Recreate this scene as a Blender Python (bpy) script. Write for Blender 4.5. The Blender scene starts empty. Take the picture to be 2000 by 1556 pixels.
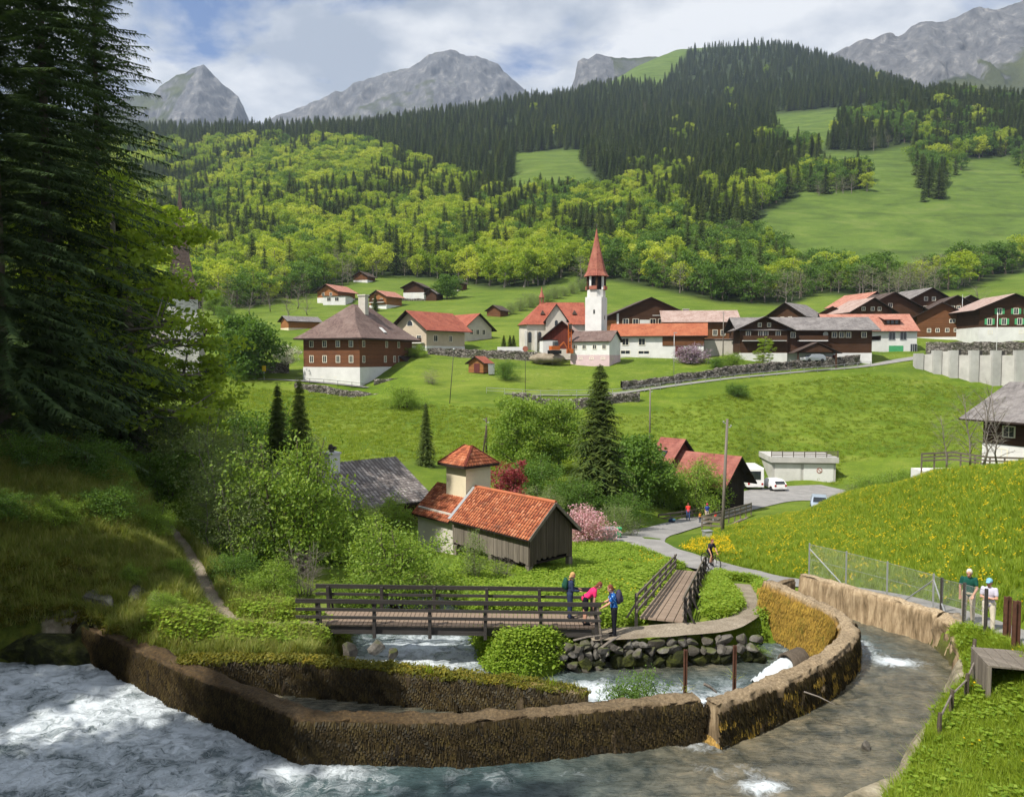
import bpy, bmesh, math, random
import numpy as np
from mathutils import Vector, Matrix, Euler

random.seed(7); RNG = np.random.default_rng(11)
PI = math.pi; R = math.radians
SC = bpy.context.scene
COL = SC.collection

# ------------------------------------------------------------------ camera
FPX, HOR = 1500.0, 700.0                  # focal length in photo pixels, horizon row (photo is 2000 x 1556)
PITCH = math.atan((778.0 - HOR) / FPX)
cam_data = bpy.data.cameras.new('camera')
cam_data.sensor_width = 36.0
cam_data.lens = 36.0 * FPX / 2000.0
cam_data.clip_start = 0.5
cam_data.clip_end = 20000.0
cam = bpy.data.objects.new('camera', cam_data)
cam.location = (0, 0, 0)
cam.rotation_euler = (PI / 2 - PITCH, 0, 0)
COL.objects.link(cam)
SC.camera = cam

# ------------------------------------------------------------------ sky and sun
SUN_AZ, SUN_EL = R(233.0), R(52.0)        # compass: 0 = +Y (view direction), clockwise; 233 = from behind the camera's left shoulder
sun_dir = Vector((math.sin(SUN_AZ) * math.cos(SUN_EL), math.cos(SUN_AZ) * math.cos(SUN_EL), math.sin(SUN_EL)))
world = bpy.data.worlds.new('World'); SC.world = world
world.use_nodes = True
wn, wl = world.node_tree.nodes, world.node_tree.links
wn.clear()
w_out = wn.new('ShaderNodeOutputWorld'); w_bg = wn.new('ShaderNodeBackground')
w_sky = wn.new('ShaderNodeTexSky'); w_sky.sky_type = 'NISHITA'; w_sky.sun_disc = False
w_sky.sun_elevation = SUN_EL; w_sky.sun_rotation = SUN_AZ; w_sky.altitude = 1000; w_sky.air_density = 1.0; w_sky.dust_density = 0.6
w_tc = wn.new('ShaderNodeTexCoord')
w_sep = wn.new('ShaderNodeSeparateXYZ'); wl.new(w_tc.outputs['Generated'], w_sep.inputs[0])
w_zc = wn.new('ShaderNodeMath'); w_zc.operation = 'ADD'; w_zc.inputs[1].default_value = 0.22; wl.new(w_sep.outputs['Z'], w_zc.inputs[0])
w_zm = wn.new('ShaderNodeMath'); w_zm.operation = 'MAXIMUM'; w_zm.inputs[1].default_value = 0.08; wl.new(w_zc.outputs[0], w_zm.inputs[0])
w_dv = wn.new('ShaderNodeVectorMath'); w_dv.operation = 'DIVIDE'; wl.new(w_tc.outputs['Generated'], w_dv.inputs[0])
w_cb = wn.new('ShaderNodeCombineXYZ')
for i in range(3): wl.new(w_zm.outputs[0], w_cb.inputs[i])
wl.new(w_cb.outputs[0], w_dv.inputs[1])
w_n1 = wn.new('ShaderNodeTexNoise'); w_n1.inputs['Scale'].default_value = 2.1; w_n1.inputs['Detail'].default_value = 8; w_n1.inputs['Roughness'].default_value = 0.56; w_n1.inputs['Distortion'].default_value = 0.35
w_map = wn.new('ShaderNodeMapping'); w_map.inputs['Location'].default_value = (3.15, 1.4, 0.2); wl.new(w_dv.outputs[0], w_map.inputs['Vector']); wl.new(w_map.outputs[0], w_n1.inputs['Vector'])
w_r1 = wn.new('ShaderNodeValToRGB'); w_r1.color_ramp.elements[0].position = 0.35; w_r1.color_ramp.elements[1].position = 0.44   # cloud cover
wl.new(w_n1.outputs['Fac'], w_r1.inputs[0])
w_n2 = wn.new('ShaderNodeTexNoise'); w_n2.inputs['Scale'].default_value = 2.6; w_n2.inputs['Detail'].default_value = 7; w_n2.inputs['Roughness'].default_value = 0.55
w_map2 = wn.new('ShaderNodeMapping'); w_map2.inputs['Location'].default_value = (1.3, 7.7, 2.0); wl.new(w_dv.outputs[0], w_map2.inputs['Vector']); wl.new(w_map2.outputs[0], w_n2.inputs['Vector'])
w_r2 = wn.new('ShaderNodeValToRGB'); w_r2.color_ramp.elements[0].position = 0.40; w_r2.color_ramp.elements[1].position = 0.58          # grey undersides to white tops
w_r2.color_ramp.elements[0].color = (4.0, 4.5, 5.3, 1); w_r2.color_ramp.elements[1].color = (8.8, 8.9, 9.0, 1)
wl.new(w_n2.outputs['Fac'], w_r2.inputs[0])
w_mix = wn.new('ShaderNodeMix'); w_mix.data_type = 'RGBA'
w_blue = wn.new('ShaderNodeMix'); w_blue.data_type = 'RGBA'; w_blue.blend_type = 'MULTIPLY'; w_blue.inputs[0].default_value = 1.0; w_blue.inputs[7].default_value = (0.75, 0.95, 1.25, 1)
wl.new(w_sky.outputs[0], w_blue.inputs[6])
wl.new(w_r1.outputs[0], w_mix.inputs[0]); wl.new(w_blue.outputs[2], w_mix.inputs[6]); wl.new(w_r2.outputs[0], w_mix.inputs[7])
wl.new(w_mix.outputs[2], w_bg.inputs['Color']); w_bg.inputs['Strength'].default_value = 0.085
wl.new(w_bg.outputs[0], w_out.inputs[0])
sun_data = bpy.data.lights.new('sun', 'SUN'); sun_data.energy = 5.0; sun_data.angle = R(0.6); sun_data.color = (1.0, 0.94, 0.84)
sun = bpy.data.objects.new('sun', sun_data); COL.objects.link(sun)
sun.rotation_euler = sun_dir.to_track_quat('Z', 'Y').to_euler()
vs = SC.view_settings
vs.view_transform = 'Standard'; vs.look = 'None'; vs.exposure = 0.42; vs.gamma = 1.0
SC.render.engine = 'CYCLES'
SC.cycles.max_bounces = 6; SC.cycles.diffuse_bounces = 2; SC.cycles.glossy_bounces = 2; SC.cycles.transmission_bounces = 3
SC.cycles.transparent_max_bounces = 6; SC.cycles.volume_bounces = 0
SC.cycles.use_denoising = True
SC.cycles.use_adaptive_sampling = True; SC.cycles.adaptive_threshold = 0.02

# ------------------------------------------------------------------ photo pixel + distance -> place
_up = np.array((0, math.sin(PITCH), math.cos(PITCH))); _fw = np.array((0, math.cos(PITCH), -math.sin(PITCH)))
def ray(px, py):
    return np.array((1.0, 0, 0)) * ((px - 1000.0) / FPX) + _up * ((778.0 - py) / FPX) + _fw
def at(px, py, Y):
    d = ray(px, py); return Vector(d * (Y / d[1]))
def atz(px, py, z):
    d = ray(px, py); return Vector(d * (z / d[2]))
def proj(p):
    p = np.asarray(p, float); f = p @ _fw
    return 1000.0 + FPX * p[..., 0] / f, 778.0 - FPX * (p @ _up) / f

# ------------------------------------------------------------------ numpy noise
_PERM = np.random.default_rng(3).integers(0, 2 ** 31, 65536)
def _h(ix, iy, s): return (_PERM[(ix * 7919 + iy * 104729 + s * 1299709) & 65535] & 65535) / 65535.0
def vnoise(x, y, s=0):
    x = np.asarray(x, float); y = np.asarray(y, float)
    ix = np.floor(x).astype(np.int64); iy = np.floor(y).astype(np.int64); fx = x - ix; fy = y - iy
    fx = fx * fx * (3 - 2 * fx); fy = fy * fy * (3 - 2 * fy)
    return (_h(ix, iy, s) * (1 - fx) + _h(ix + 1, iy, s) * fx) * (1 - fy) + (_h(ix, iy + 1, s) * (1 - fx) + _h(ix + 1, iy + 1, s) * fx) * fy
def fbm(x, y, o=4, s=0, g=0.5):
    t = 0; a = 1; n = 0
    for i in range(o):
        t = t + a * (vnoise(x * 2 ** i + 17.3 * i, y * 2 ** i - 9.1 * i, s + i) - 0.5); n += a; a *= g
    return t / n * 2          # about -1..1
def sstep(a, b, x):
    t = np.clip((x - a) / (b - a), 0, 1); return t * t * (3 - 2 * t)

# ------------------------------------------------------------------ materials
MATS = {}
def lin(c):
    return tuple(((v / 12.92) if v <= 0.04045 else ((v + 0.055) / 1.055) ** 2.4) for v in c) + (1,)
class NT:
    def __init__(s, name):
        m = bpy.data.materials.new(name); m.use_nodes = True; s.m = m; s.n = m.node_tree.nodes; s.l = m.node_tree.links
        s.n.clear(); s.out = s.n.new('ShaderNodeOutputMaterial'); MATS[name] = m
    def new(s, t, **kw):
        n = s.n.new(t)
        for k, v in kw.items():
            if k.startswith('i_'):
                key = k[2:]; n.inputs[int(key) if key.isdigit() else key.replace('_', ' ')].default_value = v
            else: setattr(n, k, v)
        return n
    def link(s, a, b): s.l.new(a, b)
    def pos(s, kind='pos'):
        if kind == 'pos': return s.new('ShaderNodeNewGeometry').outputs['Position']
        return s.new('ShaderNodeTexCoord').outputs['Object']
    def noise(s, vec, scale, detail=4, rough=0.55, dist=0.0, stretch=None):
        if stretch:
            mp = s.new('ShaderNodeMapping'); mp.inputs['Scale'].default_value = stretch; s.link(vec, mp.inputs['Vector']); vec = mp.outputs[0]
        n = s.new('ShaderNodeTexNoise'); n.inputs['Scale'].default_value = scale; n.inputs['Detail'].default_value = detail
        n.inputs['Roughness'].default_value = rough; n.inputs['Distortion'].default_value = dist
        s.link(vec, n.inputs['Vector']); return n.outputs['Fac']
    def ramp(s, fac, stops):
        r = s.new('ShaderNodeValToRGB'); e = r.color_ramp.elements
        while len(e) < len(stops): e.new(0.5)
        for k, (p, c) in enumerate(stops):
            e[k].position = p; e[k].color = c if len(c) == 4 else tuple(c) + (1,)
        s.link(fac, r.inputs[0]); return r.outputs[0]
    def mix(s, fac, a, b, mode='MIX'):
        m = s.new('ShaderNodeMix', data_type='RGBA', blend_type=mode)
        for v, i in ((fac, 0), (a, 6), (b, 7)):
            if hasattr(v, 'links'): s.link(v, m.inputs[i])
            else: m.inputs[i].default_value = v if i == 0 else (v if len(v) == 4 else tuple(v) + (1,))
        return m.outputs[2]
    def math(s, op, a, b=0.0, c=None):
        m = s.new('ShaderNodeMath', operation=op)
        for i, v in enumerate((a, b) + ((c,) if c is not None else ())):
            if hasattr(v, 'links'): s.link(v, m.inputs[i])
            else: m.inputs[i].default_value = v
        return m.outputs[0]
    def attr(s, name): return s.new('ShaderNodeAttribute', attribute_name=name).outputs['Fac']
    def bsdf(s, col, rough=0.8, spec=0.25, bump=None, bstr=0.4, bdist=0.02, metal=0.0, trans=0.0):
        b = s.new('ShaderNodeBsdfPrincipled')
        for v, k in ((col, 'Base Color'), (rough, 'Roughness'), (spec, 'Specular IOR Level'), (metal, 'Metallic'), (trans, 'Transmission Weight')):
            if hasattr(v, 'links'): s.link(v, b.inputs[k])
            else: b.inputs[k].default_value = (v if len(v) == 4 else tuple(v) + (1,)) if k == 'Base Color' else v
        if bump is not None:
            bn = s.new('ShaderNodeBump'); bn.inputs['Strength'].default_value = bstr; bn.inputs['Distance'].default_value = bdist
            s.link(bump, bn.inputs['Height']); s.link(bn.outputs[0], b.inputs['Normal'])
        s.link(b.outputs[0], s.out.inputs['Surface']); return b

def simple(name, col, rough=0.75, var=0.18, scale=3.0, spec=0.25, bstr=0.25, bdist=0.01, metal=0.0, stretch=None, obj=True):
    """a painted / plastered / metal surface with uneven tone and fine relief"""
    t = NT(name); p = t.pos('obj' if obj else 'pos')
    n = t.noise(p, scale, 5, 0.6, stretch=stretch); n2 = t.noise(p, scale * 7, 3, stretch=stretch)
    c = tuple(col[:3])
    lo = tuple(v * (1 - var) for v in c); hi = tuple(min(1, v * (1 + var)) for v in c)
    cc = t.ramp(n, [(0.3, lo), (0.7, hi)])
    rnd = t.new('ShaderNodeObjectInfo').outputs['Random']
    cc = t.mix(t.math('MULTIPLY', rnd, var * 0.8), cc, tuple(v * 0.55 for v in c))
    t.bsdf(cc, rough, spec, n2, bstr, bdist, metal); return t.m
def wood(name, col, dark, board=0.14, axis='z', rough=0.85, var=1.0):
    """weathered boards: grain streaks and tone per board, grooves between boards (far walls)"""
    t = NT(name); p = t.pos('obj')
    sep = t.new('ShaderNodeSeparateXYZ'); t.link(p, sep.inputs[0])
    st = (14, 14, 0.7) if axis == 'z' else (0.7, 0.7, 14)
    g = t.noise(p, 1.6, 6, 0.65, 0.2, stretch=st); big = t.noise(p, 0.45, 4, 0.6)
    if axis == 'z': u = t.math('ADD', sep.outputs['X'], sep.outputs['Y'])
    else: u = sep.outputs['Z']
    k = t.math('DIVIDE', u, board); fl = t.math('FLOOR', k); fr = t.math('SUBTRACT', k, fl)
    wn_ = t.new('ShaderNodeTexWhiteNoise', noise_dimensions='1D'); t.link(fl, wn_.inputs['W'])
    c = t.ramp(g, [(0.28, dark), (0.72, col)])
    c = t.mix(t.math('MULTIPLY', wn_.outputs['Value'], 0.55 * var), c, tuple(v * 0.5 for v in dark[:3]))
    c = t.mix(t.math('MULTIPLY', big, 0.5), c, tuple(min(1, v * 1.25) for v in col[:3]))
    edge = t.math('LESS_THAN', fr, 0.1)
    h = t.math('SUBTRACT', t.math('MULTIPLY', g, 0.5), edge)
    t.bsdf(c, rough, 0.15, h, 0.6, 0.02); return t.m
def tiles(name, col, dark, light, w=0.28, h=0.33, rough=0.8):
    """clay tile / shingle courses for roofs too far away to tell the tiles apart (uses the roof's own uv in metres)"""
    t = NT(name); uv = t.new('ShaderNodeUVMap').outputs[0]
    sep = t.new('ShaderNodeSeparateXYZ'); t.link(uv, sep.inputs[0])
    row = t.math('DIVIDE', sep.outputs['Y'], h); fr_row = t.math('FLOOR', row); fy = t.math('SUBTRACT', row, fr_row)
    off = t.math('MULTIPLY', t.math('MODULO', fr_row, 2.0), 0.5)
    cx = t.math('ADD', t.math('DIVIDE', sep.outputs['X'], w), off); fcx = t.math('FLOOR', cx); fx = t.math('SUBTRACT', cx, fcx)
    cb = t.new('ShaderNodeCombineXYZ'); t.link(fcx, cb.inputs[0]); t.link(fr_row, cb.inputs[1])
    wh = t.new('ShaderNodeTexWhiteNoise', noise_dimensions='2D'); t.link(cb.outputs[0], wh.inputs['Vector'])
    big = t.noise(uv, 0.35, 5, 0.65); fine = t.noise(uv, 2.2, 4)
    c = t.mix(wh.outputs['Value'], dark, col); c = t.mix(t.ramp(big, [(0.42, (0, 0, 0)), (0.75, (1, 1, 1))]), c, light)
    c = t.mix(t.ramp(fine, [(0.55, (0, 0, 0)), (0.8, (0.7, 0.7, 0.7))]), c, dark)
    arch = t.math('SINE', t.math('MULTIPLY', fx, PI))
    hgt = t.math('ADD', t.math('MULTIPLY', t.math('SUBTRACT', 1.0, fy), 0.8), t.math('MULTIPLY', arch, 0.4))
    t.bsdf(c, rough, 0.2, hgt, 0.9, 0.05); return t.m
def leafmat(name, cols, trans=0.45, rough=0.6, objvar=0.5, twig=None):
    """leaves: tone per leaf and per plant, light shining through"""
    t = NT(name)
    isl = t.new('ShaderNodeNewGeometry').outputs['Random Per Island']
    rnd = t.new('ShaderNodeObjectInfo').outputs['Random']
    k = t.math('ADD', t.math('MULTIPLY', isl, 1 - objvar), t.math('MULTIPLY', rnd, objvar))
    st = [(i / max(1, len(cols) - 1), c) for i, c in enumerate(cols)]
    c = t.ramp(k, st)
    d = t.new('ShaderNodeBsdfDiffuse'); t.link(c, d.inputs['Color'])
    tr = t.new('ShaderNodeBsdfTranslucent'); c2 = t.mix(0.8, c, (1.5, 1.45, 0.7), 'MULTIPLY'); t.link(c2, tr.inputs['Color'])
    g = t.new('ShaderNodeBsdfGlossy'); g.inputs['Roughness'].default_value = rough; g.inputs['Color'].default_value = (0.25, 0.27, 0.25, 1)
    m1 = t.new('ShaderNodeMixShader'); m1.inputs[0].default_value = trans; t.link(d.outputs[0], m1.inputs[1]); t.link(tr.outputs[0], m1.inputs[2])
    m2 = t.new('ShaderNodeMixShader'); m2.inputs[0].default_value = 0.06; t.link(m1.outputs[0], m2.inputs[1]); t.link(g.outputs[0], m2.inputs[2])
    t.link(m2.outputs[0], t.out.inputs['Surface']); return t.m

# ------------------------------------------------------------------ mesh building
class MB:
    def __init__(s): s.v = []; s.f = []; s.mi = []; s.uv = {}
    def add(s, vs, fs, mi=0):
        b = len(s.v); s.v += [tuple(v) for v in vs]
        for f in fs: s.f.append(tuple(b + i for i in f)); s.mi.append(mi)
        return b
    def quad(s, a, b, c, d, mi=0, uv=None):
        s.add((a, b, c, d), ((0, 1, 2, 3),), mi)
        if uv: s.uv[len(s.f) - 1] = uv
    def poly(s, pts, mi=0, uv=None):
        s.add(pts, (tuple(range(len(pts))),), mi)
        if uv: s.uv[len(s.f) - 1] = uv
    def box(s, x0, x1, y0, y1, z0, z1, mi=0):
        v = [(x, y, z) for z in (z0, z1) for y in (y0, y1) for x in (x0, x1)]
        s.add(v, ((0, 2, 3, 1), (4, 5, 7, 6), (0, 1, 5, 4), (2, 6, 7, 3), (0, 4, 6, 2), (1, 3, 7, 5)), mi)
    def cbox(s, c, sz, rz=0.0, mi=0, bev=0.0):
        cs, sn = math.cos(rz), math.sin(rz); hx, hy, hz = sz[0] / 2, sz[1] / 2, sz[2] / 2
        v = []
        for z in (-hz, hz):
            for y in (-hy, hy):
                for x in (-hx, hx): v.append((c[0] + x * cs - y * sn, c[1] + x * sn + y * cs, c[2] + z))
        s.add(v, ((0, 2, 3, 1), (4, 5, 7, 6), (0, 1, 5, 4), (2, 6, 7, 3), (0, 4, 6, 2), (1, 3, 7, 5)), mi)
    def beam(s, p0, p1, w, h, up=(0, 0, 1), mi=0):
        p0 = Vector(p0); p1 = Vector(p1); d = (p1 - p0).normalized(); u = Vector(up)
        if abs(d.dot(u)) > 0.98: u = Vector((1, 0, 0))
        sd = d.cross(u).normalized(); u = sd.cross(d).normalized()
        v = []
        for p in (p0, p1):
            for a, b in ((-1, -1), (1, -1), (1, 1), (-1, 1)): v.append(p + sd * (a * w / 2) + u * (b * h / 2))
        s.add(v, ((0, 1, 2, 3), (7, 6, 5, 4), (0, 4, 5, 1), (1, 5, 6, 2), (2, 6, 7, 3), (3, 7, 4, 0)), mi)
    def tube(s, pts, rad, n=6, mi=0, cap=True):
        pts = [Vector(p) for p in pts]; m = len(pts)
        if not hasattr(rad, '__len__'): rad = [rad] * m
        base = len(s.v); prev = None
        for i, p in enumerate(pts):
            d = (pts[min(i + 1, m - 1)] - pts[max(i - 1, 0)])
            d = d.normalized() if d.length > 1e-9 else Vector((0, 0, 1))
            if prev is None:
                a = d.cross(Vector((0, 0, 1)) if abs(d.z) < 0.9 else Vector((1, 0, 0))).normalized()
            else:
                a = (prev - d * prev.dot(d)).normalized()
            prev = a; b = d.cross(a)
            for k in range(n):
                t = 2 * PI * k / n; s.v.append(tuple(p + (a * math.cos(t) + b * math.sin(t)) * rad[i]))
        for i in range(m - 1):
            for k in range(n):
                k2 = (k + 1) % n
                s.f.append((base + i * n + k, base + i * n + k2, base + (i + 1) * n + k2, base + (i + 1) * n + k)); s.mi.append(mi)
        if cap:
            s.f.append(tuple(base + k for k in reversed(range(n)))); s.mi.append(mi)
            s.f.append(tuple(base + (m - 1) * n + k for k in range(n))); s.mi.append(mi)
    def cyl(s, c, r, h, n=12, r2=None, mi=0):
        s.tube([c, (c[0], c[1], c[2] + h)], [r, r if r2 is None else r2], n, mi)
    def ball(s, c, r, n=8, m=6, sc=(1, 1, 1), mi=0):
        base = len(s.v)
        for j in range(m + 1):
            ph = PI * j / m
            for k in range(n):
                t = 2 * PI * k / n; s.v.append((c[0] + r * sc[0] * math.sin(ph) * math.cos(t), c[1] + r * sc[1] * math.sin(ph) * math.sin(t), c[2] + r * sc[2] * math.cos(ph)))
        for j in range(m):
            for k in range(n):
                k2 = (k + 1) % n; s.f.append((base + j * n + k, base + (j + 1) * n + k, base + (j + 1) * n + k2, base + j * n + k2)); s.mi.append(mi)
    def mesh(s, name, mats, smooth=False):
        me = bpy.data.meshes.new(name); me.from_pydata(s.v, [], s.f)
        if not isinstance(mats, (list, tuple)): mats = [mats]
        for m in mats: me.materials.append(MATS[m] if isinstance(m, str) else m)
        if len(mats) > 1: me.polygons.foreach_set('material_index', s.mi)
        if smooth: me.polygons.foreach_set('use_smooth', [True] * len(me.polygons))
        if s.uv:
            ul = me.uv_layers.new(name='UVMap')
            for fi, uv in s.uv.items():
                for k, li in enumerate(me.polygons[fi].loop_indices): ul.data[li].uv = uv[k]
        me.update(); return me
    def build(s, name, mats, parent=None, loc=None, smooth=False, bevel=0.0):
        return link(name, s.mesh(name, mats, smooth), parent, loc, bevel)
def link(name, me, parent=None, loc=None, bevel=0.0):
    o = bpy.data.objects.new(name, me); COL.objects.link(o)
    if parent is not None: o.parent = parent
    if loc is not None: o.location = loc
    if bevel:
        b = o.modifiers.new('bevel', 'BEVEL'); b.width = bevel; b.segments = 1; b.limit_method = 'ANGLE'
    return o
def npmesh(name, verts, faces, mats, smooth=False, mi=None):
    """verts (n,3) array, faces (m,3|4) array"""
    me = bpy.data.meshes.new(name); verts = np.ascontiguousarray(verts, np.float32); faces = np.ascontiguousarray(faces, np.int32)
    k = faces.shape[1]
    me.vertices.add(len(verts)); me.vertices.foreach_set('co', verts.ravel())
    me.loops.add(faces.size); me.loops.foreach_set('vertex_index', faces.ravel())
    me.polygons.add(len(faces)); me.polygons.foreach_set('loop_start', np.arange(0, faces.size, k, dtype=np.int32))
    if not isinstance(mats, (list, tuple)): mats = [mats]
    for m in mats: me.materials.append(MATS[m])
    if mi is not None: me.polygons.foreach_set('material_index', np.ascontiguousarray(mi, np.int32))
    if smooth: me.polygons.foreach_set('use_smooth', np.ones(len(faces), bool))
    me.update(calc_edges=True); return me
def fattr(me, name, vals):
    a = me.attributes.new(name, 'FLOAT', 'POINT'); a.data.foreach_set('value', np.ascontiguousarray(vals, np.float32))
def thing(name, label, cat, loc=(0, 0, 0), rz=0.0, group=None):
    o = bpy.data.objects.new(name, None); COL.objects.link(o); o.empty_display_size = 0.2
    o.location = loc; o.rotation_euler = (0, 0, rz); tag(o, label, cat, group); return o
def tag(o, label=None, cat=None, group=None, kind=None):
    if label: o['label'] = label
    if cat: o['category'] = cat
    if group: o['group'] = group
    if kind or cat: o['kind'] = kind or 'thing'
    return o
def clone(root, loc=None, rz=None, scale=None, label=None):
    r = root.copy(); COL.objects.link(r)
    if loc is not None: r.location = loc
    if rz is not None: r.rotation_euler = (0, 0, rz)
    if scale is not None: r.scale = scale if hasattr(scale, '__len__') else (scale,) * 3
    if label: r['label'] = label
    for c in root.children:
        d = c.copy(); COL.objects.link(d); d.parent = r
        for g in c.children:
            e = g.copy(); COL.objects.link(e); e.parent = d
    return r
# ------------------------------------------------------------------ terrain heights from surveyed points (photo column, row, distance)
CP = """
-700 900 30|-700 700 100|-700 600 300|-700 450 700|-700 400 1500|-700 450 2700
2700 1250 20|2700 860 45|2700 800 100|2700 640 180|2700 450 500|2700 250 1000|2700 350 2700
0 1230 23.2|0 1160 24.2|0 1040 26.5|0 900 31|0 800 42|0 740 60|0 690 110|0 640 180|0 600 300|0 500 500|0 330 1100|0 300 1500|0 420 2700
150 1205 24|150 1110 26|150 1000 29|150 880 36|150 800 48|150 740 80|150 715 130|-250 1000 24|-250 800 32|-250 700 60
250 1195 24.6|270 1110 27.5|280 1000 33|280 900 41|260 850 60
350 1195 25|380 1130 28.5|350 1060 33|420 1200 26|400 1010 40|420 940 52
500 1222 25.4|560 1215 26|500 1150 30|520 1090 36|520 1000 48|560 920 66|460 830 100|650 1190 28
380 735 138|500 738 140|575 750 138|700 765 136|460 775 120|560 800 112|640 832 104|700 850 96|740 880 84|760 930 70|700 1010 54|680 1090 42
800 1165 31|850 1120 37|900 1090 41|1000 1140 36|1050 1120 39|1150 1140 36|950 1180 30.5|1100 1185 29.5
1180 1239 25.6|1300 1228 26|1400 1222 26.3|1250 1170 32|1270 1120 40|1200 1080 47
1465 1180 29.8|1440 1140 36|1385 1104 45.5|1330 1088 48.5|1235 1055 54.5|1290 1034 63|1340 1022 70|1400 1003 79|1450 985 86|1500 966 95|1580 960 97|1650 955 99
1130 1060 53|1060 1040 56|1000 1010 60|950 970 66|1100 1000 62|1200 1000 68|1250 985 76|1170 940 78|1050 910 85|1000 870 95|900 840 104|850 870 92
1470 945 105|1560 940 105|1620 935 106|1700 940 104|1450 880 110
2000 1255 21.5|1900 1213 24.2|1800 1187 26.8|1700 1162 30|1600 1146 34|1500 1130 38
2000 1180 23.6|1900 1150 27|1800 1120 31|1700 1098 36|1600 1080 42|1500 1075 47|1420 1060 52|1450 1030 62|1560 1015 66|1700 1005 55|1800 1030 42|1900 1020 36|2000 1010 32
2000 915 46|1900 922 50|1800 935 56|1700 958 64|1630 978 72|1580 1003 76|2150 890 40|2150 960 30|2150 1080 25
2000 1300 20|1930 1385 18.8|2000 1420 17.6|2000 1556 15.3|1850 1470 17.4|1780 1540 16.2|2150 1400 16|2150 1556 13|2400 1500 12
1920 925 68|2000 915 72|1820 945 72|1700 985 84|2150 880 70
1300 870 112|1300 810 124|1200 830 118|1100 800 126|1450 850 115|1450 780 130|1600 860 116|1600 790 130|1750 880 112|1750 800 126|1900 880 100|1900 820 118|2000 850 95|2150 800 110
950 765 130|880 745 135|950 790 122|1050 770 130|1200 768 131|1320 752 135|1430 738 139|1560 726 144|1680 716 148|1760 703 152|1850 735 145|1930 752 140|2000 755 138|1830 760 138
840 722 140|935 727 142|1040 712 150|1200 710 152|1350 705 154|1450 698 156|1600 706 154|1720 702 156
900 690 166|1000 690 165|1060 685 172|760 690 160|1200 695 165|1400 690 170|1560 690 170|1800 682 170|1880 665 180|1980 662 172|2150 660 170|1950 640 200|1800 640 200|1640 640 200
600 655 190|480 660 180|400 670 170|300 690 150|500 640 215|600 625 230|750 630 225|860 640 210|950 632 215|1100 640 205|1000 612 240|1280 630 230|1500 628 230|1700 612 240|1900 606 240
650 592 282|750 600 268|700 553 330|810 582 290|890 565 315|970 580 275|1100 570 285|1240 548 315|1350 575 280|1600 590 262|1740 568 300|1900 575 285|2000 522 350|1850 545 330|400 600 270|500 590 285|600 570 315|400 570 330
400 540 380|700 510 410|500 500 440|850 540 360|1000 540 350|1200 500 400|1400 520 380|1560 530 390|1750 510 400|1950 480 420
400 470 520|700 430 560|550 440 540|900 440 540|1050 450 500|1200 420 540|1350 440 480|1480 450 450|1600 450 450|1750 440 460|1900 430 470
400 380 760|600 360 760|800 370 720|950 370 720|1050 330 790|1150 340 760|1300 360 680|1450 360 610|1560 340 620|1700 360 560|1850 360 560|2000 370 550
400 300 1050|600 290 1050|800 280 1050|950 270 1080|1100 270 1060|1250 270 1030|1400 280 900|1520 280 800|1640 290 740|1780 295 700|1900 300 680|2050 290 700
300 262 1300|450 262 1300|600 262 1300|720 255 1330|830 240 1380|950 222 1430|1050 205 1480|1130 195 1600|1220 170 1600|1350 190 1500|1480 230 1080|1560 225 1050|1640 213 1060|1700 230 900|1800 205 900|1880 200 900|2000 215 900|2150 210 900
1180 168 1950|1240 136 2050|1320 98 2120|1400 92 2120|1500 92 2050|1600 118 1850|1700 155 1600|1790 192 1350|1350 130 1850|1500 150 1600|1640 175 1350
400 330 1650|700 320 1700|1000 290 1850|1150 240 2250|1320 190 2600|1500 180 2550|1650 220 2250|1800 260 1800|1900 290 1300|2100 310 1300
400 420 2700|700 420 2700|1000 400 2700|1200 340 2900|1900 400 2700|1600 330 2900
"""
_P = []
for tok in CP.replace('\n', '|').split('|'):
    if tok.strip():
        a, b, c = map(float, tok.split()); p = at(a, b, c); _P.append((p.x / p.y, math.log(p.y), p.z / p.y))
_P = np.array(_P)
KU, KV = 1.6, 0.62                        # scale of the two axes of the interpolation
def _tps(r2): return 0.5 * r2 * np.log(np.maximum(r2, 1e-12))
_A = np.stack([_P[:, 0] * KU, _P[:, 1] * KV], 1)
_n = len(_A); _K = _tps(((_A[:, None] - _A[None]) ** 2).sum(2)) + np.eye(_n) * 2e-4
_Q = np.concatenate([np.ones((_n, 1)), _A], 1)
_M = np.block([[_K, _Q], [_Q.T, np.zeros((3, 3))]])
_W = np.linalg.solve(_M, np.concatenate([_P[:, 2], np.zeros(3)]))
def base_ground(x, y):
    x = np.asarray(x, float); y = np.asarray(y, float); sh = x.shape; x = x.ravel(); y = y.ravel()
    U = np.stack([x / y * KU, np.log(y) * KV], 1); out = np.empty(len(x))
    for i in range(0, len(x), 40000):
        B = U[i:i + 40000]; d = ((B[:, None, :] - _A[None]) ** 2).sum(2)
        out[i:i + 40000] = _tps(d) @ _W[:_n] + _W[_n] + B @ _W[_n + 1:]
    return (out * y).reshape(sh)

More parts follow.
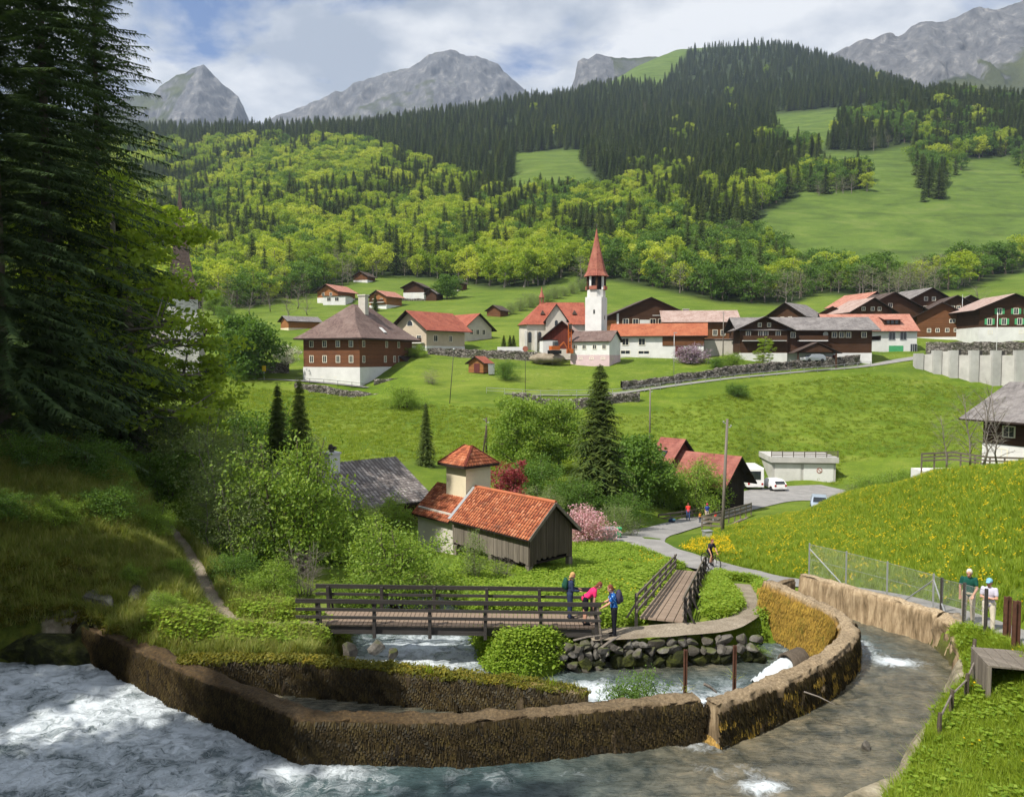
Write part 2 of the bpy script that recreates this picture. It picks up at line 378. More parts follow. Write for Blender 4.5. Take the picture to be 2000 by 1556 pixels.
# ------------------------------------------------------------------ polygons and polylines on the ground
def poly_sd(x, y, poly):
    """signed distance to a polygon, negative inside"""
    x = np.asarray(x, float); y = np.asarray(y, float); d = np.full(x.shape, 1e9); ins = np.zeros(x.shape, bool)
    P = [(float(p[0]), float(p[1])) for p in poly]
    for (x0, y0), (x1, y1) in zip(P, P[1:] + P[:1]):
        ex, ey = x1 - x0, y1 - y0; t = np.clip(((x - x0) * ex + (y - y0) * ey) / (ex * ex + ey * ey + 1e-12), 0, 1)
        d = np.minimum(d, np.hypot(x - x0 - t * ex, y - y0 - t * ey))
        c = ((y0 > y) != (y1 > y)) & (x < (x1 - x0) * (y - y0) / (y1 - y0 + 1e-12) + x0); ins ^= c
    return np.where(ins, -d, d)
def line_d(x, y, pts):
    """distance to a polyline with the height and half width interpolated along it; pts = (x,y,z,w)"""
    x = np.asarray(x, float); y = np.asarray(y, float); d = np.full(x.shape, 1e9); z = np.zeros(x.shape); w = np.ones(x.shape)
    for a, b in zip(pts[:-1], pts[1:]):
        ex, ey = b[0] - a[0], b[1] - a[1]; t = np.clip(((x - a[0]) * ex + (y - a[1]) * ey) / (ex * ex + ey * ey + 1e-12), 0, 1)
        dd = np.hypot(x - a[0] - t * ex, y - a[1] - t * ey); m = dd < d
        d = np.where(m, dd, d); z = np.where(m, a[2] + (b[2] - a[2]) * t, z); w = np.where(m, a[3] + (b[3] - a[3]) * t, w)
    return d, z, w
def smooth_line(pts, n=6):
    P = np.array(pts, float); P = np.vstack([2 * P[0] - P[1], P, 2 * P[-1] - P[-2]]); out = []
    for i in range(1, len(P) - 2):
        for k in range(n):
            t = k / n; a, b, c, d = P[i - 1], P[i], P[i + 1], P[i + 2]
            out.append(0.5 * ((2 * b) + (-a + c) * t + (2 * a - 5 * b + 4 * c - d) * t * t + (-a + 3 * b - 3 * c + d) * t ** 3))
    out.append(P[-2]); return [tuple(o) for o in out]
def rl(spec):
    return smooth_line([tuple(at(a, b, c)) + (w,) for a, b, c, w in spec])
ROAD = rl([(2260, 1345, 17.5, 1.0), (2100, 1290, 19.6, 1.0), (2000, 1250, 21.9, 0.9), (1900, 1210, 24.6, 0.75), (1800, 1178, 27.4, 0.65), (1700, 1156, 30.6, 0.7), (1600, 1143, 34.3, 0.9), (1500, 1130, 38, 1.2), (1440, 1116, 41.5, 1.3),
           (1385, 1104, 45.5, 1.4), (1330, 1089, 48.5, 1.5), (1280, 1073, 51.5, 1.6), (1252, 1056, 54.5, 1.7), (1262, 1043, 58.5, 1.7), (1300, 1033, 63, 1.6), (1340, 1022, 70, 1.6), (1395, 1004, 79, 1.7),
           (1445, 986, 86, 2.4), (1500, 969, 94, 4.0), (1570, 962, 97, 5.0), (1650, 957, 99, 4.5)])
SIDE = rl([(1262, 1054, 55, 1.0), (1200, 1052, 54.5, 1.0), (1130, 1060, 53, 1.0), (1070, 1062, 53, 0.9)])
FOOT = rl([(1150, 1240, 25.6, 0.5), (1230, 1235, 25.8, 0.55), (1310, 1229, 26.0, 0.6), (1390, 1223, 26.3, 0.55), (1440, 1210, 27.2, 0.45), (1468, 1188, 29.2, 0.4), (1462, 1165, 31.8, 0.45), (1445, 1140, 36, 0.7)])
TRAIL = rl([(640, 1224, 25.3, 0.45), (590, 1222, 25.4, 0.5), (500, 1222, 25.4, 0.5), (445, 1208, 26, 0.35), (410, 1160, 28, 0.3), (372, 1085, 31.5, 0.26), (335, 1035, 36, 0.25), (300, 1000, 40, 0.25)])
LANE = rl([(985, 768, 130, 1.1), (1050, 771, 130, 1.1), (1130, 771, 130.5, 1.1), (1200, 768, 131, 1.2), (1320, 752, 135, 1.2), (1430, 738, 139, 1.3), (1560, 726, 144, 1.3), (1680, 716, 148, 1.6), (1760, 703, 152, 2.2), (1840, 690, 160, 2.0)])
YARD = rl([(490, 740, 141, 1.6), (540, 741, 140, 1.8), (600, 744, 137, 1.5), (720, 756, 134.5, 0.8)])
RAMP = rl([(1290, 1213, 26.9, 0.75), (1320, 1160, 33.5, 0.75), (1348, 1117, 43.5, 0.75)])
WATER_Z, POOL_Z, STREAM_Z = -9.55, -9.35, -10.35
def wz(px, py, z): p = atz(px, py, z); return (p.x, p.y)
# walls of the old weir: outline of the wall crest (front edge), z of the crest
WT = -8.5
WALL_A = [wz(150, 1216, WT), wz(345, 1308, WT), wz(590, 1408, WT), wz(900, 1411, WT), wz(1200, 1386, WT), wz(1372, 1369, WT)]
WALL_B = [wz(352, 1294, WT), wz(560, 1291, WT), wz(800, 1314, WT), wz(1000, 1337, WT), wz(1140, 1356, WT)]
WALL_C = smooth_line([wz(1407, 1380, WT) + (0, 0), wz(1500, 1345, WT) + (0, 0), wz(1600, 1303, WT) + (0, 0), wz(1652, 1268, WT) + (0, 0), wz(1676, 1232, WT) + (0, 0), wz(1650, 1196, WT) + (0, 0), wz(1580, 1166, WT) + (0, 0), wz(1512, 1138, WT) + (0, 0)], 4)
WALL_C = [(p[0], p[1]) for p in WALL_C]
WALL_D = [wz(1560, 1121, -8.4), wz(1650, 1146, -8.4), wz(1740, 1170, -8.4), wz(1832, 1197, -8.4)]
SHORE = [(12.6, 21.9), (11.6, 20.2), (10.2, 19.0), (8.7, 17.2), (7.3, 16.3), (6.0, 15.2), (5.0, 13.2), (4.0, 9.0)]
RIVER = [WALL_A[0], WALL_A[1], WALL_A[2], WALL_A[3], WALL_A[4], WALL_A[5]] + WALL_C[:16] + [WALL_C[20], WALL_C[-1], (10.4, 29.6), (11.0, 29.5)] + [(11.3, 29.9), (12.3, 28.2), (13.2, 26.8), (13.95, 25.4), (13.9, 24.0), (13.4, 22.7)] + SHORE + [(-26, 9), (-26, 21.5), (-17.5, 22.8)]
POOL = [(-7.9, 20.4), (-6.2, 20.8), (-2.6, 20.1), (0.6, 19.2), (-1.2, 18.5), (-4.4, 18.5)]
_bk = 0.3
STREAM = [(-5.2, 21.2), (-2.6, 20.6), (0.9, 19.6), (2.6, 18.8), (4.8, 19.2), (6.3, 20.0), (7.9, 21.3), (9.2, 22.6), (10.2, 24.2), (10.2, 26.2), (9.6, 27.4), (8.4, 27.2), (7.4, 26.6), (6.4, 26.3), (4.4, 26.2), (2.6, 25.8), (1.8, 24.6), (0.6, 23.7), (-0.8, 24.2), (-1.4, 26.5), (-1.9, 29.5), (-2.6, 33), (-4.4, 38), (-8.0, 38.5), (-7.2, 33), (-6.0, 29), (-5.5, 25.5), (-5.4, 23)]
def ground(x, y):
    x = np.asarray(x, float); y = np.asarray(y, float); z = base_ground(x, y)
    far = y > 60
    near = (y < 60) & (np.abs(x) < 60)
    if near.any():
        xn, yn, zn = x[near], y[near], z[near]
        zn = zn + fbm(xn * 0.5, yn * 0.5, 4, 5) * 0.14 + fbm(xn * 2.2, yn * 2.2, 3, 9) * 0.045
        lb = sstep(-4.2, -6.5, xn) * sstep(36, 25, yn)          # rough rocky left bank
        zn = zn + lb * (fbm(xn * 0.55, yn * 0.55, 5, 31) * 0.6 + np.abs(fbm(xn * 1.6, yn * 1.6, 4, 37)) * 0.4)
        for ln, dp in ((ROAD, 0.05), (SIDE, 0.05), (RAMP, 0.4), (FOOT, 0.05), (TRAIL, 0.05)):
            d, zl, w = line_d(xn, yn, ln); k = sstep(0, 1, np.clip((w + 0.9 - d) / 0.9, 0, 1)); zn = zn * (1 - k) + (zl - dp) * k
        sd = poly_sd(xn, yn, STREAM); k = sstep(0.75, 0.1, sd); zn = zn * (1 - k) + np.minimum(zn, STREAM_Z - 0.35 + fbm(xn, yn, 3, 4) * 0.2) * k
        k = sstep(1.0, 0.1, np.abs(sd)) * (1 - k) * sstep(26.6, 25, yn) * sstep(-2, -1, xn) * 0
        sd = poly_sd(xn, yn, POOL); k = sstep(0.9, 0.3, sd); zn = zn * (1 - k) + (POOL_Z - 0.12) * k
        sd = poly_sd(xn, yn, RIVER); k = sstep(0.3, -0.08, sd); zn = zn * (1 - k) + np.minimum(zn, WATER_Z - 0.45 + sstep(-2.5, 0, sd) * 0.4 * (xn > 4)) * k
        z = z.copy(); z[near] = zn
    mid = (y >= 60) & (y < 175)
    if mid.any():
        xm, ym, zm = x[mid], y[mid], z[mid]
        zm = zm + fbm(xm * 0.11, ym * 0.11, 4, 15) * 0.5
        for ln in (ROAD, LANE, YARD):
            d, zl, w = line_d(xm, ym, ln); k = sstep(0, 1, np.clip((w + 2.0 - d) / 2.0, 0, 1)); zm = zm * (1 - k) + (zl - 0.08) * k
        z = z.copy(); z[mid] = zm
    fr = y >= 230
    if fr.any():
        z = z.copy(); z[fr] = z[fr] + fbm(x[fr] * 0.012, y[fr] * 0.012, 5, 22) * np.clip(y[fr] - 230, 0, 400) * 0.012
    return z
def gz(x, y): return float(ground(np.array([float(x)]), np.array([float(y)]))[0])
def ong(px, Y, dz=0.0):
    """the place on the ground at distance Y seen in photo column px"""
    x = (px - 1000.0) / FPX * Y
    for _ in range(3):
        z = gz(x, Y); f = Y * _fw[1] + z * _fw[2]; x = (px - 1000.0) / FPX * f
    return Vector((x, Y, z + dz))

# ------------------------------------------------------------------ ground materials
def grass_material():
    t = NT('meadow'); p = t.pos()
    a = t.noise(p, 0.05, 5, 0.6); b = t.noise(p, 0.9, 5, 0.65); c = t.noise(p, 9.0, 4, 0.7); d = t.noise(p, 0.012, 3)
    g = t.ramp(b, [(0.3, (0.065, 0.115, 0.009)), (0.55, (0.115, 0.175, 0.013)), (0.8, (0.19, 0.235, 0.026))])
    g = t.mix(t.ramp(a, [(0.42, (0, 0, 0)), (0.62, (0.7, 0.7, 0.7))]), g, (0.165, 0.215, 0.028))
    g = t.mix(t.ramp(d, [(0.4, (0, 0, 0)), (0.6, (0.45, 0.45, 0.45))]), g, (0.19, 0.24, 0.035))
    g = t.mix(t.ramp(c, [(0.35, (0.55, 0.55, 0.55)), (0.62, (0, 0, 0))]), g, (0.035, 0.075, 0.008))
    cl = t.noise(p, 0.22, 5, 0.7, 0.3, stretch=(0.35, 0.35, 3.2)); g = t.mix(t.ramp(cl, [(0.38, (0.6, 0.6, 0.6)), (0.52, (0, 0, 0))]), g, (0.05, 0.095, 0.009)); g = t.mix(t.ramp(cl, [(0.55, (0, 0, 0)), (0.7, (0.55, 0.55, 0.55))]), g, (0.21, 0.235, 0.045))
    fl = t.math('MULTIPLY', t.ramp(t.noise(p, 4.5, 3, 0.7), [(0.62, (0, 0, 0)), (0.68, (1, 1, 1))]), t.attr('flower'))
    g = t.mix(fl, g, (0.55, 0.42, 0.02))
    wf = t.math('MULTIPLY', t.ramp(t.noise(p, 1.6, 4, 0.75), [(0.60, (0, 0, 0)), (0.70, (0.6, 0.6, 0.6))]), t.attr('seed'))
    g = t.mix(wf, g, (0.38, 0.38, 0.2))
    soil = t.ramp(t.noise(p, 2.2, 5, 0.7), [(0.35, (0.028, 0.024, 0.012)), (0.65, (0.095, 0.075, 0.04))])
    g = t.mix(t.attr('soil'), g, soil)
    moss = t.ramp(t.noise(p, 3.0, 5, 0.7), [(0.3, (0.022, 0.030, 0.006)), (0.55, (0.065, 0.085, 0.012)), (0.8, (0.15, 0.14, 0.02))])
    g = t.mix(t.attr('moss'), g, moss)
    rk = t.ramp(t.noise(p, 2.5, 6, 0.7), [(0.3, (0.10, 0.085, 0.065)), (0.5, (0.26, 0.22, 0.165)), (0.7, (0.42, 0.37, 0.29))])
    g = t.mix(t.attr('rock'), g, rk)
    alp_cloud_shade = t.ramp(t.noise(p, 0.06, 5, 0.7), [(0.3, (0.065, 0.11, 0.02)), (0.6, (0.10, 0.155, 0.027)), (0.8, (0.145, 0.185, 0.045))])  # short alpine pasture; its duller green also stands in for cloud shade
    c2 = t.noise(p, 0.05, 6, 0.75, 0.4, stretch=(0.5, 0.5, 2.6)); alp_cloud_shade = t.mix(t.ramp(c2, [(0.36, (0.75, 0.75, 0.75)), (0.52, (0, 0, 0))]), alp_cloud_shade, (0.045, 0.07, 0.018)); alp_cloud_shade = t.mix(t.ramp(c2, [(0.54, (0, 0, 0)), (0.7, (0.6, 0.6, 0.6))]), alp_cloud_shade, (0.17, 0.195, 0.06))
    g = t.mix(t.attr('alp_cloud_shade'), g, alp_cloud_shade)
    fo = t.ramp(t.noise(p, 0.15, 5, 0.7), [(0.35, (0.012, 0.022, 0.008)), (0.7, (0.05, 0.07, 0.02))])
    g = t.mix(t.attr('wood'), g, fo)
    h = t.math('ADD', c, t.math('MULTIPLY', b, 2.0))
    t.bsdf(g, 0.9, 0.1, h, 0.7, 0.06)
grass_material()
t = NT('asphalt'); p = t.pos(); a = t.noise(p, 0.7, 5, 0.65); b = t.noise(p, 40, 3, 0.7)
c = t.ramp(a, [(0.3, (0.20, 0.195, 0.19)), (0.7, (0.31, 0.30, 0.29))]); t.bsdf(t.mix(t.math('MULTIPLY', b, 0.3), c, (0.12, 0.12, 0.12)), 0.9, 0.2, b, 0.4, 0.01)
t = NT('gravel'); p = t.pos(); a = t.noise(p, 0.9, 5, 0.65); b = t.noise(p, 16, 4, 0.8)
c = t.ramp(a, [(0.3, (0.20, 0.165, 0.12)), (0.7, (0.40, 0.35, 0.275))]); t.bsdf(t.mix(t.ramp(b, [(0.4, (0.6, 0.6, 0.6)), (0.6, (0, 0, 0))]), c, (0.10, 0.08, 0.06)), 0.95, 0.1, b, 0.8, 0.03)

# ------------------------------------------------------------------ the ground sheet (finer near, coarser far)
cols = np.concatenate([np.linspace(-3200, -150, 40)[:-1], np.linspace(-150, 2150, 400), np.linspace(2150, 5200, 40)[1:]])
rows = [7.0]
while rows[-1] < 2900:
    y_ = rows[-1]; rows.append(y_ * (1.0075 if y_ < 70 else 1.010 if y_ < 350 else 1.016))
rows = np.array(rows)
GX = (cols[None, :] - 1000.0) / FPX * rows[:, None]; GY = np.repeat(rows[:, None], len(cols), 1)
GZ = ground(GX, GY)
nr, nc = GX.shape
idx = np.arange(nr * nc).reshape(nr, nc)
faces = np.stack([idx[:-1, :-1], idx[:-1, 1:], idx[1:, 1:], idx[1:, :-1]], -1).reshape(-1, 4)
GV = np.stack([GX, GY, GZ], -1).reshape(-1, 3)
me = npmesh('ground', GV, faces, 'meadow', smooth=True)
gx, gy = GV[:, 0], GV[:, 1]
gpx, gpy = proj(GV)
MEADOW_PX = [(1330, 1068), (1420, 1030), (1560, 1000), (1640, 965), (1800, 925), (2010, 905), (2300, 900), (2300, 1230), (2010, 1215), (1700, 1150), (1500, 1128), (1400, 1098)]
k = sstep(0, 25, -poly_sd(gpx, gpy, MEADOW_PX)) * (gy < 90)
k = np.maximum(k, 0.25 * (gy > 100) * (gy < 160) * (gpx > 1250))
fattr(me, 'flower', k * (0.35 + 0.65 * sstep(-0.2, 0.3, fbm(gx * 0.12, gy * 0.12, 3, 77))))
seed = ((gy > 136) & (gy < 190) & (gpx > 780)).astype(float) * 0.9 + ((gy > 230) & (gy < 420)) * 0.4
fattr(me, 'seed', seed)
fattr(me, 'alp_cloud_shade', sstep(250, 420, gy) * (0.45 + 0.5 * sstep(1000, 1350, gpx)) + sstep(170, 260, gy) * 0.25)  # distant pasture, stronger on the right-hand hill to imitate cloud shade
sd_r = poly_sd(gx, gy, RIVER); sd_s = poly_sd(gx, gy, STREAM)
soil = np.maximum(sstep(0.35, -0.1, sd_s), sstep(0.3, -0.1, sd_r)) * (gy < 60)
fattr(me, 'soil', soil)
nearL = sstep(-4.0, -6.0, gx) * sstep(34, 27, gy) * (gy < 60)
moss = np.clip(nearL * (0.35 + sstep(26.5, 24, gy) * 0.6 + fbm(gx * 0.8, gy * 0.8, 4, 51) * 0.5), 0, 1)
fattr(me, 'moss', moss)
slope_r = sstep(0.28, 0.6, np.abs(fbm(gx * 0.9, gy * 0.9, 4, 61)) + nearL * 0.15) * nearL * sstep(29, 25.5, gy)
bank_r = sstep(1.7, 0.7, sd_r + fbm(gx * 1.5, gy * 1.5, 3, 8) * 0.4) * (sd_r > -0.8) * (gx > 5) * (gy < 22)
fattr(me, 'rock', np.clip(slope_r + bank_r * 0.9, 0, 1))
# image-independent description of where the woods stand: outlines in the photo traced onto the slope
ZONES = [  # outline (photo px), share of conifers, share of bare trees, spacing m
    ([(-400, 300), (420, 284), (700, 286), (830, 330), (980, 395), (1100, 385), (1230, 395), (1330, 410), (1330, 470), (1230, 500), (1130, 525), (1060, 560), (960, 562), (880, 548), (740, 535), (600, 570), (480, 598), (370, 600), (200, 610), (-400, 620)], 0.27, 0.07, 8.5),
    ([(-400, 240), (240, 240), (430, 250), (700, 245), (770, 225), (1030, 195), (1130, 182), (1240, 166), (1290, 175), (1345, 105), (1400, 96), (1510, 94), (1640, 120), (1810, 195), (1640, 210), (1500, 222), (1520, 262), (1440, 310), (1300, 345), (1200, 385), (1120, 295), (1010, 320), (980, 390), (860, 335), (700, 285), (420, 290), (-400, 305)], 0.995, 0.004, 10.0),
    ([(1200, 385), (1300, 345), (1440, 310), (1515, 258), (1530, 300), (1545, 330), (1560, 380), (1500, 410), (1440, 470), (1400, 490), (1330, 470), (1330, 410)], 0.88, 0.05, 8.5),
    ([(1130, 525), (1230, 500), (1330, 470), (1440, 470), (1480, 480), (1540, 520), (1580, 560), (1540, 596), (1400, 588), (1300, 566), (1190, 545), (1130, 560)], 0.10, 0.34, 7.5),
    ([(1612, 292), (1650, 232), (1790, 205), (1840, 190), (1900, 200), (2300, 205), (2300, 300), (2010, 300), (1900, 310), (1790, 320), (1780, 280), (1700, 296)], 0.85, 0.05, 8.5),
    ([(1480, 545), (1600, 545), (1750, 555), (1880, 535), (2010, 505), (2010, 525), (1880, 562), (1750, 585), (1600, 570), (1530, 600)], 0.06, 0.55, 8.0),
    ([(370, 545), (560, 520), (720, 505), (760, 540), (620, 575), (480, 602), (370, 606)], 0.04, 0.45, 7.5),
    ([(1590, 385), (1560, 350), (1620, 335), (1700, 345), (1700, 375)], 0.25, 0.4, 8.0),
    ([(1530, 290), (1600, 285), (1605, 320), (1540, 330)], 0.6, 0.1, 11.0),
    ([(1780, 300), (1880, 330), (1840, 400), (1800, 398)], 0.7, 0.0, 14.0),
    ([(2300, 300), (1960, 320), (2010, 350), (2300, 350)], 0.6, 0.1, 14.0),
]
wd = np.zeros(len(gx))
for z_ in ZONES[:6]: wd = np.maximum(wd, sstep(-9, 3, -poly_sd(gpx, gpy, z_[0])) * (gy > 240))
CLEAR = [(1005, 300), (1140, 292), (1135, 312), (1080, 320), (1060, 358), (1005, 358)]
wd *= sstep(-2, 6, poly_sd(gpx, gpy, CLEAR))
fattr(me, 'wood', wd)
g_o = link('ground', me); tag(g_o, 'green alpine valley floor and meadow slopes rising to wooded hills', kind='structure')

def ribbon(name, line, mat, label, lift=0.0, seg=4):
    P = np.array(line); d = np.gradient(P[:, :2], axis=0); d /= np.linalg.norm(d, axis=1)[:, None] + 1e-9; nrm = np.stack([-d[:, 1], d[:, 0]], 1)
    vs_, fs_ = [], []
    for i, q in enumerate(P):
        for k in range(seg + 1):
            s = (k / seg * 2 - 1) * q[3] * (1 + 0.10 * float(fbm(np.array(i * 0.37 + k * 9), np.array(0.3), 2, 41)))
            vs_.append((q[0] + nrm[i, 0] * s, q[1] + nrm[i, 1] * s, q[2] + lift + 0.02 * (1 - abs(k / seg * 2 - 1))))
    for i in range(len(P) - 1):
        for k in range(seg):
            a = i * (seg + 1) + k; fs_.append((a, a + 1, a + seg + 2, a + seg + 1))
    o = link(name, npmesh(name, np.array(vs_), np.array(fs_), mat, smooth=True)); tag(o, label, kind='structure'); return o
ribbon('road', ROAD, 'asphalt', 'pale grey asphalt road winding down to the car park')
ribbon('side_lane', SIDE, 'asphalt', 'narrow asphalt lane branching off toward the mill', 0.012)
ribbon('footpath', FOOT, 'gravel', 'trodden gravel footpath between footbridge and road')
ribbon('hillside_trail', TRAIL, 'gravel', 'narrow dirt trail climbing the grassy bank')
ribbon('village_lane', LANE, 'asphalt', 'grey village lane running along the dry stone wall')
ribbon('house_forecourt', YARD, 'asphalt', 'paved forecourt before the brown hipped-roof house')

# ------------------------------------------------------------------ far mountains
t = NT('mountain_rock'); p = t.pos(); geo = t.new('ShaderNodeNewGeometry'); sepn = t.new('ShaderNodeSeparateXYZ'); t.link(geo.outputs['Normal'], sepn.inputs[0])
n1 = t.noise(p, 0.006, 8, 0.68); n2 = t.noise(p, 0.03, 6, 0.7, stretch=(1, 1, 0.35)); n3 = t.noise(p, 0.0022, 4, 0.6)
rock = t.ramp(n2, [(0.3, (0.06, 0.065, 0.075)), (0.55, (0.135, 0.137, 0.142)), (0.75, (0.30, 0.29, 0.28))])
grs = t.ramp(n1, [(0.35, (0.032, 0.042, 0.018)), (0.65, (0.085, 0.095, 0.036))])
k = t.math('ADD', t.math('MULTIPLY', sepn.outputs['Z'], 1.5), t.math('ADD', t.math('MULTIPLY', n1, 1.0), t.math('MULTIPLY', t.attr('grassy'), 0.9)))
c = t.mix(t.ramp(k, [(0.70, (0, 0, 0)), (0.78, (1, 1, 1))]) if False else t.ramp(t.math('MULTIPLY', k, 0.4), [(0.56, (0, 0, 0)), (0.74, (1, 1, 1))]), rock, grs)
t.bsdf(c, 0.95, 0.05, n2, 0.9, 14.0)
def mountain(label, sky, Y0, front, back, zlow, amp, seed, grassy, nx=260, nt=150, reach=(-0.0, 0.0)):
    sx = np.array([a for a, b in sky], float); sy = np.array([b for a, b in sky], float)
    px = np.linspace(sx[0], sx[-1], nx); py = np.interp(px, sx, sy)
    tt = np.concatenate([np.linspace(0, 1, nt), np.linspace(1, 2, 25)[1:]])
    D = np.array([ray(a, b) for a, b in zip(px, py)]); zr = D[:, 2] / D[:, 1] * Y0; u = D[:, 0] / D[:, 1]
    T = tt[:, None]; Yf = np.where(T <= 1, Y0 * (front + (1 - front) * T), Y0 * (1 + (back - 1) * (T - 1)))
    X = u[None] * (0.35 * Y0 + 0.65 * Yf)
    prof = np.where(T <= 1, 0.72 * T + 0.28 * T ** 3, 1 - (T - 1) * 0.8)
    Z = zlow + (zr[None] - zlow) * prof
    ang = X / Y0 * 9
    rid = 1 - np.abs(fbm(X * 0.0042 + seed, Yf * 0.0012 - T * 0.6, 5, seed))
    edge = np.clip(1 - np.abs(T - 1) * 1.0, 0, 1)
    n = (rid - 0.75) * amp * 2.2 * (0.25 + 0.75 * np.clip((1 - np.abs(T - 1)) * 1.3, 0, 1)) * np.clip(np.abs(1 - T) * 4 + 0.13, 0, 1) + fbm(X * 0.02, Yf * 0.008 + Z * 0.01, 4, seed + 3) * amp * 0.22
    Z = Z + n; Yf = Yf + fbm(X * 0.01 + 5, Z * 0.01, 4, seed + 8) * amp * 0.9
    V = np.stack([X, Yf, Z], -1).reshape(-1, 3); m, nn = X.shape; ix = np.arange(m * nn).reshape(m, nn)
    F = np.stack([ix[:-1, :-1], ix[:-1, 1:], ix[1:, 1:], ix[1:, :-1]], -1).reshape(-1, 4)
    me = npmesh('mountain', V, F, 'mountain_rock', smooth=False)
    gr = grassy(X.ravel() / Y0 * FPX + 1000, (T * np.ones_like(X)).ravel()); fattr(me, 'grassy', gr)
    o = link('mountain', me); tag(o, label, kind='structure'); return o
mountain('pointed grey limestone peak with a sheer shaded cliff', [(60, 300), (140, 235), (200, 210), (245, 192), (310, 172), (350, 141), (372, 129), (398, 126), (420, 150), (440, 172), (462, 185), (475, 210), (488, 238), (497, 270), (520, 330)], 3600, 0.62, 1.2, 250, 55, 3, lambda px, T: np.where(px < 395, 0.35, -0.6))
mountain('long whaleback mountain with a rocky domed summit', [(440, 300), (490, 262), (520, 242), (560, 222), (620, 200), (700, 165), (760, 142), (800, 130), (840, 108), (880, 100), (930, 108), (950, 119), (972, 126), (985, 143), (1005, 160), (1025, 176), (1070, 215), (1120, 260)], 4000, 0.62, 1.2, 250, 55, 13, lambda px, T: np.where(T > 0.9, -0.5, 0.12) + np.where(px > 860, -0.35, 0.0))
mountain('small bare cliff-edged summit behind the wooded hill', [(1080, 250), (1112, 180), (1122, 155), (1128, 120), (1140, 111), (1150, 113), (1165, 106), (1185, 112), (1210, 115), (1260, 112), (1320, 114), (1420, 140), (1500, 190)], 3300, 0.7, 1.2, 450, 30, 23, lambda px, T: np.where(px < 1190, -0.7, 0.3), 140, 70)
mountain('broad bare rocky ridge with grassy lower slopes', [(1480, 230), (1560, 150), (1630, 103), (1652, 94), (1700, 73), (1760, 68), (1790, 50), (1830, 40), (1870, 31), (1900, 22), (1960, 12), (2000, 4), (2120, -40), (2400, -60), (2900, 40)], 2700, 0.5, 1.25, 150, 60, 33, lambda px, T: np.clip((0.84 + 0.08 * fbm(px * .012, T * 6, 3, 5) - (px < 1800) * .08 - T) * 14, -0.55, 1.1), 300, 170)
# ------------------------------------------------------------------ weir walls
t = NT('weir_stone'); p = t.pos()
st = t.noise(p, 3.2, 6, 0.7, 0.3, stretch=(2.2, 2.2, 0.30)); fine = t.noise(p, 14, 4, 0.75, stretch=(1, 1, 0.35)); blot = t.noise(p, 1.1, 4, 0.6)
dark = t.ramp(st, [(0.38, (0.004, 0.003, 0.002)), (0.54, (0.014, 0.010, 0.005)), (0.74, (0.055, 0.037, 0.018))])
tan = t.ramp(st, [(0.30, (0.09, 0.065, 0.035)), (0.48, (0.27, 0.195, 0.115)), (0.70, (0.50, 0.39, 0.25))])
c = t.mix(t.attr('tan'), dark, tan)
gold = t.ramp(t.noise(p, 3.6, 5, 0.7, 0.2, stretch=(2.4, 2.4, 0.22)), [(0.30, (0.035, 0.036, 0.006)), (0.46, (0.16, 0.10, 0.025)), (0.60, (0.36, 0.22, 0.06)), (0.75, (0.50, 0.34, 0.08))])
c = t.mix(t.attr('gold'), c, gold)
topc = t.ramp(fine, [(0.3, (0.14, 0.10, 0.06)), (0.55, (0.40, 0.31, 0.20)), (0.75, (0.56, 0.46, 0.33))])
topm = t.ramp(fine, [(0.3, (0.018, 0.012, 0.006)), (0.6, (0.07, 0.044, 0.018)), (0.8, (0.17, 0.11, 0.035))])
tc = t.mix(t.attr('tan'), topm, topc)
ym = t.ramp(t.noise(p, 5, 4, 0.7), [(0.3, (0.10, 0.085, 0.008)), (0.7, (0.34, 0.25, 0.02))])
tc = t.mix(t.attr('moss'), tc, ym)
c = t.mix(t.attr('top'), c, tc)
wet = t.attr('wet'); c = t.mix(t.math('MULTIPLY', wet, 0.8), c, (0.03, 0.026, 0.012))
t.bsdf(c, 0.85, 0.25, t.math('ADD', st, t.math('MULTIPLY', fine, 0.5)), 0.8, 0.05)
def resample(line, step):
    P = np.array(line, float); L = np.concatenate([[0], np.cumsum(np.hypot(*np.diff(P, axis=0).T))]); n = max(2, int(L[-1] / step))
    s = np.linspace(0, L[-1], n); return np.stack([np.interp(s, L, P[:, 0]), np.interp(s, L, P[:, 1])], 1), s
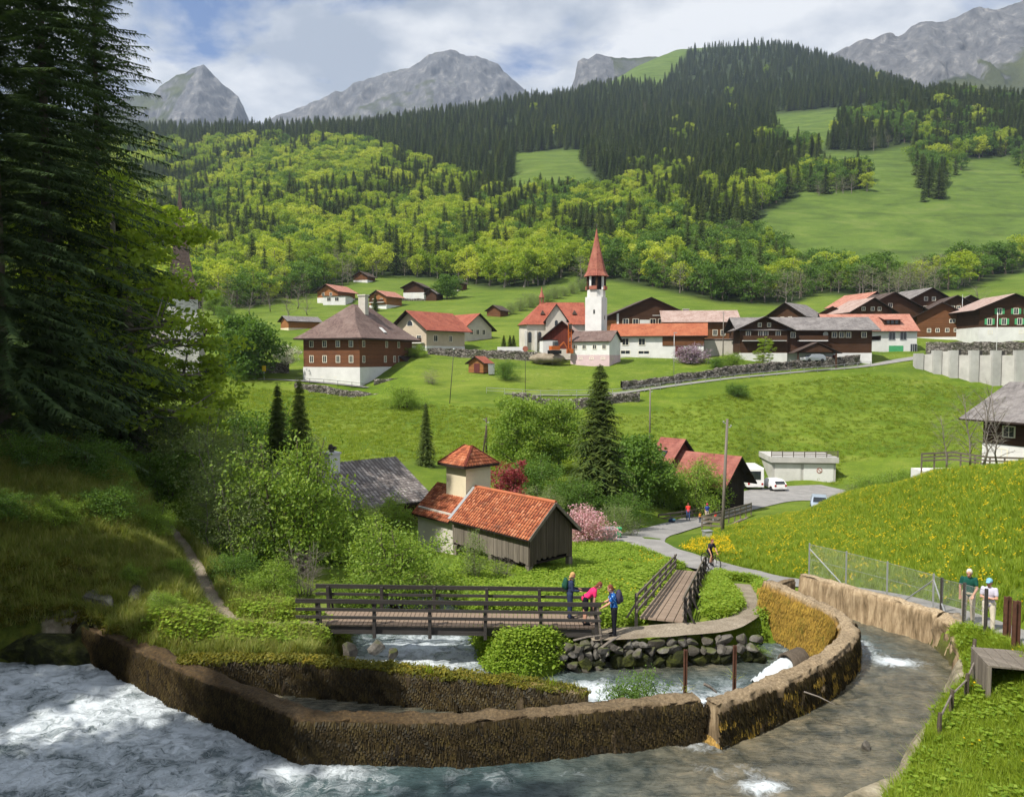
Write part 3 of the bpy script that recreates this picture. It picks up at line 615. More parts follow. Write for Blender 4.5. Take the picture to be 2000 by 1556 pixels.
def weir(name, label, line, thick, ztop, zf, zb, tan, gold_b, moss, seed, side=1.0, cat='wall', tan_b=None, rough=1.0, gold_f=None):
    """crest line = front edge; the wall body lies on its left-hand side (side=1) ; tan(s), moss(s) = tone along the wall"""
    P, s = resample(line, 0.07); d = np.gradient(P, axis=0); d /= np.linalg.norm(d, axis=1)[:, None]
    for _ in range(6):
        d[1:-1] = (d[:-2] + d[1:-1] * 2 + d[2:]) / 4; d /= np.linalg.norm(d, axis=1)[:, None]
    nl = np.stack([-d[:, 1], d[:, 0]], 1) * side; sn = s / s[-1]
    zt = ztop(sn) if callable(ztop) else np.full(len(s), ztop)
    prof = []        # (across 0..1, height 0..1, region) front bottom -> front top -> back top -> back bottom
    for k in range(17): prof.append((0.0, k / 16, 0))
    for k in range(1, 8): prof.append((k / 8, 1.0, 1))
    for k in range(17): prof.append((1.0, 1 - k / 16, 2))
    cols_, att = [], {'top': [], 'tan': [], 'gold': [], 'moss': [], 'wet': []}
    for a, h, reg in prof:
        z0 = zf if reg == 0 else zb
        z = zt + (h - 1) * (zt - z0) if reg != 1 else zt + 0
        edge = 0.05 if (reg != 1 and h > 0.99) else 0.0
        strk = fbm(s * 5.5 + a * 40, z * 1.1, 4, seed) * 0.11 + fbm(s * 16 + a * 11, z * 3.0, 3, seed + 1) * 0.05
        lump = fbm(s * 1.1 + a * 7, z * 1.4, 3, seed + 2) * 0.10
        out = (strk + lump) * rough * (1.0 if reg != 1 else 0.0) + (1 - h) * 0.05 - edge
        zz = z + (fbm(s * 3.0 + a * 3, a * 3.0 + z * 0, 3, seed + 4) * 0.085 * rough - edge if (reg == 1 or h > 0.99) else 0)
        off = a * thick - (out if a < 0.5 else -out) if reg != 1 else a * thick
        cols_.append(np.stack([P[:, 0] + nl[:, 0] * off, P[:, 1] + nl[:, 1] * off, zz], 1))
        att['top'].append(np.full(len(s), 1.0 if reg == 1 else (0.75 if h > 0.97 else 0.0)))
        tn = tan(sn) if reg != 2 or tan_b is None else tan_b(sn)
        att['tan'].append(np.clip(tn + fbm(s * 0.6, z, 3, seed + 6) * 0.22, 0, 1))
        att['gold'].append(np.clip((gold_b(sn) if reg == 2 and gold_b else (gold_f(sn) if reg == 0 and gold_f else 0 * sn)), 0, 1))
        att['moss'].append(np.clip(moss(sn) + fbm(s * 1.7 + a, a * 4 + 0 * s, 3, seed + 7) * 0.6 * (moss(sn) > 0.05), 0, 1))
        att['wet'].append(sstep(0.32, 0.02, h + fbm(s * 1.2, 0 * s, 2, seed + 9) * 0.1) * np.ones(len(s)) if reg != 1 else 0 * s)
    V = np.stack(cols_, 1); n, m = V.shape[:2]; ix = np.arange(n * m).reshape(n, m)
    F = np.stack([ix[:-1, :-1], ix[:-1, 1:], ix[1:, 1:], ix[1:, :-1]], -1).reshape(-1, 4)
    e0 = np.stack([ix[0, k] for k in range(m)]); e1 = np.stack([ix[-1, k] for k in range(m)])
    caps = [[e[k], e[m - 1 - k], e[m - 2 - k], e[k + 1]] for e in (e0, e1) for k in range(m // 2)]
    F = np.concatenate([F, np.array(caps)])
    me = npmesh(name, V.reshape(-1, 3), F, 'weir_stone', smooth=True)
    for k, v in att.items(): fattr(me, k, np.stack(v, 1).ravel())
    o = link(name, me); tag(o, label, cat); return o
weir('weir_wall', 'dark moss-hung stone weir wall bordering the foaming river', WALL_A, 0.62, WT, -10.1, -10.9, lambda s: sstep(0.55, 1.0, s) * 0.42, None, lambda s: 0 * s, 3, 1.0, gold_f=None)
weir('weir_wall', 'dark dripping wall with ochre moss crest beside the narrow pool', WALL_B, 0.55, lambda s: -8.5 + 0 * s, -9.9, -10.9, lambda s: sstep(0.75, 1.0, s) * 0.6, None, lambda s: sstep(1.0, 0.6, s) * 0.9 + 0.15, 13, 1.0)
weir('weir_wall', 'curved tan limestone wall with golden moss streaks beside the outlet pipe', WALL_C, 0.55, lambda s: -8.5 + 0.12 * sstep(0.6, 1.0, s), -10.1, -11.0, lambda s: 0.55 + 0.25 * s, lambda s: sstep(0.45, 0.6, s) * 0.95, lambda s: 0 * s, 23, 1.0, tan_b=lambda s: 0.7 + 0 * s)
weir('channel_wall', 'pale concrete channel wall below the chain-link fence', WALL_D, 0.45, lambda s: -8.4 + 0 * s, -10.2, -9.6, lambda s: 0.95 + 0 * s, None, lambda s: 0 * s, 33, 1.0, rough=0.75)
# crumbling pale bank that carries the channel wall on towards the camera
BANK = [WALL_D[-1], (14.0, 23.9), (13.4, 22.5), (12.6, 21.3)]
weir('channel_bank', 'crumbling pale rock face where the channel wall ends', BANK, 0.7, lambda s: -8.4 - 0.45 * s, -10.1, -9.7, lambda s: 0.9 + 0 * s, None, lambda s: 0 * s, 43, 1.0, rough=2.2)
WALL_CE = [(WALL_C[-1][0], WALL_C[-1][1]), (WALL_D[0][0] - 0.1, WALL_D[0][1] + 0.05)]
weir('channel_sluice', 'short dark sluice wall closing the narrow channel', WALL_CE, 0.3, WT - 0.12, -10.2, -10.2, lambda s: 0.35 + 0 * s, None, lambda s: 0 * s, 53, 1.0, rough=0.5)

# ------------------------------------------------------------------ water
t = NT('river_water'); p = t.pos(); fo = t.attr('foam')
wv = t.noise(p, 0.9, 3, 0.5, 0.0)
warp = t.new('ShaderNodeVectorMath', operation='ADD'); cv = t.new('ShaderNodeCombineXYZ')
t.link(t.math('MULTIPLY', t.noise(p, 1.3, 3), 1.1), cv.inputs[0]); t.link(t.math('MULTIPLY', t.noise(p, 1.7, 3), 1.1), cv.inputs[1]); t.link(p, warp.inputs[0]); t.link(cv.outputs[0], warp.inputs[1])
def ridged(sc, det):
    n = t.noise(warp.outputs[0], sc, det, 0.62, 0.6, stretch=(0.75, 1.25, 1.0)); return t.math('SUBTRACT', 1.0, t.math('ABSOLUTE', t.math('SUBTRACT', t.math('MULTIPLY', n, 2.0), 1.0)))
r1 = ridged(1.3, 6); r2 = ridged(3.8, 5); sm = t.noise(warp.outputs[0], 0.9, 4, 0.6)
f = t.math('ADD', t.math('MULTIPLY', r1, 0.5), t.math('ADD', t.math('MULTIPLY', r2, 0.35), t.math('MULTIPLY', sm, 0.5)))
f = t.math('ADD', f, t.math('MULTIPLY', t.math('SUBTRACT', fo, 0.5), 0.85))
mask = t.ramp(f, [(0.72, (0, 0, 0)), (0.98, (0.55, 0.55, 0.55)), (1.0, (1, 1, 1))])
mask = t.ramp(t.math('MULTIPLY', f, 0.72), [(0.68, (0, 0, 0)), (0.76, (0.22, 0.22, 0.22)), (0.90, (1, 1, 1))])
bedn = t.noise(p, 1.6, 5, 0.65, 0.4)
bed = t.ramp(bedn, [(0.35, (0.035, 0.038, 0.03)), (0.55, (0.11, 0.10, 0.07)), (0.75, (0.22, 0.18, 0.115))])
deep = t.ramp(bedn, [(0.3, (0.018, 0.034, 0.037)), (0.7, (0.075, 0.115, 0.12))])
wc = t.mix(t.attr('clear'), deep, bed)
col = t.mix(mask, wc, (0.50, 0.55, 0.59))
rip = t.math('ADD', t.noise(p, 6, 4, 0.6, stretch=(0.6, 1.6, 1)), t.math('MULTIPLY', mask, 0.8))
t.bsdf(col, t.math('ADD', t.math('MULTIPLY', mask, 0.6), 0.10), 0.5, rip, 0.55, 0.10)
def water(name, label, polyg, z, foam, clear, step, amp, marg=0.3, x=None, y=None):
    P = np.array([(q[0], q[1]) for q in polyg]); x0, y0 = P.min(0) - 0.5; x1, y1 = P.max(0) + 0.5
    xs = np.arange(x0, x1, step); ys = np.arange(y0, y1, step); X, Y = np.meshgrid(xs, ys)
    sd = poly_sd(X, Y, polyg); fo = np.clip(foam(X, Y), 0, 1)
    zz = (z(X, Y) if callable(z) else z) + ((0.5 - np.abs(fbm(X * 0.9 + fbm(X, Y, 2, 70), Y * 1.4, 4, 71))) * 0.9 + fbm(X * 3.5, Y * 4.5, 3, 72) * 0.28) * amp * (0.35 + fo)
    ix = np.arange(X.size).reshape(X.shape); keep = sd < marg
    q = keep[:-1, :-1] & keep[1:, :-1] & keep[:-1, 1:] & keep[1:, 1:]
    F = np.stack([ix[:-1, :-1], ix[:-1, 1:], ix[1:, 1:], ix[1:, :-1]], -1)[q]
    used = np.unique(F); mp = np.zeros(X.size, int); mp[used] = np.arange(len(used))
    V = np.stack([X, Y, zz], -1).reshape(-1, 3)[used]
    me = npmesh(name, V, mp[F], 'river_water', smooth=True)
    fattr(me, 'foam', fo.ravel()[used]); fattr(me, 'clear', np.clip(clear(X, Y), 0, 1).ravel()[used])
    o = link(name, me); tag(o, label, kind='structure'); return o
def blob(X, Y, cx, cy, rx, ry, a=1.0): return a * np.exp(-(((X - cx) / rx) ** 2 + ((Y - cy) / ry) ** 2))
water('river', 'foaming turquoise white river rushing past the weir wall', RIVER, WATER_Z,
      lambda X, Y: 0.40 * sstep(-1.5, -7.5, X) + 0.30 - 0.10 * sstep(-2, 5, X) + blob(X, Y, 5.6, 16.6, 0.7, 0.5, 0.55) + blob(X, Y, 4.9, 17.4, 1.1, 0.5, 0.25) + blob(X, Y, 12.1, 23.6, 0.9, 0.5, 0.6) + blob(X, Y, 11.6, 24.9, 0.7, 1.1, 0.42) + blob(X, Y, 4.6, 18.4, 0.7, 0.3, 0.4) + blob(X, Y, -4.6, 17.3, 1.6, 0.5, 0.25) + blob(X, Y, -1.0, 16.9, 2.4, 0.7, 0.15) + 0.1 * fbm(X * 0.4, Y * 0.4, 3, 88),
      lambda X, Y: sstep(-1.0, 5.5, X) - blob(X, Y, 11.6, 25.2, 1.4, 1.8, 0.9), 0.075, 0.17)
water('pool', 'still dark water trapped between the two weir walls', POOL, POOL_Z, lambda X, Y: 0.12 + blob(X, Y, -2.9, 18.9, 0.9, 0.2, 0.3), lambda X, Y: 0.9 + 0 * X, 0.12, 0.02, 0.12)
water('stream', 'white rushing stream flowing under the footbridge', STREAM,
      lambda X, Y: STREAM_Z - 0.035 * np.clip(Y - 28, 0, 20) - 0.02 * np.clip(Y - 24, 0, 10),
      lambda X, Y: 0.45 + blob(X, Y, -3.6, 25, 2.2, 4, 0.4) + blob(X, Y, 6.2, 21.6, 2.6, 1.2, 0.75) + blob(X, Y, 2.4, 23.2, 2.2, 1.0, 0.28) - blob(X, Y, 5.2, 25.8, 2.6, 0.9, 0.55) + 0.15 * fbm(X * 0.6, Y * 0.6, 3, 89), lambda X, Y: blob(X, Y, 5.2, 25.8, 3, 1.2, 1.0) + 0.1, 0.08, 0.16, 0.45)

# ------------------------------------------------------------------ stones
t = NT('grey_stone'); p = t.pos(); a = t.noise(p, 3, 6, 0.7); b = t.noise(p, 22, 4, 0.7); rnd = t.new('ShaderNodeObjectInfo').outputs['Random']
c = t.ramp(a, [(0.3, (0.04, 0.037, 0.033)), (0.5, (0.12, 0.112, 0.10)), (0.72, (0.28, 0.265, 0.24))]); c = t.mix(t.math('MULTIPLY', rnd, 0.75), c, (0.045, 0.038, 0.028))
gm = t.new('ShaderNodeNewGeometry'); sp = t.new('ShaderNodeSeparateXYZ'); t.link(gm.outputs['Normal'], sp.inputs[0])
mk = t.math('MULTIPLY', t.ramp(sp.outputs['Z'], [(0.5, (0, 0, 0)), (0.9, (1, 1, 1))]), t.ramp(t.noise(p, 1.6, 4), [(0.45, (0, 0, 0)), (0.6, (0.8, 0.8, 0.8))]))
t.bsdf(t.mix(mk, c, (0.06, 0.075, 0.012)), 0.9, 0.2, t.math('ADD', a, t.math('MULTIPLY', b, 0.4)), 0.8, 0.05)
ROCKS = []
for k in range(7):
    bm = bmesh.new(); bmesh.ops.create_icosphere(bm, subdivisions=2, radius=0.5); rr = random.Random(k)
    pl = [(Vector((rr.uniform(-1, 1), rr.uniform(-1, 1), rr.uniform(-1, 1))).normalized(), rr.uniform(0.2, 0.38)) for _ in range(9)]
    for v in bm.verts:
        for n_, d_ in pl:
            e = v.co.dot(n_) - d_
            if e > 0: v.co -= n_ * e
        v.co *= 1 + rr.uniform(-0.05, 0.05)
    m_ = bpy.data.meshes.new('stone'); bm.to_mesh(m_); bm.free(); m_.materials.append(MATS['grey_stone']); ROCKS.append(m_)
def stone(name, loc, sz, parent=None, seed=0):
    rr = random.Random(seed); o = bpy.data.objects.new(name, ROCKS[rr.randrange(7)]); COL.objects.link(o)
    o.location = loc; o.scale = sz; o.rotation_euler = (rr.uniform(-0.3, 0.3), rr.uniform(-0.3, 0.3), rr.uniform(0, 6.28))
    if parent: o.parent = parent
    return o
bw = thing('bank_wall', 'low dry stone bank wall edging the gravel footpath above the stream', 'wall', tuple(at(1300, 1260, 25.6)))
bl = Vector(bw.location); sid = 0
for row in range(2):
    q = 0.0
    while q < 1.0:
        px_ = 1085 + q * 400; Yb = 25.15 + 0.75 * q + 0.1 * row * 0; P0 = at(px_, 1248 - 9 * q, Yb); w_ = random.uniform(0.2, 0.62)
        z_ = -9.56 - row * 0.24 + random.uniform(-0.05, 0.05)
        stone('stone', Vector((P0.x, Yb - 0.05 - row * 0.1 + random.uniform(-.06, .06), z_)) - bl, (w_ * 1.45, 0.55, random.uniform(0.26, 0.44)), bw, 100 + sid); sid += 1
        q += w_ / 6.9
bx = random.Random(5)
for px_, py_, Y_, s_ in [(345, 1195, 24.9, 0.8), (300, 1176, 25.2, 0.9), (375, 1208, 24.6, 0.6), (420, 1228, 24.2, 0.5), (265, 1165, 25.6, 1.1), (230, 1140, 26.2, 0.8), (190, 1172, 25, 1.1), (150, 1116, 26.2, 0.7), (60, 1078, 26.6, 0.9), (330, 1225, 24.1, 0.5)]:
    q = at(px_, py_, Y_); o = stone('boulder', (q.x, q.y, q.z + 0.02 * s_), (s_ * 1.7, s_ * 1.1, s_ * 0.75), None, int(px_)); tag(o, 'weathered limestone boulder breaking through the grassy bank', 'boulder', 'boulders in the grassy bank')
t = NT('mossy_stone'); p = t.pos(); a = t.noise(p, 2.5, 6, .7); t.bsdf(t.ramp(a, [(.3, (.008, .009, .005)), (.5, (.03, .035, .01)), (.62, (.07, .08, .014)), (.75, (.11, .10, .05))]), .9, .2, t.noise(p, 9, 5, .75), 1.0, .12)
q_ = 0.0
while q_ < 1.0:   # mossy foot of the bank wall
    w_ = random.uniform(.3, .7); P0 = at(1095 + q_ * 390, 1248 - 9 * q_, 25.15 + .75 * q_); o = stone('stone', Vector((P0.x, P0.y - .12 + random.uniform(-.08, .08), -10.12 + random.uniform(-.06, .06))) - Vector(bw.location), (w_ * 1.5, .6, random.uniform(.4, .6)), bw, 500 + int(q_ * 100)); o.material_slots[0].link = 'OBJECT'; o.material_slots[0].material = MATS['mossy_stone']; q_ += w_ / 6.9
for k, (px_, py_, Y_, s_) in enumerate([(125, 1270, 23.9, 1.9), (50, 1268, 24.1, 2.2), (-20, 1262, 24.1, 2.2), (168, 1240, 24.2, 1.2)]):
    q = at(px_, py_, Y_); me_ = ROCKS[k].copy(); me_.materials.clear(); me_.materials.append(MATS['mossy_stone']); o = link('boulder', me_, None, (q.x, q.y, q.z)); o.scale = (s_ * 1.3, s_, s_ * .9); o.rotation_euler = (.2 * k, .3, k * 1.7); tag(o, 'dark moss-covered boulder overhanging the spring pool', 'boulder', 'mossy boulders at the spring')
for px_, py_, Y_, s_ in [(680, 1272, 24.6, 0.75), (735, 1262, 25.2, 0.6), (765, 1275, 24.9, 0.45)]:
    q = at(px_, py_, Y_); o = stone('boulder', (q.x, q.y, q.z), (s_ * 1.2, s_, s_), None, int(px_)); tag(o, 'wet dark boulder in the white stream below the footbridge', 'boulder', 'boulders in the stream')
q = atz(1692, 1464, WATER_Z); tag(stone('boulder', (q.x, q.y, WATER_Z + 0.05), (0.3, 0.3, 0.5), None, 9), 'small pale stone standing in the clear shallow river', 'boulder')
# abutment of the footbridge
ab = thing('bridge_abutment', 'rough stone abutment under the end of the wooden footbridge', 'abutment', tuple(at(1130, 1262, 25.2)))
bl = Vector(ab.location)
for k in range(16):
    stone('stone', Vector((bl.x - 0.55 + (k % 4) * 0.42 + random.uniform(-.1, .1), 25.0 + random.uniform(-.15, .35), -9.6 - (k // 4) * 0.24)) - bl, (0.55, 0.5, 0.32), ab, 300 + k)
# ------------------------------------------------------------------ foliage
leafmat('beech_leaf', [(0.11, 0.19, 0.018), (0.22, 0.32, 0.03), (0.37, 0.45, 0.05), (0.50, 0.54, 0.09)], 0.52, objvar=0.7)
leafmat('ash_leaf', [(0.06, 0.12, 0.02), (0.10, 0.19, 0.028), (0.16, 0.26, 0.04)], 0.4, objvar=0.4)
leafmat('grey_leaf', [(0.16, 0.18, 0.08), (0.21, 0.23, 0.11), (0.27, 0.28, 0.14)], 0.3, objvar=0.4)
leafmat('hazel_leaf', [(0.09, 0.17, 0.02), (0.17, 0.28, 0.035), (0.26, 0.36, 0.055), (0.18, 0.29, 0.05)], 0.45, objvar=0.25)
leafmat('willow_leaf', [(0.13, 0.19, 0.06), (0.20, 0.27, 0.09), (0.28, 0.34, 0.13)], 0.45, objvar=0.3)
leafmat('spruce_needle', [(0.028, 0.052, 0.020), (0.045, 0.078, 0.026), (0.075, 0.108, 0.03)], 0.2, objvar=0.55)
leafmat('far_needle', [(0.055, 0.09, 0.03), (0.095, 0.14, 0.042), (0.16, 0.195, 0.055)], 0.28, objvar=0.6)
leafmat('spruce_tip', [(0.045, 0.075, 0.018), (0.08, 0.115, 0.024), (0.13, 0.16, 0.032)], 0.28, objvar=0.3)
leafmat('larch_needle', [(0.11, 0.16, 0.025), (0.16, 0.21, 0.035)], 0.3)
leafmat('pink_blossom', [(0.42, 0.16, 0.22), (0.62, 0.33, 0.40), (0.70, 0.48, 0.52), (0.35, 0.22, 0.2)], 0.3, objvar=0.1)
leafmat('lilac_blossom', [(0.18, 0.10, 0.19), (0.33, 0.22, 0.34), (0.42, 0.33, 0.42), (0.08, 0.11, 0.04)], 0.3, objvar=0.1)
leafmat('white_blossom', [(0.40, 0.42, 0.34), (0.62, 0.62, 0.56), (0.75, 0.74, 0.70), (0.18, 0.22, 0.10)], 0.3, objvar=0.1)
leafmat('maple_leaf', [(0.16, 0.02, 0.03), (0.30, 0.045, 0.06), (0.38, 0.09, 0.10), (0.10, 0.03, 0.025)], 0.35, objvar=0.1)
leafmat('grass_blade', [(0.13, 0.21, 0.013), (0.225, 0.32, 0.022), (0.33, 0.40, 0.045)], 0.45, objvar=0.45)
leafmat('bank_grass', [(0.10, 0.15, 0.022), (0.17, 0.22, 0.035), (0.25, 0.27, 0.06), (0.32, 0.29, 0.11)], 0.4, objvar=0.55)
leafmat('herb_leaf', [(0.12, 0.22, 0.018), (0.23, 0.34, 0.03), (0.36, 0.46, 0.07)], 0.45, objvar=0.45)
leafmat('far_blade', [(0.14, 0.215, 0.016), (0.21, 0.285, 0.025), (0.29, 0.34, 0.045)], 0.4, objvar=0.7)
leafmat('dandelion', [(0.55, 0.36, 0.005), (0.75, 0.52, 0.01)], 0.2)
leafmat('moss_tuft', [(0.05, 0.06, 0.008), (0.12, 0.12, 0.012), (0.24, 0.19, 0.02)], 0.2, objvar=0.4)
leafmat('dry_twig', [(0.10, 0.08, 0.06), (0.17, 0.14, 0.11)], 0.05)
wood('bark', (0.13, 0.105, 0.08), (0.035, 0.028, 0.022), 0.05); wood('pale_bark', (0.24, 0.21, 0.18), (0.09, 0.08, 0.07), 0.05)

def rot_basis(n, rng, up=0.0):
    d = rng.normal(size=(n, 3)); d[:, 2] += up; d /= np.linalg.norm(d, axis=1)[:, None]
    a = np.cross(d, rng.normal(size=(n, 3))); a /= np.linalg.norm(a, axis=1)[:, None] + 1e-9
    return a, np.cross(d, a)
def leaf_quads(c, size, rng, up=0.5, asp=0.6):
    n = len(c); a, b = rot_basis(n, rng, up); s = (size * rng.uniform(0.6, 1.3, n))[:, None]; a = a * s; b = b * s * asp
    V = np.stack([c - a, c + b * 0.9 - a * 0.1, c + a, c - b * 0.9 - a * 0.1], 1).reshape(-1, 3)
    return V, np.arange(4 * n).reshape(n, 4)
def limbs(mb, rng, h, spread, n1, n2, r0, fork=0.35, lean=0.5, multi=1):
    """tapered trunk(s) with two generations of limbs; returns the tips"""
    tips = []; sides = 6
    for m in range(multi):
        b0 = Vector((0, 0, -0.03 * h)) if multi == 1 else Vector((rng.uniform(-1.6, 1.6) * spread * 0.18, rng.uniform(-1.6, 1.6) * spread * 0.18, -0.03 * h))
        top = b0 + Vector((rng.normal() * 0.05 * h, rng.normal() * 0.05 * h, h * (0.86 if multi == 1 else rng.uniform(0.6, 0.9))))
        if multi > 1: top += Vector((b0.x, b0.y, 0)) * 1.6
        pts = [b0.lerp(top, k / 5) + Vector((rng.normal(), rng.normal(), 0)) * 0.012 * h * (k > 0) for k in range(6)]
        rad = r0 / math.sqrt(multi)
        mb.tube(pts, [rad * (1 - 0.16 * k) * (1.35 if k == 0 else 1) for k in range(6)], sides)
        tips.append((pts[-1], 1.0))
        for k in range(n1):
            q = fork + (0.93 - fork) * (k + rng.uniform(0, 0.6)) / n1; i = min(4, int(q * 5)); p = pts[i].lerp(pts[i + 1], q * 5 - i)
            az = 2.4 * k + rng.uniform(-0.5, 0.5); L = spread * (0.55 + 0.55 * math.sin(PI * min(1, (q - fork) / (1 - fork) * 0.75 + 0.25))) * rng.uniform(0.7, 1.1) / (1.0 if multi == 1 else 1.7)
            e = p + Vector((math.cos(az) * L, math.sin(az) * L, L * lean * rng.uniform(0.4, 1.3)))
            md = p.lerp(e, 0.5) + Vector((0, 0, L * 0.08)); rr_ = rad * (1 - q * 0.7) * 0.55
            mb.tube([p, md, e], [rr_, rr_ * 0.65, rr_ * 0.25], 4, cap=False); tips.append((e, 0.9)); tips.append((md, 0.7))
            for j in range(n2):
                s0 = p.lerp(e, rng.uniform(0.35, 0.9)); d = Vector((rng.normal(), rng.normal(), rng.uniform(-0.2, 0.9))).normalized() * L * rng.uniform(0.3, 0.55)
                mb.tube([s0, s0 + d], [rr_ * 0.4, rr_ * 0.1], 3, cap=False); tips.append((s0 + d, 0.8))
    return tips
def broadleaf(seed, h=1.0, spread=0.32, n1=10, n2=3, nleaf=1600, leaf=0.03, clump=0.085, r0=0.022, fork=0.28, multi=1, flat=0.8, lean=0.5, low=None):
    rng = np.random.default_rng(seed); mb = MB(); tips = limbs(mb, rng, h, spread, n1, n2, r0, fork, lean, multi)
    T = np.array([t_[0] for t_ in tips]); W = np.array([t_[1] for t_ in tips])
    if low: # a skirt of low clumps so shrubs are leafy to the ground
        k = len(T); e = np.stack([np.clip(rng.normal(size=k), -1.25, 1.25) * spread * 0.75, np.clip(rng.normal(size=k), -1.25, 1.25) * spread * 0.75, rng.uniform(0.04, low, k) * h], 1); T = np.vstack([T, e]); W = np.concatenate([W, np.full(k, 0.8)])
    pick = rng.choice(len(T), nleaf, p=W / W.sum()); cs = rng.uniform(0.65, 1.35, len(T)) * clump * h
    o = rng.normal(size=(nleaf, 3)); o /= np.linalg.norm(o, axis=1)[:, None]; o *= (rng.uniform(0, 1, nleaf) ** 0.45)[:, None]; o[:, 2] *= flat
    c = T[pick] + o * cs[pick][:, None]; c[:, 2] = np.maximum(c[:, 2], 0.01 * h)
    V, F = leaf_quads(c, leaf * h, rng); return mb, V, F
def conifer(seed, h=1.0, rad=0.17, whorls=26, per=8, twigs=4, low=0.06, droop=0.35, tw=0.020, r0=0.014, ragged=0.25, taper=0.85, hang=0.0, lat=1, thin=0.33):
    rng = np.random.default_rng(seed); mb = MB()
    mb.tube([(0, 0, -0.03 * h), (0, 0, h * 0.5), (0, 0, h * 0.985)], [r0 * h, r0 * 0.55 * h, 0.002 * h], 6)
    Q = []
    for w in range(whorls):
        q = (w + rng.uniform(0, 0.7)) / whorls; z = low + (0.985 - low) * q; Rm = rad * (1 - q) ** taper + 0.012
        if q < 0.1: Rm *= 0.7 + 3 * q
        for b in range(per):
            az = 2 * PI * (b + rng.uniform(-0.4, 0.4)) / per + w * 0.7; L = Rm * rng.uniform(1 - ragged, 1 + ragged * 0.5)
            dx, dy = math.cos(az), math.sin(az); zb = z; zj = (0.985 - low) / whorls; z = zb + rng.uniform(-.6, .6) * zj; up0 = 0.35 * q - droop * 0.4
            prev = None
            for k in range(twigs):
                f0 = k / twigs; f1 = (k + 1.15) / twigs
                def pt(f): return np.array((dx * L * f, dy * L * f, z + L * (up0 * f - droop * f * f + 0.12 * f ** 3)))
                p0, p1 = pt(f0), pt(f1); sd = np.array((-dy, dx, 0.0)); wd = tw * (1.25 - 0.75 * f0) * rng.uniform(0.7, 1.3)
                if k == 0: wd *= 0.7
                mid = p0 * 0.45 + p1 * 0.55; dr = np.array((0, 0, -wd * rng.uniform(0.2, 0.7)))
                Q.append((p0, mid + sd * wd + dr, p1, mid - sd * wd + dr))
                for s_ in (-1, 1):
                    for l_ in range(lat):
                        bs = mid if lat == 1 else p0 + (p1 - p0) * (l_ + rng.uniform(0, 1)) / lat
                        tip = bs + sd * s_ * wd * rng.uniform(1.5, 2.6) + (p1 - p0) * rng.uniform(0.3, 0.9) + np.array((0, 0, -wd * (rng.uniform(0.3, 1.2) + hang)))
                        e = (p1 - p0) * thin; Q.append((bs - e, bs + e * 0.4 + (tip - bs) * 0.5, tip, bs - e * 0.6 + (tip - bs) * 0.5))
            z = zb
    V = np.array(Q).reshape(-1, 3) ; V[:, 2] = V[:, 2]
    V = V * 1.0; V[:, :2] *= h; V[:, 2] *= h
    return mb, V, np.arange(len(V)).reshape(-1, 4)
def one_mesh(name, parts, bark, leaf):
    mb, V, F = parts; nb = len(mb.v); tri = [f for f in mb.f]
    quads = np.array([f if len(f) == 4 else (tuple(f) + (f[-1],) * (4 - len(f)) if len(f) < 4 else tuple(f[:4])) for f in tri if len(f) in (3, 4)], int).reshape(-1, 4)
    quads = np.array([q for q in quads if len(set(q)) == 4], int).reshape(-1, 4)
    Va = np.vstack([np.array(mb.v), V]); Fa = np.vstack([quads, F + nb])
    return npmesh(name, Va, Fa, [bark, leaf], mi=np.concatenate([np.zeros(len(quads)), np.ones(len(F))]))
def two_part(name, label, cat, parts, bark, leaf, loc, rz=0.0, s=1.0, group=None, tname='trunk', cname='crown'):
    mb, V, F = parts; o = thing(name, label, cat, loc, rz, group); o.scale = (s,) * 3 if not hasattr(s, '__len__') else s
    mb.build(tname, bark, o, smooth=True); link(cname, npmesh(cname, V, F, leaf), o); return o
def place(proto, label, px, Y, h, s=None, group=None, rz=None, sink=0.0, name=None):
    """a copy of a plant of unit height, standing on the ground"""
    p = ong(px, Y); c = clone(proto, p - Vector((0, 0, sink)), random.uniform(0, 6.28) if rz is None else rz, (h * (s or 1), h * (s or 1), h), label)
    if group: c['group'] = group
    elif 'group' in c: del c['group']
    if name: c.name = name
    return c
PROTO = []
def proto(name, cat, parts, bark, leaf, **kw):
    o = two_part(name, 'plant', cat, parts, bark, leaf, (0, 0, 0), **kw); PROTO.append(o); return o

# ---- woods on the far slopes
CON = [one_mesh('spruce_tree', conifer(40 + k, 1, r, 24, 8, 3, droop=dr, tw=0.024), 'bark', 'far_needle') for k, (r, dr) in enumerate([(0.18, 0.4), (0.21, 0.3), (0.16, 0.45)])]
BEE = [one_mesh('beech_tree', broadleaf(50 + k, 1, sp, 11, 3, 1700, 0.026, cl, fork=0.22), 'pale_bark', 'beech_leaf') for k, (sp, cl) in enumerate([(0.27, 0.10), (0.32, 0.11), (0.22, 0.09)])]
ASH = [one_mesh('ash_tree', broadleaf(60 + k, 1, sp, 11, 3, 1700, 0.027, 0.105, fork=0.16), 'bark', 'ash_leaf') for k, sp in enumerate([0.30, 0.36])]
BAR = [one_mesh('budding_tree', broadleaf(70 + k, 1, 0.27, 14, 6, 420, 0.014, 0.11, fork=0.2, r0=0.016), 'pale_bark', 'grey_leaf') for k in range(3)]
zc = []
Yc = 240.0
while Yc < 2150:
    sp = 5.9 * max(1.0, Yc / 650) ** 0.5; hw = Yc * 0.80; n_ = int(2 * hw / sp)
    xs = (np.arange(n_) - n_ / 2 + RNG.uniform(-0.45, 0.45, n_)) * sp; zc.append(np.stack([xs, Yc + RNG.uniform(-0.45, 0.45, n_) * sp], 1)); Yc += sp * (1.0 + Yc / 1500)
C = np.vstack(zc); Z = ground(C[:, 0], C[:, 1]); C3 = np.column_stack([C, Z]); cpx, cpy = proj(C3)
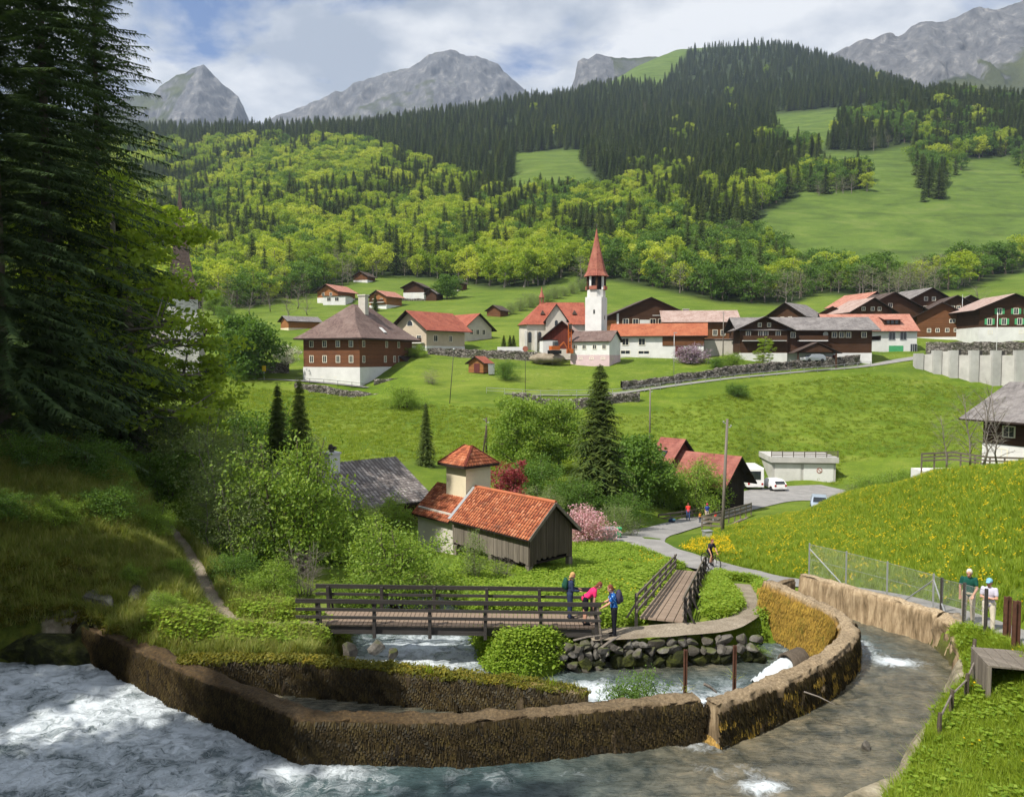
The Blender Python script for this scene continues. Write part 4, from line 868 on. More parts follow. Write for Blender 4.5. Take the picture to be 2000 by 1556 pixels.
kind = np.full(len(C), -1); rr_ = RNG.uniform(0, 1, len(C)); dens = RNG.uniform(0, 1, len(C))
clump_n = fbm(C[:, 0] * 0.018, C[:, 1] * 0.011, 3, 91)
for zp, fc, fb, spc in ZONES:
    ins = poly_sd(cpx, cpy, zp) < 0
    ins &= dens < (6.6 / spc) ** 2 * 1.5 if spc > 7 else True
    f_c = np.clip(fc + (clump_n * 1.1 if 0.1 < fc < 0.9 else 0), 0, 1)
    kk = np.where(rr_ < f_c * (1 - fb), 0, np.where(rr_ > 1 - fb, 3, 1)); kk = np.where((kk == 1) & ((cpx > 1130) & (cpy > 440) | (cpx > 1500)) & (dens * 7 % 1 < 0.6), 2, kk)
    kk = np.where((kk == 1) & (fc < .5) & (cpx < 1150) & (fbm(C[:, 0] * .03 + 7, C[:, 1] * .02, 3, 93) + (dens * 13 % 1 - .5) * .7 > .34), 2, kk)
    kind = np.where(ins, kk, kind)
kind = np.where(poly_sd(cpx, cpy, CLEAR) < 0, -1, kind)
kind = np.where((cpx < -250) | (cpx > 2250), -1, kind)
hts = np.where(kind == 0, RNG.uniform(17, 28, len(C)) * np.clip(0.78 + C[:, 1] / 4500, 0.75, 1.1), RNG.uniform(11, 17.5, len(C)) * np.clip(0.8 + C[:, 1] / 1500, 1.0, 1.6))
hts = np.where((kind == 3), hts * 0.8, hts)
def scatter(name, label, cat, pts, rot, scl, var, protos, wide=None):
    """one mass of plants: prototype meshes set out on points by geometry nodes"""
    me = bpy.data.meshes.new(name); me.vertices.add(len(pts)); me.vertices.foreach_set('co', np.ascontiguousarray(pts, np.float32).ravel())
    fattr(me, 'rot', rot); fattr(me, 'scl', scl)
    a = me.attributes.new('var', 'INT', 'POINT'); a.data.foreach_set('value', np.ascontiguousarray(var, np.int32))
    fattr(me, 'wide', np.ones(len(pts)) if wide is None else wide)
    o = link(name, me); tag(o, label, cat, kind='stuff')
    ng = bpy.data.node_groups.new(name, 'GeometryNodeTree'); ng.interface.new_socket('Geometry', in_out='INPUT', socket_type='NodeSocketGeometry'); ng.interface.new_socket('Geometry', in_out='OUTPUT', socket_type='NodeSocketGeometry')
    N, L = ng.nodes, ng.links; gi = N.new('NodeGroupInput'); go = N.new('NodeGroupOutput'); jn = N.new('GeometryNodeJoinGeometry')
    def named(nm, ty): n = N.new('GeometryNodeInputNamedAttribute'); n.data_type = ty; n.inputs[0].default_value = nm; return n.outputs[0]
    cr = N.new('ShaderNodeCombineXYZ'); L.new(named('rot', 'FLOAT'), cr.inputs[2]); cs = N.new('ShaderNodeCombineXYZ'); s_ = named('scl', 'FLOAT')
    mw = N.new('ShaderNodeMath'); mw.operation = 'MULTIPLY'; L.new(s_, mw.inputs[0]); L.new(named('wide', 'FLOAT'), mw.inputs[1])
    L.new(mw.outputs[0], cs.inputs[0]); L.new(mw.outputs[0], cs.inputs[1]); L.new(s_, cs.inputs[2])
    vi = named('var', 'INT')
    for k, po in enumerate(protos):
        oi = N.new('GeometryNodeObjectInfo'); oi.transform_space = 'ORIGINAL'; oi.inputs['Object'].default_value = po; oi.inputs['As Instance'].default_value = True
        ip = N.new('GeometryNodeInstanceOnPoints'); L.new(gi.outputs[0], ip.inputs['Points']); L.new(oi.outputs['Geometry'], ip.inputs['Instance'])
        cm = N.new('FunctionNodeCompare'); cm.data_type = 'INT'; cm.operation = 'EQUAL'; cm.inputs[3].default_value = k; L.new(vi, cm.inputs[2]); L.new(cm.outputs[0], ip.inputs['Selection'])
        L.new(cr.outputs[0], ip.inputs['Rotation']); L.new(cs.outputs[0], ip.inputs['Scale']); L.new(ip.outputs[0], jn.inputs[0])
    L.new(jn.outputs[0], go.inputs[0]); md = o.modifiers.new('scatter', 'NODES'); md.node_group = ng; return o
WOODS = [(0, CON, 'spruce_tree', 'dark spruce standing in the mixed wood above the village', 'spruces of the hillside wood', 'spruce_forest', 'dense dark spruce forest clothing the upper hill'),
         (1, BEE, 'beech_tree', 'bright fresh green beech standing in the sunlit hillside wood', 'beeches of the hillside wood', 'beech_forest', 'bright spring green beech wood on the far slope'),
         (2, ASH, 'ash_tree', 'deep green leafy tree in the wood edge below the meadow', 'leafy trees of the wood edge', 'ash_wood', 'deep green leafy wood along the lower slope'),
         (3, BAR, 'budding_tree', 'grey budding tree with bare twigs along the wood edge', 'budding trees of the wood edge', 'budding_wood', 'grey budding trees scattered through the wood')]
for kd, meshes, nm, lab, grp, sname, slab in WOODS:
    I = np.nonzero(kind == kd)[0]; vis = (cpx[I] > -20) & (cpx[I] < 2020); I = np.concatenate([I[vis][np.argsort(-(hts[I[vis]] / C[I[vis], 1]))], I[~vis]])
    head, rest = I[:290], I[290:]; protos = []
    for j, i in enumerate(head):
        v = j % len(meshes); o = link(nm, meshes[v]); o.location = (C3[i, 0], C3[i, 1], C3[i, 2] - 0.4); w_ = random.uniform(0.9, 1.2)
        o.rotation_euler = (0, 0, random.uniform(0, 6.28)); o.scale = (hts[i] * w_, hts[i] * w_, hts[i]); tag(o, lab, 'tree', grp)
        if len(protos) < len(meshes): protos.append(o)
    if len(rest) > 4:
        scatter(sname, slab, 'forest', C3[rest] - [0, 0, 0.4], RNG.uniform(0, 6.28, len(rest)), hts[rest], RNG.integers(0, len(meshes), len(rest)), protos, RNG.uniform(0.9, 1.25, len(rest)))
print('trees', [(int((kind == k).sum())) for k in range(4)])
# ------------------------------------------------------------------ building materials
wood('dark_timber', (0.085, 0.042, 0.022), (0.022, 0.012, 0.008), 0.22, 'h'); wood('brown_timber', (0.17, 0.075, 0.032), (0.06, 0.026, 0.014), 0.22, 'h')
wood('orange_timber', (0.34, 0.15, 0.055), (0.15, 0.065, 0.028), 0.2, 'h'); wood('shingle', (0.20, 0.085, 0.04), (0.055, 0.024, 0.016), 0.13, 'h')
wood('grey_timber', (0.24, 0.21, 0.175), (0.055, 0.046, 0.038), 0.16, 'z'); wood('dark_board', (0.035, 0.024, 0.024), (0.012, 0.009, 0.009), 0.16, 'z')
wood('black_rail', (0.062, 0.056, 0.052), (0.018, 0.016, 0.015), 0.3, 'h'); wood('deck_plank', (0.30, 0.23, 0.175), (0.14, 0.10, 0.075), 0.3, 'h'); wood('grey_rail', (0.20, 0.17, 0.14), (0.07, 0.058, 0.046), 0.3, 'h')
wood('gable_shade_board', (0.12, 0.095, 0.075), (0.03, 0.024, 0.02), 0.16, 'z'); wood('red_board', (0.15, 0.035, 0.022), (0.06, 0.016, 0.012), 0.18, 'z')  # mill gable timber: darker copy, the shade on that end put into its colour
simple('white_plaster', (0.62, 0.62, 0.61), 0.9, 0.10, 0.6, bstr=0.3); simple('cream_plaster', (0.62, 0.55, 0.40), 0.9, 0.12, 0.8); simple('grey_plaster', (0.50, 0.47, 0.42), 0.9, 0.14, 0.6)
simple('pink_plaster', (0.55, 0.42, 0.44), 0.9, 0.1, 0.7); simple('tan_plaster', (0.45, 0.38, 0.29), 0.9, 0.1, 0.7)
simple('concrete', (0.42, 0.41, 0.39), 0.9, 0.18, 0.5, bstr=0.4); simple('pale_concrete', (0.58, 0.57, 0.55), 0.9, 0.14, 0.5, bstr=0.4)
simple('white_paint', (0.64, 0.64, 0.63), 0.6, 0.05, 2); simple('window_frame', (0.70, 0.66, 0.56), 0.6, 0.06, 4); simple('green_paint', (0.06, 0.30, 0.13), 0.6, 0.15, 2); simple('red_door', (0.11, 0.028, 0.026), 0.7, 0.2, 3)
simple('metal_grey', (0.42, 0.43, 0.44), 0.45, 0.1, 4, metal=0.6); simple('steel_dark', (0.06, 0.055, 0.05), 0.6, 0.3, 5, metal=0.3); simple('rust', (0.10, 0.045, 0.028), 0.85, 0.5, 6)
simple('dark_trim', (0.03, 0.02, 0.016), 0.8, 0.2, 3); simple('orange_paint', (0.42, 0.10, 0.02), 0.5, 0.1, 2); simple('black', (0.012, 0.012, 0.013), 0.6, 0.1, 3)
t = NT('glass_pane'); t.bsdf((0.02, 0.025, 0.03), 0.06, 0.6)
tiles('tile_red', (0.30, 0.085, 0.052), (0.20, 0.055, 0.036), (0.37, 0.125, 0.08)); tiles('tile_orange', (0.34, 0.105, 0.05), (0.24, 0.07, 0.035), (0.40, 0.15, 0.075)); tiles('tile_brown', (0.155, 0.105, 0.092), (0.095, 0.062, 0.055), (0.21, 0.155, 0.135))
tiles('tile_grey', (0.19, 0.175, 0.17), (0.11, 0.10, 0.098), (0.28, 0.26, 0.25)); tiles('tile_dark', (0.085, 0.06, 0.05), (0.045, 0.032, 0.028), (0.13, 0.10, 0.085)); tiles('tile_pink', (0.40, 0.18, 0.13), (0.30, 0.12, 0.085), (0.46, 0.25, 0.19)); tiles('tile_pale', (0.36, 0.27, 0.24), (0.26, 0.17, 0.14), (0.46, 0.36, 0.32)); tiles('tile_barn', (0.25, 0.085, 0.065), (0.16, 0.05, 0.04), (0.33, 0.14, 0.11), 0.4, 0.42); tiles('tile_spire', (0.30, 0.10, 0.07), (0.18, 0.055, 0.04), (0.35, 0.15, 0.10), 0.25, 0.3)
t = NT('dry_stone'); p = t.pos(); vo = t.new('ShaderNodeTexVoronoi', feature='F1'); vo.inputs['Scale'].default_value = 3.2; mp = t.new('ShaderNodeMapping'); mp.inputs['Scale'].default_value = (0.8, 0.8, 1.6); t.link(p, mp.inputs[0]); t.link(mp.outputs[0], vo.inputs['Vector'])
ve = t.new('ShaderNodeTexVoronoi', feature='DISTANCE_TO_EDGE'); ve.inputs['Scale'].default_value = 3.2; t.link(mp.outputs[0], ve.inputs['Vector'])
wv_ = t.new('ShaderNodeTexWhiteNoise', noise_dimensions='3D'); t.link(vo.outputs['Position'], wv_.inputs['Vector']); c = t.ramp(wv_.outputs['Value'], [(0.0, (0.06, 0.052, 0.045)), (0.6, (0.20, 0.18, 0.16)), (1.0, (0.36, 0.33, 0.30))])
c = t.mix(t.ramp(t.noise(p, 0.7, 5, 0.7), [(0.5, (0, 0, 0)), (0.65, (0.7, 0.7, 0.7))]), c, (0.05, 0.07, 0.015)); eg = t.ramp(ve.outputs['Distance'], [(0.0, (0, 0, 0)), (0.12, (1, 1, 1))])
t.bsdf(t.mix(eg, (0.015, 0.013, 0.01), c), 0.95, 0.1, eg, 1.0, 0.08)
tiles('old_stone', (0.55, 0.54, 0.51), (0.30, 0.29, 0.27), (0.66, 0.65, 0.62), 0.55, 0.28)

def rz2(a): return math.cos(a), math.sin(a)
def anchored(px, py, Y, W, D, rz, anchor):
    p = at(px, py, Y); c, s = rz2(rz); ax = {'L': -W / 2, 'R': W / 2, 'C': 0}[anchor[1]]; ay = {'F': -D / 2, 'B': D / 2, 'C': 0}[anchor[0]]
    return Vector((p.x - (ax * c - ay * s), p.y - (ax * s + ay * c), p.z))
FACE = {'F': lambda W, D, u: ((u, -D / 2), (1, 0), (0, -1)), 'B': lambda W, D, u: ((-u, D / 2), (-1, 0), (0, 1)), 'L': lambda W, D, u: ((-W / 2, -u), (0, -1), (-1, 0)), 'R': lambda W, D, u: ((W / 2, u), (0, 1), (1, 0))}
WCACHE = {}
def wbox(mb, o, ex, n, u0, u1, z0, z1, d0, d1, mi=0):
    v = []
    for d in (d0, d1):
        for u, z in ((u0, z0), (u1, z0), (u1, z1), (u0, z1)): v.append((o[0] + ex[0] * u + n[0] * d, o[1] + ex[1] * u + n[1] * d, z))
    mb.add(v, ((3, 2, 1, 0), (4, 5, 6, 7), (0, 1, 5, 4), (1, 2, 6, 5), (2, 3, 7, 6), (3, 0, 4, 7)), mi)
def opening(root, W, D, spec, frame='window_frame'):
    """spec = (face, u, z, w, h, style)"""
    f, u, z, w, h = spec[:5]; style = spec[5] if len(spec) > 5 else 'w'
    key = (style, round(w, 2), round(h, 2), frame)
    if key not in WCACHE:
        fm, pm, sm = MB(), MB(), MB(); o, ex, n = (0, 0), (1, 0), (0, -1); t_ = min(0.09, w * 0.12)
        if style == 'd':
            wbox(fm, o, ex, n, -w / 2, w / 2, 0, h, -0.1, 0.03); wbox(pm, o, ex, n, -w / 2 + t_, w / 2 - t_, h * 0.1, h - t_, -0.1, 0.045)
        elif style == 'a':
            k = 7; ring = [(-w / 2, 0), (w / 2, 0)] + [(w / 2 * math.cos(PI * i / k), h - w / 2 + w / 2 * math.sin(PI * i / k)) for i in range(k + 1)]
            fm.poly([(x * 1.3, -0.025, (y_ - h / 2) * 1.12 + h / 2) for x, y_ in ring]); pm.poly([(x, -0.045, y_) for x, y_ in ring])
        else:
            for a in ((-w / 2 - t_, -w / 2 + t_ * 0.3, -t_, h + t_), (w / 2 - t_ * 0.3, w / 2 + t_, -t_, h + t_)): wbox(fm, o, ex, n, a[0], a[1], a[2], a[3], -0.1, 0.06)
            wbox(fm, o, ex, n, -w / 2 + t_ * 0.3, w / 2 - t_ * 0.3, -t_, 0.0, -0.1, 0.09); wbox(fm, o, ex, n, -w / 2 + t_ * 0.3, w / 2 - t_ * 0.3, h, h + t_, -0.1, 0.06)
            wbox(fm, o, ex, n, -t_ * 0.35, t_ * 0.35, 0.0, h, -0.1, 0.045); wbox(pm, o, ex, n, -w / 2 + t_ * 0.3, w / 2 - t_ * 0.3, 0.0, h, -0.1, 0.02)
        nm = {'d': 'door', 'a': 'window'}.get(style, 'window')
        WCACHE[key] = (nm, fm.mesh(nm, 'red_door' if style == 'd' else frame), pm.mesh('pane', 'red_door' if style == 'd' else 'glass_pane'))
    nm, fme, pme = WCACHE[key]; o, ex, n = FACE[f](W, D, u)
    wo = link(nm, fme, root, (o[0], o[1], z)); wo.rotation_euler = (0, 0, math.atan2(ex[1], ex[0])); po = link('panel' if style == 'd' else 'pane', pme, wo)
    if 's' in style:
        key2 = ('shut', round(w, 2), round(h, 2))
        if key2 not in WCACHE:
            s_ = MB(); s_.box(-w * 0.27, w * 0.27, -0.07, -0.02, 0, h); WCACHE[key2] = s_.mesh('shutter', 'green_paint')
        for sg in (-1, 1):
            so = link('shutter', WCACHE[key2], root, (o[0] + ex[0] * sg * w * 0.86, o[1] + ex[1] * sg * w * 0.86, z)); so.rotation_euler = wo.rotation_euler
    return wo
def house(name, label, px, py, Y, W, D, H, rise, rz, anchor='FC', wall='dark_timber', plinth='white_plaster', bh=0.0, roof='tile_red', oe=0.9, og=0.9, wins=(), chim=None, cat='house', frame='window_frame', gable=None, sink=2.0, hip=0.0, group=None, balc=()):
    """gabled house: gable wall F looks along local -y, ridge along local y"""
    rz = R(rz); o = thing(name, label, cat, anchored(px, py, Y, W, D, rz, anchor), rz, group)
    if bh > 0 or True:
        b = MB(); b.box(-W / 2 - 0.03, W / 2 + 0.03, -D / 2 - 0.03, D / 2 + 0.03, -sink, max(bh, 0.15)); b.build('plinth', plinth, o)
    z0 = max(bh, 0.15); w = MB(); w.box(-W / 2, W / 2, -D / 2, D / 2, z0, H)
    w.build('wall', wall, o)
    for y0, y1 in ((-D / 2, -D / 2 + 0.2), (D / 2 - 0.2, D / 2)):
        g = MB(); a = [(-W / 2, y0, H), (W / 2, y0, H), (0, y0, H + rise)]; b_ = [(x, y1, z) for x, _, z in a]
        g.add(a + b_, ((0, 1, 2), (5, 4, 3), (1, 4, 5, 2), (3, 0, 2, 5))); g.build('gable', gable or wall, o)
    r = MB(); th = 0.16; k = rise / (W / 2); ze = H - k * oe; sl = math.hypot(W / 2 + oe, rise + k * oe); DL = D / 2 + og
    for s in (-1, 1):
        xe = s * (W / 2 + oe); e = 0.05
        A, B, C_, D_ = (xe, -DL, ze + e), (xe, DL, ze + e), (0, DL - hip, H + rise + e), (0, -DL + hip, H + rise + e)
        uv = [(0, 0), (2 * DL, 0), (2 * DL - hip, sl), (hip, sl)]
        if s < 0: r.quad(B, A, D_, C_, 0, [uv[1], uv[0], uv[3], uv[2]])
        else: r.quad(A, B, C_, D_, 0, uv)
        lo = [(x, y, z - th) for x, y, z in (A, B, C_, D_)]
        r.quad(*(lo if s < 0 else lo[::-1]), 1); r.quad(A, lo[0], lo[1], B, 1) ; r.quad(A, D_, lo[3], lo[0], 1); r.quad(B, lo[1], lo[2], C_, 1)
    if hip > 0:
        for s in (-1, 1):
            a, b_, c = (-(W / 2 + oe), s * DL, ze + 0.05), (W / 2 + oe, s * DL, ze + 0.05), (0, s * (DL - hip), H + rise + 0.05)
            pts = [a, b_, c] if s < 0 else [b_, a, c]; r.poly(pts, 0, [(0, 0), (W + 2 * oe, 0), (W / 2 + oe, sl)])
            r.poly([(x, y, z - th) for x, y, z in pts[::-1]], 1)
    r.build('roof', [roof, 'dark_trim'], o)
    for s in wins: opening(o, W, D, s, frame)
    if chim:
        for cx, cy, cw, ch in (chim if isinstance(chim, list) else [chim]):
            m = MB(); zc_ = H + rise * (1 - abs(cx) / (W / 2)); m.cbox((cx, cy, zc_ + ch / 2 - 0.5), (cw, cw * 0.8, ch + 1)); m.cbox((cx, cy, zc_ + ch + 0.08), (cw * 1.25, cw, 0.14)); m.build('chimney', 'grey_plaster', o)
    for f, u, z, w_, dp in balc:
        (q, ex, n) = FACE[f](W, D, u); m = MB(); wbox(m, q, ex, n, -w_ / 2, w_ / 2, z - 0.18, z, -0.05, dp, 0); wbox(m, q, ex, n, -w_ / 2, w_ / 2, z + 0.02, z + 0.9, dp - 0.07, dp + 0.01, 1); m.build('balcony', ['white_paint', 'dark_timber'], o)
    return o
def row(face, us, z, w, h, st='w'): return [(face, u, z, w, h, st) for u in us]

# ---- brown hipped-roof house
W, D = 12.2, 19.0; rz = R(-22)
o = thing('hipped_house', 'big brown shingled house with bell-shaped hipped roof on white base', 'house', anchored(703, 753, 138, W, D, rz, 'FR'), rz)
b = MB(); b.box(-W / 2 - .08, W / 2 + .08, -D / 2 - .08, D / 2 + .08, -2, 3.3); b.build('plinth', 'white_plaster', o)
b = MB(); b.box(-W / 2, W / 2, -D / 2, D / 2, 3.3, 9.0); b.build('wall', 'shingle', o)
r = MB(); rings = [(1.35, 8.55), (0.0, 9.5), (-2.4, 11.6), (-5.2, 14.6)]
for (o0, z0), (o1, z1) in zip(rings[:-1], rings[1:]):
    for sx, sy in ((0, -1), (1, 0), (0, 1), (-1, 0)):
        def cor(off, k):
            hx, hy = W / 2 + off, D / 2 + off * (1.0 if off > -3 else 1.25)
            return {(0, -1): [(-hx, -hy), (hx, -hy)], (1, 0): [(hx, -hy), (hx, hy)], (0, 1): [(hx, hy), (-hx, hy)], (-1, 0): [(-hx, hy), (-hx, -hy)]}[(sx, sy)][k]
        a, b_ = cor(o0, 0), cor(o0, 1); c, d = cor(o1, 1), cor(o1, 0); ln = math.hypot(b_[0] - a[0], b_[1] - a[1]); l2 = math.hypot(c[0] - d[0], c[1] - d[1]); s0 = z0 * 1.4; s1 = z1 * 1.4
        r.quad((*a, z0), (*b_, z0), (*c, z1), (*d, z1), 0, [(-ln / 2, s0), (ln / 2, s0), (l2 / 2, s1), (-l2 / 2, s1)])
hx, hy = W / 2 - 5.2, D / 2 - 5.2 * 1.25
r.poly([(-hx, -hy, 14.6), (hx, -hy, 14.6), (0, -hy + .5, 15.2)]); r.poly([(hx, hy, 14.6), (-hx, hy, 14.6), (0, hy - .5, 15.2)]); r.quad((hx, -hy, 14.6), (hx, hy, 14.6), (0, hy - .5, 15.2), (0, -hy + .5, 15.2)); r.quad((-hx, hy, 14.6), (-hx, -hy, 14.6), (0, -hy + .5, 15.2), (0, hy - .5, 15.2))
ro = r.build('roof', 'tile_brown', o)
m = MB(); m.box(-W / 2 - 1.3, W / 2 + 1.3, -D / 2 - 1.3, D / 2 + 1.3, 8.3, 8.52); m.build('eave_board', 'dark_trim', o)
m = MB(); m.cbox((1.5, -1.0, 15.0), (1.5, 1.2, 3.6)); m.cbox((1.5, -1.0, 16.9), (1.8, 1.5, 0.25)); m.build('chimney', 'grey_plaster', o)
m = MB(); m.beam((W / 2 - 1.2, -0.5, 10.75), (W / 2 - 0.1, -0.5, 9.8), 0.9, 0.12); m.build('skylight', 'white_paint', o)
for s in row('F', (-4.3, -1.4, 1.5, 4.3), 7.0, 0.75, 1.05) + row('F', (-4.3, -1.4, 1.5, 4.3), 4.2, 0.75, 1.15) + row('R', (-8.2, -0.3, 4.2), 7.0, 0.7, 1.05) + row('R', (-8.2, -0.8, 2.6, 4.4, 6.6), 4.2, 0.7, 1.1) + row('F', (-2.0, 0.9), 1.5, 0.7, 0.7) + [('F', -5.0, 0.35, 1.0, 2.2, 'd'), ('F', 4.2, 0.2, 1.0, 2.2, 'd')]: opening(o, W, D, s)
m = MB(); m.box(W / 2, W / 2 + 3.2, 4.5, D / 2 - 0.2, -1, 3.0); m.build('annex_wall', 'white_plaster', o); m = MB(); m.quad((W / 2, 4.0, 5.4), (W / 2 + 4.0, 4.0, 3.0), (W / 2 + 4.0, D / 2, 3.0), (W / 2, D / 2, 5.4)); m.quad((W / 2, D / 2, 5.2), (W / 2 + 4.0, D / 2, 2.8), (W / 2 + 4.0, 4.0, 2.8), (W / 2, 4.0, 5.2)); m.build('annex_roof', 'dark_trim', o)
m = MB(); m.box(W / 2, W / 2 + 3.1, 4.6, 4.8, 3.0, 3.05); m.poly([(W / 2, 4.52, 3.0), (W / 2 + 3.2, 4.52, 3.0), (W / 2 + 3.2, 4.52, 3.3), (W / 2, 4.52, 5.2)]); m.build('annex_gable', 'orange_timber', o)

# ---- village houses
house('gabled_house', 'tan rendered house with red tiled roof, balcony and arched attic window', 833, 690, 162, 9.4, 12.6, 5.7, 3.4, -36, 'FR', 'tan_plaster', 'white_plaster', 1.6, 'tile_red', 1.3, 1.4, row('F', (-2.6, 0.2, 2.6), 2.6, 1.2, 1.2) + [('F', 0, 5.9, 1.5, 1.1, 'a'), ('R', -3.4, 2.6, 1.2, 1.2), ('R', 1.5, 2.6, 1.0, 1.2)], None, balc=(('F', 0, 2.3, 8.2, 1.0),))
house('gabled_house', 'grey rendered house with red roof and gable with six small windows', 905, 690, 184, 8.4, 15, 6.2, 3.4, 38, 'FL', 'grey_plaster', 'grey_plaster', 0, 'tile_red', 0.9, 1.1, row('F', (-1.8, 0, 1.8), 4.6, 0.8, 1.1) + row('F', (-1.8, 1.8), 1.6, 0.8, 1.1) + row('L', (-4, -1, 3), 3.4, 1.0, 1.1), None)
house('garden_hut', 'small brown wooden hut with red roof standing in the meadow', 944, 729, 141, 3.1, 3.0, 2.1, 1.0, -26, 'FR', 'orange_timber', 'dark_timber', 0, 'tile_red', 0.5, 0.5, [('F', 0.2, 0.2, 1.2, 1.6, 'd')], cat='hut')
house('pump_house', 'white house with pinkish base and brown roof below the church', 1190, 710, 150, 6.2, 8.2, 4.6, 1.9, 62, 'FL', 'white_plaster', 'pink_plaster', 1.7, 'tile_brown', 0.45, 0.5, row('L', (-3.1, -1.2, 1.0, 3.0), 2.9, 0.75, 0.75) + row('L', (-2, 0.4, 2.8), 0.9, 0.75, 0.28) + row('F', (-1.6, -0.6), 0.8, 0.3, 0.3))
o = house('timber_barn', 'huge dark timber barn with white corner posts and long window band', 1270, 662, 186, 25, 16, 4.6, 5.4, 3, 'FC', 'dark_timber', 'white_plaster', 0, 'tile_dark', 1.4, 0.9, row('F', (-6.0, -3.6, 0.6, 2.6, 4.6, 6.4, 8.2), 3.1, 1.3, 1.7), [(9.5, -5, 1.2, 1.4)], cat='barn')
for x0, x1, z1, mt in ((-8.2, -7.7, 6.1, 'white_paint'), (8.6, 9.2, 6.4, 'white_paint'), (-11.8, -8.3, 4.5, 'orange_timber'), (-0.6, 0.6, 0, None)):
    if mt: m = MB(); m.box(x0, x1, -8.12, -7.9, 0, z1); m.build('corner_post' if mt == 'white_paint' else 'board_panel', mt, o)
m = MB(); m.box(-7.6, 8.5, -8.1, -7.95, 2.6, 2.75); m.box(0.5, 8.5, -8.1, -7.95, 5.6, 5.75); m.box(-2.6, -0.2, -8.06, -7.95, 3.2, 4.6); m.build('white_band', 'white_paint', o)
o = house('low_house', 'low white house with bright orange tiled roof and timber barn end', 1374, 692, 157, 7.4, 18.5, 4.2, 2.3, 76, 'FL', 'white_plaster', 'white_plaster', 0, 'tile_orange', 0.7, 0.8, row('L', (-6.6, -3.2), 2.0, 1.3, 1.3) + [('L', -6.6, -0.3, 1.9, 1.1), ('L', -2.8, -0.3, 2.2, 1.0)], gable='dark_timber')
m = MB(); m.box(-3.82, -3.68, -9.3, -1.0, 1.8, 4.05); m.build('timber_cladding', 'brown_timber', o); m = MB(); m.box(-3.8, 3.8, -9.4, -9.24, 1.8, 4.2); m.build('timber_end', 'dark_timber', o); m = MB(); m.box(-3.83, -3.69, -5.2, -3.6, -0.4, 1.7); m.build('barn_door', 'red_door', o)
house('long_house', 'brown timber house with faded two-tone pink roof', 1442, 668, 178, 10, 17, 5.0, 2.6, 84, 'FL', 'brown_timber', 'grey_plaster', 0, 'tile_pale', 0.8, 0.6, row('L', (3.2, 5.0), 1.6, 0.9, 1.2))
house('concrete_shed', 'windowless pale concrete shed behind the lilac bush', 1440, 693, 160, 5.5, 8.2, 3.2, 0.15, 84, 'FL', 'grey_plaster', 'grey_plaster', 0, 'metal_grey' if False else 'tile_grey', 0.1, 0.1, cat='shed')
o = house('long_chalet', 'very long dark timber chalet with grey roof, white base and carport', 1702, 708, 152, 10.5, 25.5, 6.9, 2.3, 86, 'FL', 'dark_timber', 'white_plaster', 1.9, 'tile_grey', 1.3, 1.2, row('L', (-5.5, -2.5, 5.5, 6.9, 8.2, 11.2), 5.0, 0.85, 0.95) + row('L', (-9, -6.2), 0.5, 1.1, 0.9) + row('L', (5.6,), 0.3, 0.9, 1.3, 'd') + row('F', (-3, 1), 0.5, 1.2, 1.2), balc=(('L', 1.2, 4.4, 5.6, 1.0), ('F', -1, 4.4, 8, 1.8)))
m = MB()   # cross gable towards the camera
def gab(mb, x0, y0, y1, zb, ze, zr, hw):   # prism whose gable looks along local -x, centred on local y0
    mb.add([(x0, y0 - hw, zb), (x0, y0 + hw, zb), (x0, y0 + hw, ze), (x0, y0, zr), (x0, y0 - hw, ze)] + [(y1, y0 - hw, zb), (y1, y0 + hw, zb), (y1, y0 + hw, ze), (y1, y0, zr), (y1, y0 - hw, ze)], ((0, 4, 3, 2, 1), (5, 6, 7, 8, 9), (0, 5, 9, 4), (1, 2, 7, 6)))
gab(m, -6.0, 8.4, 0.2, 1.9, 6.9, 9.0, 4.6); m.build('cross_wing', 'dark_timber', o)
m = MB(); m.box(-6.05, -5.2, 3.8, 13.0, -2, 1.9); m.build('cross_base', 'white_plaster', o)
m = MB(); zr, ze = 9.15, 6.35
for s in (-1, 1):
    a = [(-7.2, 8.4, zr), (0.0, 8.4, zr), (0.0, 8.4 + s * 6.0, ze), (-7.2, 8.4 + s * 6.0, ze)]; uv = [(0, 6), (7, 6), (7, 0), (0, 0)]
    m.quad(*(a if s > 0 else a[::-1]), 0, uv if s > 0 else uv[::-1]); lo = [(x, y, z - .16) for x, y, z in a]; m.quad(*(lo[::-1] if s > 0 else lo), 1); m.quad(a[0], a[3], lo[3], lo[0], 1); m.quad(a[3], a[2], lo[2], lo[3], 1)
m.build('cross_roof', ['tile_grey', 'dark_trim'], o)
m = MB(); m.box(-7.1, -6.0, 4.2, 12.6, 4.25, 4.4); m.build('balcony_slab', 'white_paint', o); m = MB(); m.box(-7.15, -7.05, 4.2, 12.6, 4.42, 5.3); m.build('balcony_rail', 'dark_timber', o)
for yy in (5.6, 8.0, 9.0, 11.4):
    q = opening(o, 12.0, 25.5, ('L', -yy, 5.2, 0.8, 1.0)); 
for yy in (7.4, 9.2): opening(o, 12.0, 25.5, ('L', -yy, 7.1, 0.6, 0.7))
m = MB()
for s in (-1, 1):
    a = [(-9.6, -1.0, 4.0), (-5.2, -1.0, 4.0), (-5.2, -1.0 + s * 4.6, 1.9), (-9.6, -1.0 + s * 4.6, 1.9)]; uv = [(0, 5), (4, 5), (4, 0), (0, 0)]; m.quad(*(a if s > 0 else a[::-1]), 0, uv if s > 0 else uv[::-1]); lo = [(x, y, z - .14) for x, y, z in a]; m.quad(*(lo[::-1] if s > 0 else lo), 1); m.quad(a[0], a[3], lo[3], lo[0], 1); m.quad(a[3], a[2], lo[2], lo[3], 1)
cr = m.build('carport_roof', ['tile_dark', 'dark_trim'], o)
